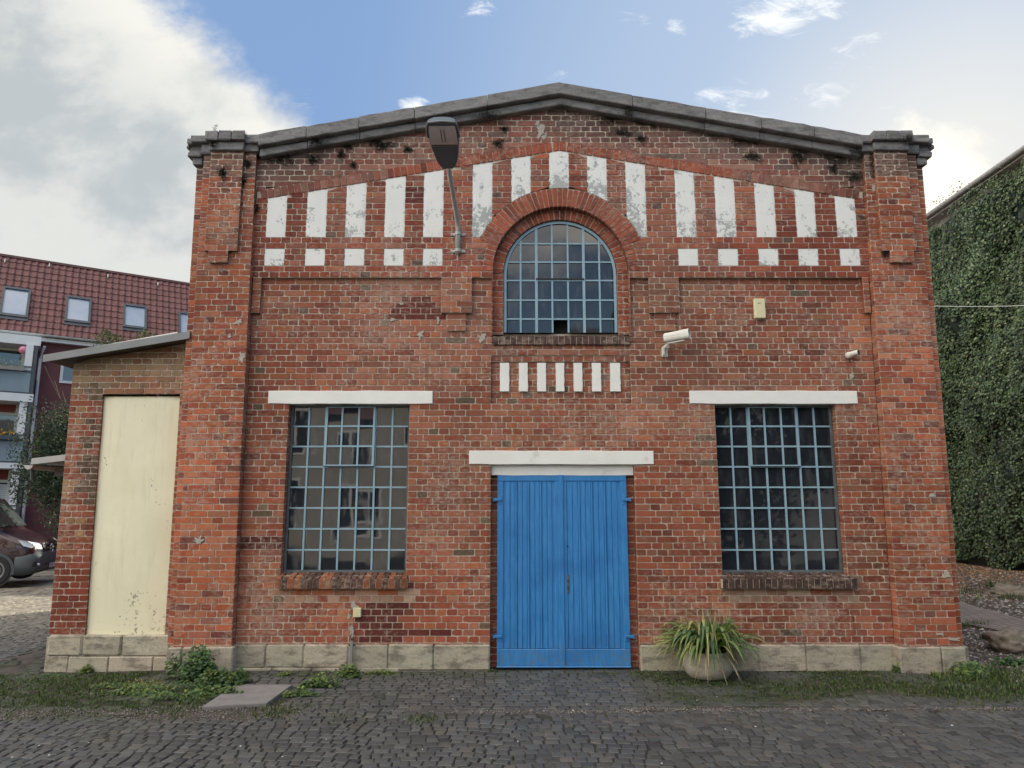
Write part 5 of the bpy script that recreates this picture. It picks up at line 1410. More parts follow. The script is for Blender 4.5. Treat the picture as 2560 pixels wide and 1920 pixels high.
# =====================================================================
#                                VAN
# =====================================================================
th_ = R(16); wc_ = Vector((*PG(-20, 1466), 0))
van = empty('delivery_van', (0, 0, 0), 'dark maroon delivery van with grey bumper, parked behind the lean-to', 'van')
H_ = Vector((math.cos(th_), math.sin(th_), 0)); W_ = Vector((-math.sin(th_), math.cos(th_), 0))    # forward, away-lateral
VM = Matrix(((H_.x, W_.x, 0, wc_.x), (H_.y, W_.y, 0, wc_.y), (0, 0, 1, 0), (0, 0, 0, 1)))   # origin under near front wheel; x fwd, y across (0..2), z up
VP = lambda x, y, z: VM @ Vector((x, y, z))
M['van'] = pm('maroon_metallic_paint', (0.040, 0.020, 0.026), (0.036, 0.018, 0.024), 3, .28, 0, metal=.35, coat=.6)
M['bumper'] = pm('grey_bumper_plastic', (0.055, 0.066, 0.076), (0.05, 0.06, 0.07), 3, .5, 0)
M['vglass'] = pm('windscreen_glass', (.045, .065, .062), (.03, .045, .045), 2, .06, 0, spec=.8)
M['tyre'] = pm('tyre_rubber', (0.018, 0.018, 0.019), (0.025, 0.025, 0.026), 12, .85, 0)
M['rim'] = pm('silver_wheel', (0.36, 0.37, 0.38), (0.3, 0.31, 0.32), 12, .4, 0, metal=.4)
M['headlamp'] = pm('clear_headlamp', (0.70, 0.74, 0.78), (0.55, 0.60, 0.66), 16, .08, 0, coat=1.0)
M['chrome'] = pm('chrome', (0.75, 0.76, 0.78), None, 5, .15, 0, metal=1.0)
# side outline (x, z) of bodywork, front to rear over the roof; sections across the width with tumblehome and rounded nose
WD = 2.02
def section(x, zt, zb, inset):
    """ring across the van at station x"""
    y0, y1 = inset, WD-inset
    pts = []
    for (f, zf) in ((0, 0), (0.0, .35), (0.0, .6), (.02, .8), (.06, .93), (.14, 1.0)):
        pts.append(VP(x, y0+f*(WD), zb+(zt-zb)*zf))
    for (f, zf) in ((.14, 1.0), (.06, .93), (.02, .8), (0.0, .6), (0.0, .35), (0, 0)):
        pts.append(VP(x, y1-f*(WD), zb+(zt-zb)*zf))
    return pts
st = [(.80, .92, .60, .16), (.76, 1.00, .55, .08), (.66, 1.07, .5, .035), (.50, 1.13, .46, .015), (.25, 1.22, .42, .0), (.02, 1.31, .42, 0)]
bm = MB(); rings_ = [section(*s_) for s_ in st]+[section(x, z, .42, i) for (x, z, i) in ((-.30, 1.72, .02), (-.62, 2.10, .05), (-1.0, 2.42, .07), (-1.4, 2.60, .08), (-2.0, 2.66, .08), (-5.0, 2.66, .06))]
loft(bm, rings_)
body_o = bm.build('body', M['van'], van, smooth=True)
# bumper
bb_ = MB(); rings_ = [section(x, z, zb, i) for (x, z, zb, i) in ((.93, .60, .40, .20), (.90, .72, .32, .09), (.82, .80, .27, .03), (.70, .84, .25, .0), (.42, .86, .25, -.01), (.40, .84, .26, .0))]
loft(bb_, rings_); bo2 = bb_.build('bumper', M['bumper'], van, smooth=True)
b = MB(); b.add([VP(.935, .35, .43), VP(.935, 1.7, .43), VP(.925, 1.62, .56), VP(.925, .45, .56)], [(0, 1, 2, 3)]); o_ = b.build('air_intake', M['dark'], None); o_.parent = bo2
b = MB(); b.add([VP(.78, .004, .44), VP(.86, .05, .43), VP(.93, .22, .43), VP(.925, .22, .54), VP(.86, .05, .56), VP(.80, .02, .55)], [(0, 1, 4, 5), (1, 2, 3, 4)]); o_ = b.build('fog_lamp_recess', M['dark'], None); o_.parent = bo2
b = MB(); c = VP(.90, .08, .49); b.tube([c, c+H_*.02-W_*.01], .03, 10); o_ = b.build('fog_lamp', M['headlamp'], None); o_.parent = bo2
# windscreen and side glass
b = MB(); b.add([VP(.04, .16, 1.37), VP(.04, WD-.16, 1.37), VP(-.585, WD-.22, 2.06+.04), VP(-.585, .22, 2.06+.04)], [(0, 1, 2, 3)]); 
ws = MB()
def wsp(x, y, o=.02):
    z = 1.31+(x-.02)/(-.62-.02)*(2.10-1.31); return VP(x+o*.7, y, z+o*.7)
ws.add([wsp(-.03, .13), wsp(-.03, WD-.13), wsp(-.30, WD-.13), wsp(-.585, WD-.2), wsp(-.585, .2), wsp(-.30, .13)], [(0, 1, 2, 5), (5, 2, 3, 4)])
wso = ws.build('windscreen', M['vglass'], van)
sw = MB(); sw.add([VP(-.42, -.004, 1.33), VP(-.12, -.004, 1.33), VP(-.36, .035, 1.62), VP(-.62, .035, 1.93), VP(-1.3, .05, 2.05), VP(-1.35, -.004, 1.33)], [(0, 1, 2, 3, 4, 5)]); sw.build('side_window', M['vglass'], van)
b = MB(); b.tube([wsp(-.03, .08, .02), wsp(-.3, .1, .02), wsp(-.585, .14, .02)], .025, 6); b.build('windscreen_pillar', M['van'], van)
# grille, emblem, headlamps, plate
b = MB(); b.add([VP(.815, .50, .98), VP(.815, 1.52, .98), VP(.88, 1.40, .64), VP(.88, .62, .64)], [(0, 1, 2, 3)])
go = b.build('grille', M['dark'], van)
for k, z in enumerate((.93, .84, .74)):
    b = MB(); i_ = .10+(0.98-z)*.4; x = .828+(.98-z)*.19
    b.add([VP(x+d, y, z+e) for (y, e, d) in ((.50+i_*.6, -.012, 0), (1.52-i_*.6, -.012, 0), (1.52-i_*.6, .014, 0), (.50+i_*.6, .014, 0), (.52+i_*.6, 0, .02), (1.5-i_*.6, 0, .02))], [(0, 1, 5, 4), (4, 5, 2, 3), (0, 4, 3), (1, 2, 5)]); o_ = b.build('grille_bar', M['chrome'], None); o_.parent = go
b = MB(); c = VP(.885, 1.01, .84); rr = .11
ringp = [c+W_*rr*math.cos(i*PI/10)+Vector((0, 0, rr*math.sin(i*PI/10))) for i in range(21)]; b.tube(ringp, .010, 5, caps=False)
for k in range(3):
    a = PI/2+k*2*PI/3; b.tube([c, c+W_*rr*math.cos(a)+Vector((0, 0, rr*math.sin(a)))], [.018, .005], 5)
o_ = b.build('emblem', M['chrome'], None); o_.parent = go
for yy, m_ in ((0, 1), (WD, -1)):
    b = MB(); pts = [(.42, -.012, 1.08), (.62, .03, 1.045), (.80, .26, .98), (.84, .34, .93), (.86, .36, .83), (.80, .22, .84), (.68, .04, .885), (.55, -.012, .93)]
    vs = [VP(x+.012, yy+m_*(y-.006), z) for (x, y, z) in pts]; cen = VP(.72, yy+m_*.10, .95)+H_*.025-W_*m_*.012
    b.add(vs+[cen], [(i, (i+1) % 8, 8) for i in range(8)]); hl = b.build('headlight', M['headlamp'], van)
    b = MB(); c = VP(.70, yy+m_*.06, .955)+H_*.035-W_*m_*.02; b.tube([c, c+H_*.008], .034, 10); o_ = b.build('bulb', pm('lamp_projector', (.22, .30, .42), None, 5, .1, 0, metal=.6), None); o_.parent = hl
b = MB(); b.add([VP(.945, .75, .36), VP(.945, 1.27, .36), VP(.945, 1.27, .47), VP(.945, .75, .47)], [(0, 1, 2, 3)]); b.box(0, .01, 0, .01, 0, .01)if False else None
pl_o = b.build('number_plate', M['white_trim'], van)
def text_part(s, size, Mx, mat, parent, name='lettering'):
    cu = bpy.data.curves.new(name, 'FONT'); cu.body = s; cu.size = size; cu.extrude = .0008; cu.resolution_u = 2
    tmp = bpy.data.objects.new('tmp', cu); COL.objects.link(tmp); dg = bpy.context.evaluated_depsgraph_get()
    me = bpy.data.meshes.new_from_object(tmp.evaluated_get(dg)); bpy.data.objects.remove(tmp); me.transform(Mx); me.materials.clear(); me.materials.append(mat)
    o = bpy.data.objects.new(name, me); COL.objects.link(o); o.parent = parent; return o
TM = Matrix(((W_.x, 0, H_.x, 0), (W_.y, 0, H_.y, 0), (0, 1, 0, 0), (0, 0, 0, 1)))
text_part('EF:ST 10', .115, Matrix.Translation(VP(.947, .80, .375)) @ TM, M['dark'], pl_o)
# tan patch painting light reflected in the flank, with digits and swirls
SMx = Matrix(((H_.x, 0, -W_.x, 0), (H_.y, 0, -W_.y, 0), (0, 1, 0, 0), (0, 0, 0, 1)))
M['tan'] = pm('tan_reflection', (0.13, 0.085, 0.065), (0.11, 0.075, 0.06), 4, .35, 0)
b = MB(); b.add([VP(.40, -.006, .90), VP(.36, -.006, 1.0), VP(.16, -.006, 1.10), VP(-.2, -.006, 1.24), (VP(-1.5, -.006, 1.27)), VP(-1.5, -.006, .8), VP(-.45, -.006, .84), VP(-.3, -.006, .90), VP(0, -.006, .95), VP(.25, -.006, .9)], [(0, 1, 2, 9), (9, 2, 3, 8), (8, 3, 7), (7, 3, 4, 6), (6, 4, 5)])
tn = b.build('side_reflection', M['tan'], van)
text_part('27', .13, Matrix.Translation(VP(-.13, -.008, .985)) @ SMx, M['van'], tn, 'digits')
for (xo_, zo_, r0_, a0_, a1_) in ((.12, .98, .11, 20, 190), (.14, .965, .075, 10, 180), (.18, .95, .04, 0, 300)):
    b = MB(); vs = []
    for i in range(13):
        a = R(a0_+(a1_-a0_)*i/12); w_ = .018*math.sin(PI*(i+.5)/13)+.004
        vs += [VP(xo_+math.cos(a)*(r0_-w_), -.008, zo_+math.sin(a)*(r0_-w_)), VP(xo_+math.cos(a)*(r0_+w_), -.008, zo_+math.sin(a)*(r0_+w_))]
    b.add(vs, [(2*i, 2*i+1, 2*i+3, 2*i+2) for i in range(12)]); o_ = b.build('swirl', M['van'], None); o_.parent = tn
# wheels with black arch
for (wx, wy) in ((0, -.03), (0, WD-.25), (-3.9, -.03)):
    R90 = VM @ Matrix.Translation((wx, wy, .355)) @ Matrix.Rotation(R(-90), 4, 'X')
    b = MB(); k = 36; prof_t = [(.21, .0), (.335, .0), (.353, .02), (.355, .06), (.355, .19), (.345, .22), (.21, .23)]
    vs = [R90 @ Vector((r_*math.cos(2*PI*j/k), r_*math.sin(2*PI*j/k), zz)) for (r_, zz) in prof_t for j in range(k)]
    b.add(vs, [(i*k+j, i*k+(j+1) % k, (i+1)*k+(j+1) % k, (i+1)*k+j) for i in range(len(prof_t)-1) for j in range(k)]); wo = b.build('wheel', M['tyre'], van)
    b = MB(); prof_r = [(.232, -.004), (.222, -.006), (.212, .015), (.155, .03), (.142, .0), (.130, .0), (.115, .03), (.0005, .03)]
    vs = [R90 @ Vector((r_*math.cos(2*PI*j/k), r_*math.sin(2*PI*j/k), zz)) for (r_, zz) in prof_r for j in range(k)]
    b.add(vs, [(i*k+j, i*k+(j+1) % k, (i+1)*k+(j+1) % k, (i+1)*k+j) for i in range(len(prof_r)-1) for j in range(k)]); o_ = b.build('rim', M['rim'], None); o_.parent = wo
    b = MB()
    for j in range(16):
        b = MB(); a = 2*PI*j/16; c = R90 @ Vector((.185*math.cos(a), .185*math.sin(a), .020)); b.tube([c, c-W_*.006], .012, 6)
        o_ = b.build('rim_hole', M['dark'], None); o_.parent = wo
    if wy < 1:
        b = MB(); vs = []
        for i in range(19):
            a = PI*(-.08)+PI*1.16*i/18
            for r_ in (.36, .43): vs.append(VP(wx+math.cos(a)*r_, -.014 if wx == 0 else .0, .355+math.sin(a)*r_))
        b.add(vs, [(2*i, 2*i+1, 2*i+3, 2*i+2) for i in range(18)]); b.build('wheel_arch', M['bumper'], van)
        b = MB(); vs = [VP(wx+math.cos(2*PI*i/24)*.40, -.010 if wx == 0 else .004, .355+math.sin(2*PI*i/24)*.40) for i in range(24)]; b.add(vs, [tuple(range(24))]); b.build('wheel_well', M['dark'], van)
b = MB(); b.tube([wsp(-.02, .25, .04), wsp(-.06, 1.0, .05), wsp(-.09, 1.5, .05)], .010, 5); b.build('wiper', M['dark'], van)
van_under = MB(); van_under.box(-4.8, .6, .1, WD-.1, .22, .42, M=VM); van_under.build('underbody', M['dark'], van)

# =====================================================================
#                 RIGHT BACKGROUND: IVY-COVERED HOUSE
# =====================================================================
XI = 13.25
_ez = []
for (px, py) in ((2345, 515), (2450, 440), (2556, 369)):
    r = ray(px, py); t = (XI-.4)/r.x; _ez.append(CAMH+r.z*t)
EZ = sum(_ez)/3
ih = empty('ivy_house', (XI, 12, 0), 'tall house at right with grey eaves gutter, its side wall covered in ivy', 'building')
M['old_render'] = pm('old_grey_render', (.34, .31, .28), (.26, .24, .22), 2, .9, .4, 20)
b = MB(); y0_, y1_ = 1.5, 27.0
b.quad((XI, y1_, 0), (XI, y0_, 0), (XI, y0_, EZ-.05), (XI, y1_, EZ-.05)); b.quad((XI, y0_, 0), (XI+9, y0_, 0), (XI+9, y0_, EZ-.05), (XI, y0_, EZ-.05)); b.quad((XI, y1_, 0), (XI+9, y1_, 0), (XI+9, y1_, EZ-.05), (XI, y1_, EZ-.05)); b.quad((XI+9, y0_, 0), (XI+9, y1_, 0), (XI+9, y1_, EZ-.05), (XI+9, y0_, EZ-.05))
b.add([(XI, y0_, EZ-.05), (XI+9, y0_, EZ-.05), (XI+4.5, y0_, EZ+3.0)], [(0, 1, 2)]); b.add([(XI, y1_, EZ-.05), (XI+9, y1_, EZ-.05), (XI+4.5, y1_, EZ+3.0)], [(0, 1, 2)])
b.build('wall', M['old_render'], ih)
b = MB(); b.add([(XI-.35, y0_-.3, EZ+.02), (XI-.35, y1_+.3, EZ+.02), (XI+4.5, y1_+.3, EZ+3.4), (XI+4.5, y0_-.3, EZ+3.4), (XI+9.5, y0_-.3, EZ+.02), (XI+9.5, y1_+.3, EZ+.02)], [(0, 1, 2, 3), (3, 2, 5, 4)])
b.add([(XI-.35, y0_-.3, EZ+.02), (XI-.35, y1_+.3, EZ+.02), (XI-.35, y1_+.3, EZ-.04), (XI-.35, y0_-.3, EZ-.04)], [(0, 1, 2, 3)])
b.build('roof', pm('old_slates', (.07, .068, .068), (.10, .095, .09), 4, .8, .4, 20), ih)
b = MB(); b.quad((XI-.30, y0_, EZ-.06), (XI-.30, y1_, EZ-.06), (XI, y1_, EZ-.06), (XI, y0_, EZ-.06)); b.quad((XI-.30, y0_, EZ-.17), (XI-.30, y1_, EZ-.17), (XI-.30, y1_, EZ-.05), (XI-.30, y0_, EZ-.05)); b.quad((XI-.30, y0_, EZ-.17), (XI-.30, y1_, EZ-.17), (XI, y1_, EZ-.20), (XI, y0_, EZ-.20)); b.build('soffit', pm('weathered_soffit', (.62, .60, .56), (.48, .46, .44), 5, .8, .2, 20), ih)
b = MB(); vs = []
for yy in (y0_, y1_):
    for i in range(9):
        a = PI+PI*i/8; vs.append((XI-.40+math.cos(a)*.09, yy, EZ-.04+math.sin(a)*.09))
b.add(vs, [(i, i+1, i+10, i+9) for i in range(8)]); go = b.build('gutter', pm('pale_zinc_gutter', (.58, .58, .57), (.46, .46, .46), 6, .5, .1, 30), ih)
for k in range(20):
    b = MB(); yy = y0_+.8+k*1.3; b.tube([(XI-.40+math.cos(PI+PI*i/6)*.10, yy, EZ-.04+math.sin(PI+PI*i/6)*.10) for i in range(7)], .012, 4); o_ = b.build('gutter_bracket', M['galv'], None); o_.parent = go
# ivy: dense leaf skin over irregular billows
random.seed(5)
iv = MB(); tints = [(.040, .066, .032), (.060, .095, .042), (.085, .125, .054), (.115, .155, .068), (.18, .20, .10)]
def ivy_depth(y, z): return .34+.34*mnoise.noise(Vector((y*.45, z*.45, 2)))+.16*mnoise.noise(Vector((y*1.3, z*1.3, 7)))+.08*mnoise.noise(Vector((y*3.1, z*3.1, 1)))
cnt = 0
while cnt < 95000:
    y = rnd(6.0, 18.5); z = rnd(.12, EZ-.25)
    top_lim = EZ-.55+.35*mnoise.noise(Vector((y*.8, 0, 3)))+(.35 if y < 11 else 0)
    bot = .35+.5*mnoise.noise(Vector((y*.9, 5, 3)))
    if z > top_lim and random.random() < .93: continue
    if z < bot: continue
    d = ivy_depth(y, z)*rnd(.72, 1.0)+.05
    x = XI-max(.03, d); s_ = rnd(.045, .088); cnt += 1
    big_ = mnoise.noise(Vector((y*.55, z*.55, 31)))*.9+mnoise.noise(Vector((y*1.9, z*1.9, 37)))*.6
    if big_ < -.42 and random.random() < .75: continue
    nrm = Vector((-1, rnd(-.7, .7), rnd(-.35, .8))).normalized(); a = nrm.cross(Vector((0, 1, 0))).normalized(); a = Matrix.Rotation(rnd(-.8, .8), 3, nrm) @ a; b_ = nrm.cross(a)
    k = rnd(.85, 1.6)*(1+.55*big_); r_ = random.random(); t = tints[0 if r_ < .25 else 1 if r_ < .55 else 2 if r_ < .8 else 3 if r_ < .94 else 4]
    p = Vector((x, y, z)); iv.add([p-a*s_*.5, p+b_*s_*.5-a*s_*.1, p+a*s_*.5, p-b_*s_*.5-a*s_*.1], [(0, 1, 2, 3)], 0, tuple(v*k for v in t))
# dark woody mass under the leaves (stems and old leaves)
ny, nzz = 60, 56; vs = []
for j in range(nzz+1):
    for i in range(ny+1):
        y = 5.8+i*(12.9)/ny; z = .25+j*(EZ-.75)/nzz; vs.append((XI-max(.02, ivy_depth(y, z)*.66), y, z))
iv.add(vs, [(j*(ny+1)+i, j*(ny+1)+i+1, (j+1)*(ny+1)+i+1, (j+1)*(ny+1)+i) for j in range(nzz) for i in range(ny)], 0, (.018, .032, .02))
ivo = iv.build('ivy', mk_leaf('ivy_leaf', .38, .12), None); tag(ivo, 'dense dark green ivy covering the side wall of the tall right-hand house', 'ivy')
b = MB()
for k in range(7):
    y = rnd(8, 16); pth = [Vector((XI-.12, y, 0)), Vector((XI-.15, y+rnd(-.2, .2), .5)), Vector((XI-.12, y+rnd(-.5, .5), 1.3))]; b.tube(pth, [.06, .05, .03], 6)
o_ = b.build('stems', M['twig'], None); o_.parent = ivo
# sprigs on the gutter
b = MB(); leaf_cluster(b, [Vector((XI-.4+rnd(-.1, .1), yy+rnd(-.35, .35), EZ+.02+rnd(0, .35)*rnd(.2, 1))) for yy in (11.5, 12.2, 10.6) for i in range(22)], .07, [(.05, .07, .03), (.08, .10, .05)]); o_ = b.build('gutter_sprig', M['leaf'], None); tag(o_, 'small green sprigs growing out of the high gutter', 'plant')
# thin cable
b = MB(); r = ray(2330, 765); e1_ = CAMP+r*(15.5/r.y); r = ray(2560, 750); e2_ = CAMP+r*(12.0/r.y); e3_ = e2_+(e2_-e1_)*1.2
pts = [e1_+(e3_-e1_)*t+Vector((0, 0, -.10*math.sin(PI*t))) for t in [i/12 for i in range(13)]]; b.tube([e1_+(e1_-e3_)*.6]+pts, .0065, 5); o_ = b.build('cable', M['white_plastic'], None); tag(o_, 'thin pale cable stretched in front of the ivy wall', 'cable')

# =====================================================================
#      HOUSE AND TREES ACROSS THE YARD (seen reflected in the glass)
# =====================================================================
oh = empty('yard_house', (-6, -17, 0), 'cream rendered house across the yard with white windows', 'building')
M['yard_wall'] = pm('cream_house_wall', (.40, .385, .345), (.34, .33, .30), 1.5, .9, .2, 20)
b = MB(); yh = -16.5; hx0, hx1, hz = -15.0, 1.6, 6.5
b.quad((hx1, yh, 0), (hx0, yh, 0), (hx0, yh, hz), (hx1, yh, hz)); b.quad((hx1, yh, 0), (hx1, yh-8, 0), (hx1, yh-8, hz), (hx1, yh, hz)); b.quad((hx0, yh, 0), (hx0, yh-8, 0), (hx0, yh-8, hz), (hx0, yh, hz)); b.quad((hx1, yh-8, 0), (hx0, yh-8, 0), (hx0, yh-8, hz), (hx1, yh-8, hz))
b.add([(hx1, yh, hz), (hx1, yh-8, hz), (hx1, yh-4, hz+1.3)], [(0, 1, 2)]); b.add([(hx0, yh, hz), (hx0, yh-8, hz), (hx0, yh-4, hz+1.3)], [(0, 1, 2)])
b.build('wall', M['yard_wall'], oh)
b = MB(); b.add([(hx0-.3, yh+.4, hz-.1), (hx1+.3, yh+.4, hz-.1), (hx1+.3, yh-4, hz+1.45), (hx0-.3, yh-4, hz+1.45), (hx1+.3, yh-8.4, hz-.1), (hx0-.3, yh-8.4, hz-.1)], [(0, 1, 2, 3), (3, 2, 4, 5)]); b.build('roof', M['tile'], oh)
for z0 in (.9, 3.9):
    for xw in (-13, -10.4, -7.9, -5.4, -2.9, -.4):
        f = MB(); f.box(xw-.62, xw+.62, yh-.02, yh+.05, z0, z0+1.7); fo = f.build('window', M['white_trim'], oh)
        g_ = MB()
        for s_ in (-1, 1): g_.quad((xw+s_*.30+.25, yh+.054, z0+.1), (xw+s_*.30-.25, yh+.054, z0+.1), (xw+s_*.30-.25, yh+.054, z0+1.6), (xw+s_*.30+.25, yh+.054, z0+1.6))
        o_ = g_.build('pane', M['winglass'], None); o_.parent = fo
dk = [(.02, .04, .022), (.03, .055, .03), (.045, .07, .035)]
gb = empty('grey_shed', (9, -20, 0), 'long dark grey building across the yard behind the trees', 'building')
b = MB(); b.box(2.4, 20, -26, -20, 0, 8.2); b.build('wall', pm('dark_grey_wall', (.20, .20, .205), (.15, .15, .155), 2, .9), gb)
b = MB(); b.add([(2.2, -19.8, 8.15), (20.2, -19.8, 8.15), (20.2, -23, 9.8), (2.2, -23, 9.8), (2.2, -26.2, 8.15), (20.2, -26.2, 8.15)], [(0, 1, 2, 3), (3, 2, 5, 4), (0, 3, 4), (1, 5, 2)]); b.build('roof', pm('grey_roof', (.07, .07, .072), (.09, .09, .09), 2, .8), gb)
tree((6.2, -17.5, 0), 9.5, (3.4, 3, 3.8), 5500, .34, dk, 'broad leafy tree across the yard beside the cream house', 'tree', 'tree', seed=31, lumps=30, trunk_r=.25)
tree((11.5, -16.0, 0), 8.0, (3.2, 3, 3.4), 4500, .34, dk, 'rounder leafy tree across the yard at the right end', 'tree', 'tree', seed=32, lumps=26, trunk_r=.22)
tree((-8.3, -14.6, 0), 4.4, (1.0, 1.0, 1.7), 1800, .2, dk, 'slim young tree before the cream house windows', 'tree', 'tree', seed=35, lumps=12, trunk_r=.08)
tree((3.2, -15.2, 0), 4.6, (1.6, 1.5, 1.9), 3000, .22, dk, 'low bushy tree beside the cream house gable', 'tree', 'tree', seed=33, lumps=18, trunk_r=.12)
# =====================================================================
#                              GROUND
# =====================================================================
random.seed(77)
def ground_h(x, y): return .012*mnoise.noise(Vector((x*.5, y*.5, 0)))+(-.05*max(0, min(1, (-3.5-x)/2.5)) if y > -1.2 else -.05*max(0, min(1, (-3.5-x)/2.5))*max(0, 1-(-1.2-y)/1.5))
def mk_earth():
    m, n, b, oc, pos = base_mat('sandy_joint_earth')
    f = n.noise(pos, 1.3, 6, .65); g_ = n.noise(pos, 60, 4, .7)
    col = n.mix(n.ramp(f, .45, .62), (.028, .025, .022), (.085, .070, .060))
    col = n.mix(n.ramp(g_, .62, .70), col, (.26, .23, .20))
    col = n.mix(n.math('MULTIPLY', n.ramp(n.noise(pos, 2.3, 6, .7), .52, .66), .7), col, (.035, .048, .018))
    n.link(col, b.inputs['Base Color']); b.inputs['Roughness'].default_value = .95; bump(n, b, g_, .8, .01); return m
M['earth'] = mk_earth()
gm = MB()
nx, ny = 70, 70; x0, x1, y0, y1 = -20, 15, -9, 16
vs = [(x0+(x1-x0)*i/nx, y0+(y1-y0)*j/ny, ground_h(x0+(x1-x0)*i/nx, y0+(y1-y0)*j/ny)-.012) for j in range(ny+1) for i in range(nx+1)]
gm.add(vs, [(j*(nx+1)+i, j*(nx+1)+i+1, (j+1)*(nx+1)+i+1, (j+1)*(nx+1)+i) for j in range(ny) for i in range(nx)])
BIG = 300
for (a, b_, c, d) in ((-BIG, x0, -BIG, BIG), (x1, BIG, -BIG, BIG), (x0, x1, -BIG, y0), (x0, x1, y1, BIG)): gm.quad((a, c, -.012), (b_, c, -.012), (b_, d, -.012), (a, d, -.012))
tag(gm.build('ground', M['earth']), kind='structure')
# ---- stone setts
def mk_sett():
    m, n, b, oc, pos = base_mat('slag_stone_sett'); t = tint_node(n)
    col = n.mix(1.0, t, n.mix(n.noise(pos, 40, 5, .65), (.65, .65, .65), (1.35, 1.33, 1.3)), 'MULTIPLY')
    col = n.mix(n.math('MULTIPLY', n.ramp(n.noise(pos, 1.7, 7, .7), .50, .68), .40), col, (.098, .092, .080))
    n.link(col, b.inputs['Base Color']); b.inputs['Roughness'].default_value = .62
    n.link(n.math('ADD', n.math('MULTIPLY', n.noise(pos, 15, 4), .35), .42), b.inputs['Roughness'])
    bump(n, b, n.noise(pos, 45, 6, .65), .5, .006); return m
M['sett'] = mk_sett()
def moss_amt(x, y):
    """where moss has crept over the stones: along the right plinth and the foot of the left walls"""
    v = 0
    if 1.2 < x < 8: v = max(v, 1.15*max(0, min(1, (y+1.58)/.45))*min(1, (x-1.2)/.5))
    if -6.6 < x < -3.0: v = max(v, 1.15*max(0, min(1, (y+2.1)/.6)))
    if -3.0 <= x < 1.2: v = max(v, .55*max(0, min(1, (y+.55)/.3)))
    return v*(.55+.9*mnoise.noise(Vector((x*1.2, y*1.8, 4)))+.25)
def in_slab(x, y): return SL[0][0]-.05 < x < SL[1][0]+.12 and SL[3][1]-.06 < y < SL[0][1]+.06
SL = [Vector((*PG(588, 1716), 0)), Vector((*PG(731, 1716), 0)), Vector((*PG(668, 1762), 0)), Vector((*PG(505, 1772), 0))]
sm = MB(); stone_count = 0
def sett(cx, cy, w, d, ang, z, tint, big=1.0):
    ca, sa = math.cos(ang), math.sin(ang); tx, ty = rnd(-.022, .022), rnd(-.022, .022)
    o_ = []
    for (ux, uy) in ((-.5, -.5), (.5, -.5), (.5, .5), (-.5, .5)):
        px_, py_ = ux*w+rnd(-.010, .010)*big, uy*d+rnd(-.010, .010)*big; o_.append((px_, py_))
    def tr_(p, k, zz):
        x_, y_ = p[0]*k, p[1]*k; return (cx+x_*ca-y_*sa, cy+x_*sa+y_*ca, z+zz+x_*tx+y_*ty)
    vs = [tr_(p, 1.0, -.030) for p in o_]+[tr_(p, .98, -.006) for p in o_]+[tr_(p, .87, rnd(-.0015, .0015)) for p in o_]+[tr_((0, 0), 1, .003)]
    sm.add(vs, [(0, 1, 5, 4), (1, 2, 6, 5), (2, 3, 7, 6), (3, 0, 4, 7), (4, 5, 9, 8), (5, 6, 10, 9), (6, 7, 11, 10), (7, 4, 8, 11), (8, 9, 12), (9, 10, 12), (10, 11, 12), (11, 8, 12)], 0, tint)
def field(xa, xb, ya, yb, rowd, wmin, wmax, skip, amp=.16, per=1.15, gap=.010, rot=0.0):
    j = 0; y = ya
    while y < yb+amp:
        x = xa+rnd(0, .1)
        while x < xb:
            w = rnd(wmin, wmax); cx = x+w/2; ph = (cx/per) % 1.0
            off = amp*(math.sin(ph*PI)-.6) if amp else 0
            sl = math.atan(amp*PI/per*math.cos(ph*PI)) if amp else 0
            cy = y+off+rot*cx; x += w
            if cy < ya-.2 or cy > yb+.1 or skip(cx, cy): continue
            ma = moss_amt(cx, cy)
            if ma > .62 and random.random() < (ma-.55)*1.6: continue      # buried under moss
            k = rnd(.72, 1.25); r_ = random.random()
            t = (.070, .073, .075) if r_ < .62 else (.084, .085, .083) if r_ < .9 else (.094, .088, .080) if r_ < .97 else (.05, .05, .055)
            fy = max(0, min(1, (cy-1)/4)); t = tuple(t[i]*(1-fy)+(.22, .20, .16)[i]*fy for i in range(3))  # far setts turn sandier; part of the paleness is painted-in sunlight
            m_ = max(0, min(.8, ma*.9-.1)); t = tuple(t[i]*k*(1-m_)+(.035, .046, .02)[i]*m_ for i in range(3))
            dirt = mnoise.noise(Vector((cx*.7, cy*1.4, 11)))
            z = ground_h(cx, cy)+rnd(-.003, .003)-(.010*max(0, dirt)*2)
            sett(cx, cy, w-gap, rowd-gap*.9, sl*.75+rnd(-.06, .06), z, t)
        y += rowd; j += 1
def skip_main(x, y):
    if y > -.02 and x > -5.65: return True
    if y > -.18 and (-4.1 < x < -3.2 or 4.6 < x < 5.4): return True
    if in_slab(x, y): return True
    if x > 5.9 and y > -.75-.10*(x-5.9): return True
    if x > 7.4: return True
    if 1.2 < x < 7.5 and abs(y+1.62+.03*math.sin(x*2)) < .055: return True      # gravel-filled gutter line
    # bare patch of trodden earth in front of the slab
    if ((x+2.85)/.9)**2+((y+1.75)/.26)**2 < 1+.6*mnoise.noise(Vector((x*3, y*5, 0))): return True
    if ((x+4.9)/1.3)**2+((y+1.72)/.18)**2 < 1+.6*mnoise.noise(Vector((x*3, y*5, 0))): return True
    return False
field(-6.6, 7.5, -5.3, -1.72, .108, .082, .130, skip_main, amp=.08)
field(-6.6, 7.5, -1.66, .02, .104, .09, .15, skip_main, amp=.03, per=1.8)
field(-15.5, -5.66, -5.3, 7.0, .125, .12, .19, lambda x, y: x > -6.6 and y < .02 or x < -6.6-(y+5.3)*.9-1.5, amp=.12, per=1.3)
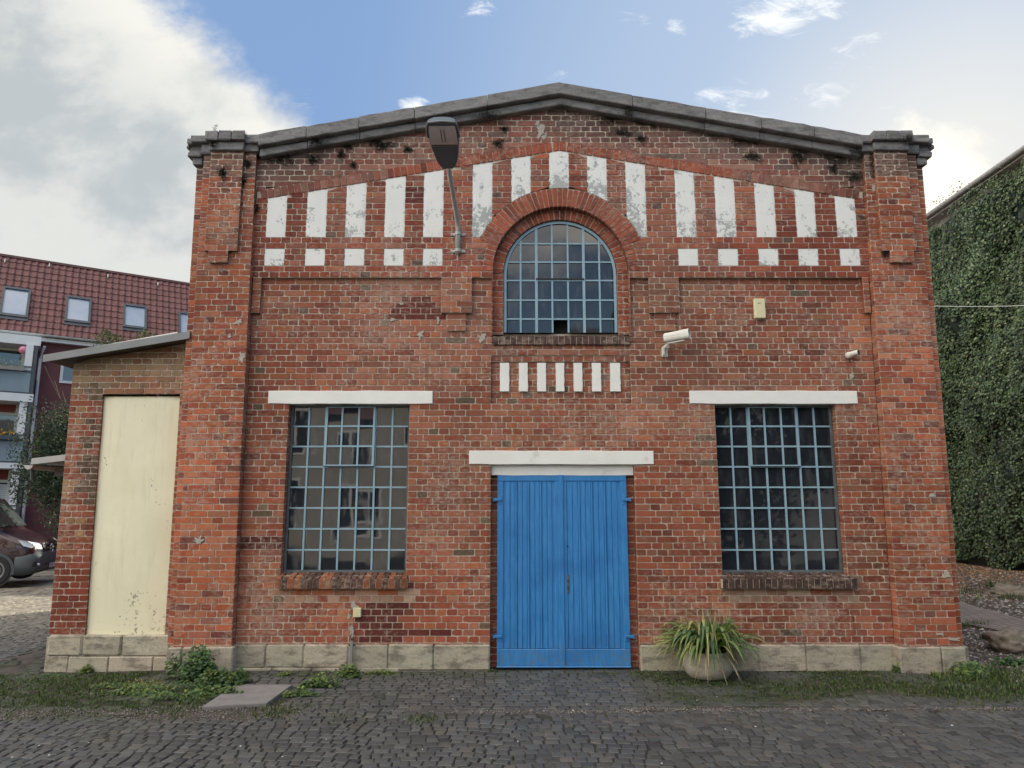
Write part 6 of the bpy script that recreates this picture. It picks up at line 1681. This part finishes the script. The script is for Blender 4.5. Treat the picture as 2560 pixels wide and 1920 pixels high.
field(-19.0, -6.5, 7.0, 13.5, .17, .15, .24, lambda x, y: x < -9.8-(y-7)*.85-3, amp=.0)
tag(sm.build('cobblestone_paving', M['sett']), kind='structure')
# ---- concrete cover slab by the weeds
b = MB(); up_ = Vector((0, 0, .020+ground_h(-2.7, -1.2)))
def slabp(a, z): return [(p.x, p.y, z) for p in a]
zt_s = up_.z; cen = sum(SL, Vector())/4; top = [cen+(p-cen)*.99 for p in SL]
b.add(slabp(SL, -.05)+slabp(SL, zt_s-.008)+slabp(top, zt_s), [(0, 1, 5, 4), (1, 2, 6, 5), (2, 3, 7, 6), (3, 0, 4, 7), (4, 5, 9, 8), (5, 6, 10, 9), (6, 7, 11, 10), (7, 4, 8, 11), (8, 9, 10, 11)])
o_ = b.build('concrete_slab', pm('slab_concrete', (.24, .225, .225), (.18, .17, .168), 7, .9, .6, 60, c3=(.20, .185, .17), s3=30)); tag(o_, 'flat grey concrete cover slab lying in the cobbles beside the weeds', 'slab')
# ---- gravel chips
def chips(mb, pts, smin, smax, tints):
    for p in pts:
        s_ = rnd(smin, smax); a = rnd(0, PI); t = random.choice(tints); k = rnd(.7, 1.25)
        c, s2 = math.cos(a)*s_, math.sin(a)*s_; h_ = s_*rnd(.4, .8); f = rnd(.5, .9)
        mb.add([(p[0]+c, p[1]+s2, p[2]), (p[0]-s2*f, p[1]+c*f, p[2]), (p[0]-c, p[1]-s2, p[2]), (p[0]+s2*f, p[1]-c*f, p[2]), (p[0]+rnd(-.3, .3)*s_, p[1]+rnd(-.3, .3)*s_, p[2]+h_)], [(0, 1, 4), (1, 2, 4), (2, 3, 4), (3, 0, 4)], 0, tuple(v*k for v in t))
M['chip'] = pm('stone_chips', (1, 1, 1), (.85, .85, .85), 20, .9, 0, tint=True)
pale = [(.23, .20, .18), (.17, .15, .14), (.11, .10, .09), (.34, .31, .28), (.08, .07, .066), (.13, .10, .09)]
cm = MB(); pts = []
for i in range(5200):
    x = rnd(1.1, 7.5); pts.append((x, -1.62+.03*math.sin(x*2)+random.gauss(0, .045)))
for i in range(1500):
    x = rnd(-1.5, 1.3); pts.append((x, -1.70+random.gauss(0, .05)))
for i in range(3000):
    a = rnd(0, 2*PI); r_ = random.random()**.5; pts.append((-2.85+math.cos(a)*r_*1.0, -1.75+math.sin(a)*r_*.28))
for i in range(5000):
    a = rnd(0, 2*PI); r_ = random.random()**.5; pts.append((-4.9+math.cos(a)*r_*1.5, -1.72+math.sin(a)*r_*.2))
for i in range(3500):
    x = rnd(-6, 7); y = rnd(-4.8, -.1)
    if mnoise.noise(Vector((x*.8, y*1.3, 21))) > -.15 and not in_slab(x, y): pts.append((x, y))
chips(cm, [(x, y, ground_h(x, y)-.006) for (x, y) in pts], .004, .010, pale)
for i in range(90):
    x, y = rnd(-4, 6), rnd(-4.6, -.9); chips(cm, [(x, y, ground_h(x, y))], .006, .014, [(.55, .54, .5), (.65, .64, .6)])
o_ = cm.build('gravel', M['chip']); tag(o_, 'pale gravel chips strewn over and between the cobbles', 'gravel', kind='stuff')
# ---- bark and gravel bed on the right, with a paved path
def bed_h(x, y): return .02+.05*mnoise.noise(Vector((x*.4, y*.4, 9)))+max(0, min(1, (x-6.5)/6))*.22*max(0, min(1, (y-1)/4))
PTH = [(2407, 1519, 1562), (2450, 1531, 1572), (2500, 1543, 1583), (2560, 1560, 1604), (2640, 1585, 1636)]
path_pts = []
far = [PG(p[0], p[1], .03) for p in PTH]; near = [PG(p[0], p[2], .03) for p in PTH]
far.insert(0, (far[0][0]-.6, far[0][1]+1.0)); near.insert(0, (near[0][0]-.7, near[0][1]+.9))
far.insert(0, (far[0][0]-.3, far[0][1]+1.8)); near.insert(0, (near[0][0]-.5, near[0][1]+1.8))
def on_path(x, y):
    for k in range(len(far)-1):
        a, b_, c, d = far[k], far[k+1], near[k+1], near[k]; ins = True; sg0 = None
        for (p, q) in ((a, b_), (b_, c), (c, d), (d, a)):
            s_ = (q[0]-p[0])*(y-p[1])-(q[1]-p[1])*(x-p[0])
            if sg0 is None: sg0 = s_ > 0
            elif (s_ > 0) != sg0: ins = False
        if ins: return True
    return False
bd2 = MB(); nx, ny = 46, 60; x0, x1, y0, y1 = 5.35, 14.6, -.75, 20
vs = []
for j in range(ny+1):
    for i in range(nx+1):
        x = x0+(x1-x0)*i/nx; y = y0+(y1-y0)*j/ny; edge = min(1, (y-y0)/.5, (x-x0+.15)/.3)
        vs.append((x, y, -.03+(bed_h(x, y)+.03)*max(0, min(1, edge))-(.02 if on_path(x, y) else 0)))
bd2.add(vs, [(j*(nx+1)+i, j*(nx+1)+i+1, (j+1)*(nx+1)+i+1, (j+1)*(nx+1)+i) for j in range(ny) for i in range(nx)])
tag(bd2.build('gravel_bed', pm('dark_bark_soil', (.10, .078, .062), (.065, .052, .044), 9, .95, .8, 40, dist=.02)), kind='structure')
cm = MB(); n_ = 0
while n_ < 24000:
    y = -.6+17*random.random()**1.5; x = rnd(5.5, 13.6)
    if x/(y+CAMD) < .53 or on_path(x, y): continue
    n_ += 1; far_ = max(0, min(1, (y-5)/5)); z = bed_h(x, y)+.004
    tset = pale+[(.45, .42, .39)] if random.random() > far_*.85 else [(.30, .16, .085), (.24, .12, .06), (.36, .25, .15), (.16, .09, .055)]
    chips(cm, [(x, y, z)], .014 if y > 1 else .012, .045 if y > 2 else .032, tset)
o_ = cm.build('bed_stones', M['chip']); tag(o_, 'grey stone chips and brown dead leaves on the planting bed at right', 'gravel', kind='stuff')
def mk_paver():
    m, n, b, oc, pos = base_mat('path_pavers')
    br = n.new('ShaderNodeTexBrick'); n.link(n.mapping(pos, (1, 1, 1), (0, 0, R(-28))), br.inputs['Vector'])
    br.inputs['Scale'].default_value = 1.0; br.inputs['Brick Width'].default_value = .20; br.inputs['Row Height'].default_value = .10; br.inputs['Mortar Size'].default_value = .006
    br.inputs['Color1'].default_value = (.27, .22, .20, 1); br.inputs['Color2'].default_value = (.21, .175, .165, 1); br.inputs['Mortar'].default_value = (.05, .045, .04, 1)
    n.link(n.mix(1.0, br.outputs['Color'], n.mix(n.noise(pos, 5, 5), (.75, .75, .75), (1.25, 1.25, 1.2)), 'MULTIPLY'), b.inputs['Base Color']); b.inputs['Roughness'].default_value = .9
    bump(n, b, n.math('SUBTRACT', 1.0, br.outputs['Fac']), .6, .008); return m
b = MB(); vs = []
for k in range(len(far)):
    for (p, e) in ((far[k], 0), (near[k], 0)): vs.append((p[0], p[1], bed_h(*p)+.045))
b.add(vs, [(2*k, 2*k+1, 2*k+3, 2*k+2) for k in range(len(far)-1)])
vs2 = [(p[0], p[1], p[2]-.12) for p in vs]; b.add(vs+vs2, [(2*k, 2*k+2, len(vs)+2*k+2, len(vs)+2*k) for k in range(len(far)-1)]+[(2*k+1, len(vs)+2*k+1, len(vs)+2*k+3, 2*k+3) for k in range(len(far)-1)])
tag(b.build('path', mk_paver()), kind='structure')
# ---- boulders
M['boulder'] = mk_stone('mossy_boulder', (.30, .25, .20), (.21, .18, .15), (.10, .095, .07), .9)
def boulder(c, r3, seed, label):
    vs, fs = [], []; n1_, n2_ = 44, 26
    for j in range(n2_+1):
        ph = PI*j/n2_
        for i in range(n1_):
            t = 2*PI*i/n1_; v = Vector((math.cos(t)*math.sin(ph), math.sin(t)*math.sin(ph), math.cos(ph)))
            k = .93+.26*mnoise.noise(v*1.3+Vector((seed, 0, 0)))+.20*mnoise.noise(v*3.1+Vector((0, seed, 0)))+.10*mnoise.noise(v*8)
            vs.append((c[0]+v.x*r3[0]*k, c[1]+v.y*r3[1]*k, c[2]+v.z*r3[2]*k))
    for j in range(n2_):
        for i in range(n1_): fs.append((j*n1_+i, (j+1)*n1_+i, (j+1)*n1_+(i+1) % n1_, j*n1_+(i+1) % n1_))
    mb = MB(); mb.add(vs, fs); o_ = mb.build('boulder', M['boulder'], None, smooth=True); return tag(o_, label, 'boulder', 'boulders in the planting bed')
g1 = PG(2540, 1640); boulder((g1[0]+.14, g1[1]+.28, .12), (.31, .25, .19), 3, 'large brown boulder between the paved path and the near grass')
g2 = PG(2525, 1508); boulder((g2[0]+.14, g2[1]+.3, .12), (.40, .30, .22), 8, 'rounded grey boulder in the bed beyond the paved path')

# ---- grass and moss
gr = MB()
def blades(mb, x, y, n, h, spread, tints, w=.004):
    for i in range(n):
        bx, by = x+random.gauss(0, spread), y+random.gauss(0, spread); z = ground_h(bx, by)-.01 if bx < 5.4 else bed_h(bx, by) if by > -.6 else -.01
        a = rnd(0, 2*PI); hh = h*rnd(.5, 1.25); lean = rnd(.1, .8)*hh; dx, dy = math.cos(a), math.sin(a); w_ = w*rnd(.7, 1.4)
        t = random.choice(tints); k = rnd(.7, 1.3); t = tuple(v*k for v in t)
        p0 = Vector((bx, by, z)); p1 = p0+Vector((dx*lean*.35, dy*lean*.35, hh*.6)); p2 = p0+Vector((dx*lean, dy*lean, hh)); s_ = Vector((-dy, dx, 0))*w_
        mb.add([p0-s_, p0+s_, p1+s_*.8, p1-s_*.8, p2], [(0, 1, 2, 3), (3, 2, 4)], 0, t)
gt = [(.07, .12, .03), (.05, .085, .022), (.065, .105, .028), (.09, .13, .036), (.12, .13, .055), (.038, .06, .02)]
n_ = 0
while n_ < 7500:
    x = rnd(-6.6, 7.4); y = rnd(-2.3, -.03)
    if in_slab(x, y) or (y > -.2 and (-4.1 < x < -3.2 or 4.6 < x < 5.5)): continue
    ma = moss_amt(x, y)
    if random.random() > ma: n_ += .02; continue
    n_ += 1; blades(gr, x, y, 5, .018+.014*max(0, ma-.5), .02, gt)
for (px, py, n_, h_, sp) in [(2480, 1690, 500, .09, .22), (2380, 1700, 250, .06, .18), (2540, 1720, 500, .07, .3), (2440, 1735, 400, .05, .3), (2470, 1600, 60, .08, .1), (2445, 1570, 160, .09, .13), (2490, 1490, 120, .18, .14), (2420, 1500, 90, .14, .2), (2530, 1515, 120, .12, .15), (690, 1778, 200, .04, .14), (700, 1770, 150, .03, .2), (1060, 1800, 130, .04, .10), (840, 1800, 80, .03, .12), (2230, 1700, 300, .03, .3), (1900, 1705, 200, .03, .3), (120, 1690, 120, .04, .2), (1930, 1480+0, 0, 0, 0), (1620, 1690, 150, .04, .12), (1490, 1690, 60, .02, .15), (840, 1790, 60, .03, .15), (140, 1740, 120, .035, .18)]:
    x, y = PG(px, py); blades(gr, x, y, n_, h_, sp, gt, .005)
for i in range(420):
    x, y = rnd(-6, 7), rnd(-4.8, -1.6); blades(gr, x, y, 6, .016, .02, gt)
o_ = gr.build('grass', M['leaf']); tag(o_, 'short green grass and moss tufts at the wall foot and between cobbles', 'grass', kind='stuff')
# ---- leafy weeds at the wall foot
def weed(cpx, cpy, rad, h, n, size, label, tints, name='weed_clump', seed=0, z0=0, flowers=0, group='weeds at the foot of the walls'):
    random.seed(1000+seed); x, y = PG(cpx, cpy); mb = MB()
    c = Vector((x, y, ground_h(x, y)-.01)); lob = [(rnd(-.6, .6)*rad[0], rnd(-.5, .5)*rad[1], rnd(.35, 1.0)) for i in range(9)]
    for i in range(n):
        lx_, ly_, lh_ = random.choice(lob); r_ = random.random()**.5; a = rnd(0, 2*PI)
        px_ = lx_+math.cos(a)*r_*rad[0]*.45; py_ = ly_+math.sin(a)*r_*rad[1]*.45; zz = h*lh_*(1-r_*r_*.75)*rnd(.35, 1.0)
        p = c+Vector((px_, py_, max(.01, zz))); nrm = Vector((px_*1.2+rnd(-.4, .4), py_*1.2-.25+rnd(-.5, .5), .7)).normalized()
        a_ = Matrix.Rotation(rnd(0, 2*PI), 3, nrm) @ nrm.orthogonal().normalized(); b_ = nrm.cross(a_); s_ = size*rnd(.6, 1.3)
        t = random.choice(tints); k = rnd(.7, 1.3)*(0.75+.5*zz/h); t = tuple(v*k for v in t)
        # three-lobed leaf
        q = [p-a_*s_*.5, p-a_*s_*.15+b_*s_*.45, p+a_*s_*.05+b_*s_*.18, p+a_*s_*.5, p+a_*s_*.05-b_*s_*.18, p-a_*s_*.15-b_*s_*.45, p+nrm*s_*.06]
        mb.add(q, [(0, 1, 6), (1, 2, 6), (2, 3, 6), (3, 4, 6), (4, 5, 6), (5, 0, 6)], 0, t)
    for i in range(max(5, n//60)):
        lx_, ly_, lh_ = random.choice(lob); e_ = c+Vector((lx_+rnd(-.05, .05), ly_+rnd(-.03, .03), h*lh_*.8)); mb.tube([c+Vector((lx_*.6, ly_*.6, 0)), e_], .0025, 4, 0, (.10, .13, .05))
    o_ = mb.build(name, M['leaf'], None); tag(o_, label, 'weeds', group)
    if flowers:
        fm = MB()
        for i in range(flowers):
            lx_, ly_, lh_ = random.choice(lob); p = c+Vector((lx_+rnd(-1, 1)*rad[0]*.4, ly_+rnd(-.5, .2)*rad[1], h*rnd(.6, 1.1))); fm.add([p+Vector((.009, 0, 0)), p+Vector((0, -.006, .009)), p+Vector((-.009, 0, 0)), p+Vector((0, .004, -.009))], [(0, 1, 2, 3)], 0, (.75, .60, .04))
        f_ = fm.build('blossoms', M['leaf'], None); f_.parent = o_
    return o_
g1_ = [(.045, .105, .03), (.065, .135, .04), (.085, .16, .045), (.04, .08, .032)]; g2_ = [(.12, .17, .04), (.16, .20, .055), (.095, .145, .036)]
weed(478, 1700, (.36, .20), .42, 1500, .060, 'tall dark green weed clump reaching up the stone at the left pilaster', g1_, seed=1, flowers=6)
weed(560, 1712, (.30, .20), .24, 1000, .052, 'low leafy weeds right of the tall clump by the left pilaster', g1_+g2_[:1], seed=2)
weed(395, 1728, (.45, .22), .13, 1300, .034, 'low spreading weeds with tiny yellow flowers before the lean-to', g1_+g2_, seed=3, flowers=16)
weed(470, 1745, (.40, .12), .10, 800, .032, 'creeping weeds between the tall clump and the concrete slab', g1_+g2_, seed=4)
weed(330, 1735, (.55, .16), .07, 1100, .028, 'low sprawling weed mat in front of the cream panel', g1_+g2_, seed=31, flowers=8)
weed(540, 1735, (.30, .10), .12, 700, .036, 'leafy weeds spilling onto the left side of the slab', g1_+g2_, seed=32)
weed(300, 1712, (.35, .14), .06, 500, .026, 'thin creeping weeds under the lean-to plinth', g2_+g1_, seed=5)
weed(214, 1672, (.08, .06), .13, 150, .036, 'small pale fern-like weed on the lean-to stones', g2_, seed=6)
weed(130, 1682, (.18, .10), .04, 160, .026, 'flat dark weeds at the lean-to corner', g1_, seed=7)
weed(712, 1690, (.09, .05), .10, 130, .032, 'small yellowish weed against the plinth behind the slab', g2_, seed=8)
weed(795, 1715, (.26, .12), .17, 620, .044, 'bright green weed patch right of the concrete slab', g2_+g1_, seed=9)
weed(750, 1738, (.20, .10), .09, 380, .036, 'low weeds beside the right edge of the slab', g1_+g2_, seed=10)
weed(878, 1692, (.20, .09), .22, 520, .046, 'weed clump climbing beside the grey metal strip', g2_+g1_[1:3], seed=11)
weed(965, 1685, (.28, .05), .07, 330, .034, 'yellow-green weed strip along the plinth left of the door', g2_, seed=12)
weed(1226, 1680, (.05, .03), .05, 60, .03, 'tiny weed at the left door jamb', g1_, seed=13)
weed(2240, 1682, (.05, .04), .16, 130, .038, 'small climbing weed in the corner of the right plinth', g2_+g1_, seed=14)
weed(2350, 1690, (.14, .06), .07, 170, .036, 'small bright weed before the right pilaster stone', g2_, seed=15)
weed(2040, 1675, (.10, .04), .04, 90, .032, 'flat weed under the middle of the right plinth', g2_, seed=16)
weed(2450, 1690, (.34, .20), .20, 1100, .048, 'big leafy weed patch at the right corner of the hall', g1_+g2_[:2], seed=17)
weed(2540, 1664, (.30, .2), .13, 500, .05, 'dark weeds in front of the brown boulder', g1_, seed=18)
weed(2440, 1568, (.25, .12), .10, 260, .045, 'green tuft beside the near edge of the path', g1_+g2_, seed=19)
weed(2486, 1515, (.4, .25), .22, 420, .06, 'yellow-green tuft before the far grey boulder', g2_, seed=20)
weed(2545, 1522, (.35, .2), .12, 260, .06, 'light green tuft right of the far boulder foot', g2_, seed=21)
# ---- dark tufts growing from the masonry under the coping
random.seed(91)
def tuft(px, py, w, h, Y, n, label):
    w *= 1.4; h *= 1.25
    x, z = P(px, py, Y); mb = MB()
    for i in range(n):
        a = rnd(0, 2*PI); r_ = random.random()**.7*(1+.35*math.sin(a*3+x*7)); bx, bz = x+math.cos(a)*r_*w*.5, z+math.sin(a)*r_*h*.5
        p0 = Vector((bx, Y+.005, bz)); d_ = Vector((rnd(-1, 1), -rnd(.5, 1.4), rnd(-1.1, .8))).normalized()*rnd(.03, .07); s_ = d_.orthogonal().normalized()*.004
        t = random.choice([(.035, .042, .038), (.05, .055, .045), (.075, .068, .058), (.045, .06, .035)])
        mb.add([p0-s_, p0+s_, p0+d_+Vector((0, 0, -.012))], [(0, 1, 2)], 0, t)
    o_ = mb.build('wall_tuft', M['leaf'], None); return tag(o_, label, 'wall plant', 'tufts growing from the gable masonry')
for (px, py, w, h, Y, lb) in [(704, 391, .26, .22, Y_UP, 'largest dark tuft under the left end of the sloping coping'), (664, 353, .12, .14, -.2, 'dark tuft on the left start of the coping'), (793, 352, .18, .2, -.16, 'dark tuft hanging over the left coping joint'),
        (934, 350, .18, .16, Y_UP, 'dark tuft under the coping above the fourth white panel'), (957, 362, .18, .1, Y_UP, 'lower trailing tuft next to the fourth panel tuft'), (783, 398, .10, .10, Y_UP, 'small dark tuft above the left sloping brick band'),
        (868, 364, .10, .08, Y_UP, 'small tuft between two left coping joints'), (853, 386, .07, .09, Y_UP, 'thin tuft just above the third white panel band'), (1019, 372, .09, .06, Y_UP, 'small flat tuft left of the lamp head'), (883, 411, .05, .08, Y_UP, 'tiny tuft in a brick joint over the band'),
        (535, 347, .07, .26, -.25, 'narrow tuft running down the left cornice cap crack'), (557, 431, .08, .16, Y_R, 'tuft in the cracked top of the left pilaster'), (620, 408, .08, .10, Y_P, 'small tuft right of the left pilaster panel'), (645, 385, .08, .22, Y_UP, 'tall dark tuft in the left inner corner below the cap'), (640, 520, .05, .12, Y_UP, 'tuft low in the left inner corner'), (610, 450, .04, .10, Y_P, 'tiny tuft beside the left raised panel edge'),
        (1226, 288, .26, .10, -.16, 'wide tuft under the coping left of the apex'), (1260, 321, .07, .06, Y_UP, 'tiny tuft on the bricks left of the grey patch'), (1245, 357, .11, .09, Y_UP, 'round tuft below and left of the grey patch'), (1095, 300, .16, .10, -.2, 'tuft on the coping right above the lamp'),
        (1413, 264, .14, .07, -.14, 'small tuft right under the apex stone'), (1530, 294, .22, .16, Y_UP, 'broad tuft under the right coping near the apex'), (1602, 302, .12, .10, Y_UP, 'second tuft right of the apex under the coping'), (1635, 305, .12, .12, Y_UP, 'third tuft right of the apex under the coping'),
        (1553, 331, .20, .08, Y_UP, 'wide flat tuft on the bricks right of the apex'), (1602, 345, .10, .07, Y_UP, 'small flat tuft lower right of the apex'), (1568, 280, .14, .10, -.2, 'tuft on the face of the right coping'),
        (1795, 330, .34, .10, Y_UP, 'long dark tuft under the middle of the right coping'), (1850, 345, .16, .18, Y_UP, 'hanging tuft under the middle of the right coping'), (1885, 352, .14, .10, Y_UP, 'tuft next to the hanging one on the right'), (1880, 391, .18, .10, Y_UP, 'tuft on bricks above the right sloping band'),
        (1995, 385, .18, .26, Y_UP, 'tall sooty tuft under the right coping joint'), (2092, 389, .26, .16, Y_UP, 'broad dark tuft near the right pilaster'), (2140, 375, .18, .30, -.16, 'dark tuft filling the corner below the right cap'), (2188, 400, .14, .34, Y_P, 'long dark tuft hanging on the right pilaster'), (2135, 440, .20, .12, Y_UP, 'tuft on bricks beside the right pilaster'), (2270, 345, .12, .10, -.3, 'tuft on the right cornice cap'), (2085, 420, .08, .12, Y_UP, 'small tuft left of the right corner tufts'), (2212, 630, .08, .10, Y_P, 'small dry tuft beside the stepped foot of the right panel')]:
    tuft(px, py, w, h, Y-.004, int(70+8000*w*h), lb)

# ---- concrete planter bowl with a strap-leaved plant
px0, py0 = PG(1786, 1706); pc = Vector((px0, py0+.25, 0))
pot = empty('planter', tuple(pc), 'round weathered concrete planter bowl standing right of the blue door', 'planter')
b = MB(); b.lathe([(.165, 0.0), (.215, .012), (.255, .06), (.275, .13), (.272, .21), (.262, .262), (.268, .285), (.255, .298), (.235, .292), (.225, .25), (.10, .245)], tuple(pc), 36)
b.build('bowl', mk_stone('lichened_concrete', (.50, .45, .37), (.42, .38, .31), (.22, .19, .155), .8, .5), pot, smooth=True)
b = MB(); b.lathe([(.001, .262), (.228, .256), (.228, .24), (.001, .24)], tuple(pc), 24); b.build('soil', M['earth'], pot)
random.seed(404)
lf = MB(); wg = [(.08, .145, .06), (.10, .17, .065), (.14, .21, .075), (.20, .26, .09)]; ye = [(.44, .43, .15), (.52, .48, .22)]; dr = [(.34, .25, .15), (.42, .35, .24), (.26, .19, .11)]
base = pc+Vector((0, 0, .26))
for i in range(290):
    a = rnd(0, 2*PI); dead = random.random() < .20; out_ = rnd(.22, .60) if not dead else rnd(.26, .52); el = rnd(.25, 1.35)
    hgt = rnd(.16, .46)*(1.3-out_) if not dead else rnd(.03, .22); root = base+Vector((math.cos(a)*rnd(0, .17), math.sin(a)*rnd(0, .17), 0))
    dirv = Vector((math.cos(a), math.sin(a), 0)); sidev = Vector((-dirv.y, dirv.x, 0)); wd = rnd(.015, .024)*(0.55 if dead else 1)
    peak = .45+rnd(-.1, .15); endz = hgt*rnd(-.5, .75) if not dead else -rnd(.08, .30)
    if i < 26: out_ = rnd(.04, .18); hgt = rnd(.34, .52); endz = hgt*rnd(.85, 1.0)
    n_ = 7; vs = []; ts = []; tw_ = rnd(-.8, .8); g_ = random.choice(wg); tipc = random.choice(ye if random.random() < .5 else wg)
    if dead: g_ = random.choice(dr); tipc = random.choice(dr)
    ye_all = random.random() < .10
    if ye_all and not dead: g_ = random.choice(ye)
    for k in range(n_+1):
        t = k/n_; rr_ = out_*(t**.85); zz = (4*t*(1-t))*hgt*.72*(1 if t < .5 else 1)+endz*t*t
        if i < 26: zz = hgt*t**.9
        p = root+dirv*rr_+Vector((0, 0, zz)); w_ = wd*(1.0 if t < .6 else max(.05, 1-(t-.6)/.4*.95))
        sv = sidev*math.cos(tw_*t)+Vector((0, 0, 1))*math.sin(tw_*t)
        vs += [p-sv*w_, p+Vector((0, 0, -w_*.35)), p+sv*w_]; f = max(0, (t-.55)/.45)
        ts += [tuple(g_[q]*(1-f)+tipc[q]*f for q in range(3))]*3
    s0_ = len(lf.v); lf.add(vs, [(3*k, 3*k+1, 3*k+4, 3*k+3) for k in range(n_)]+[(3*k+1, 3*k+2, 3*k+5, 3*k+4) for k in range(n_)]); lf.t[s0_:] = ts
pp = lf.build('strap_leaf_plant', M['leaf'], None, smooth=True); tag(pp, 'arching strap-leaved plant with yellowed tips growing in the concrete bowl', 'plant')
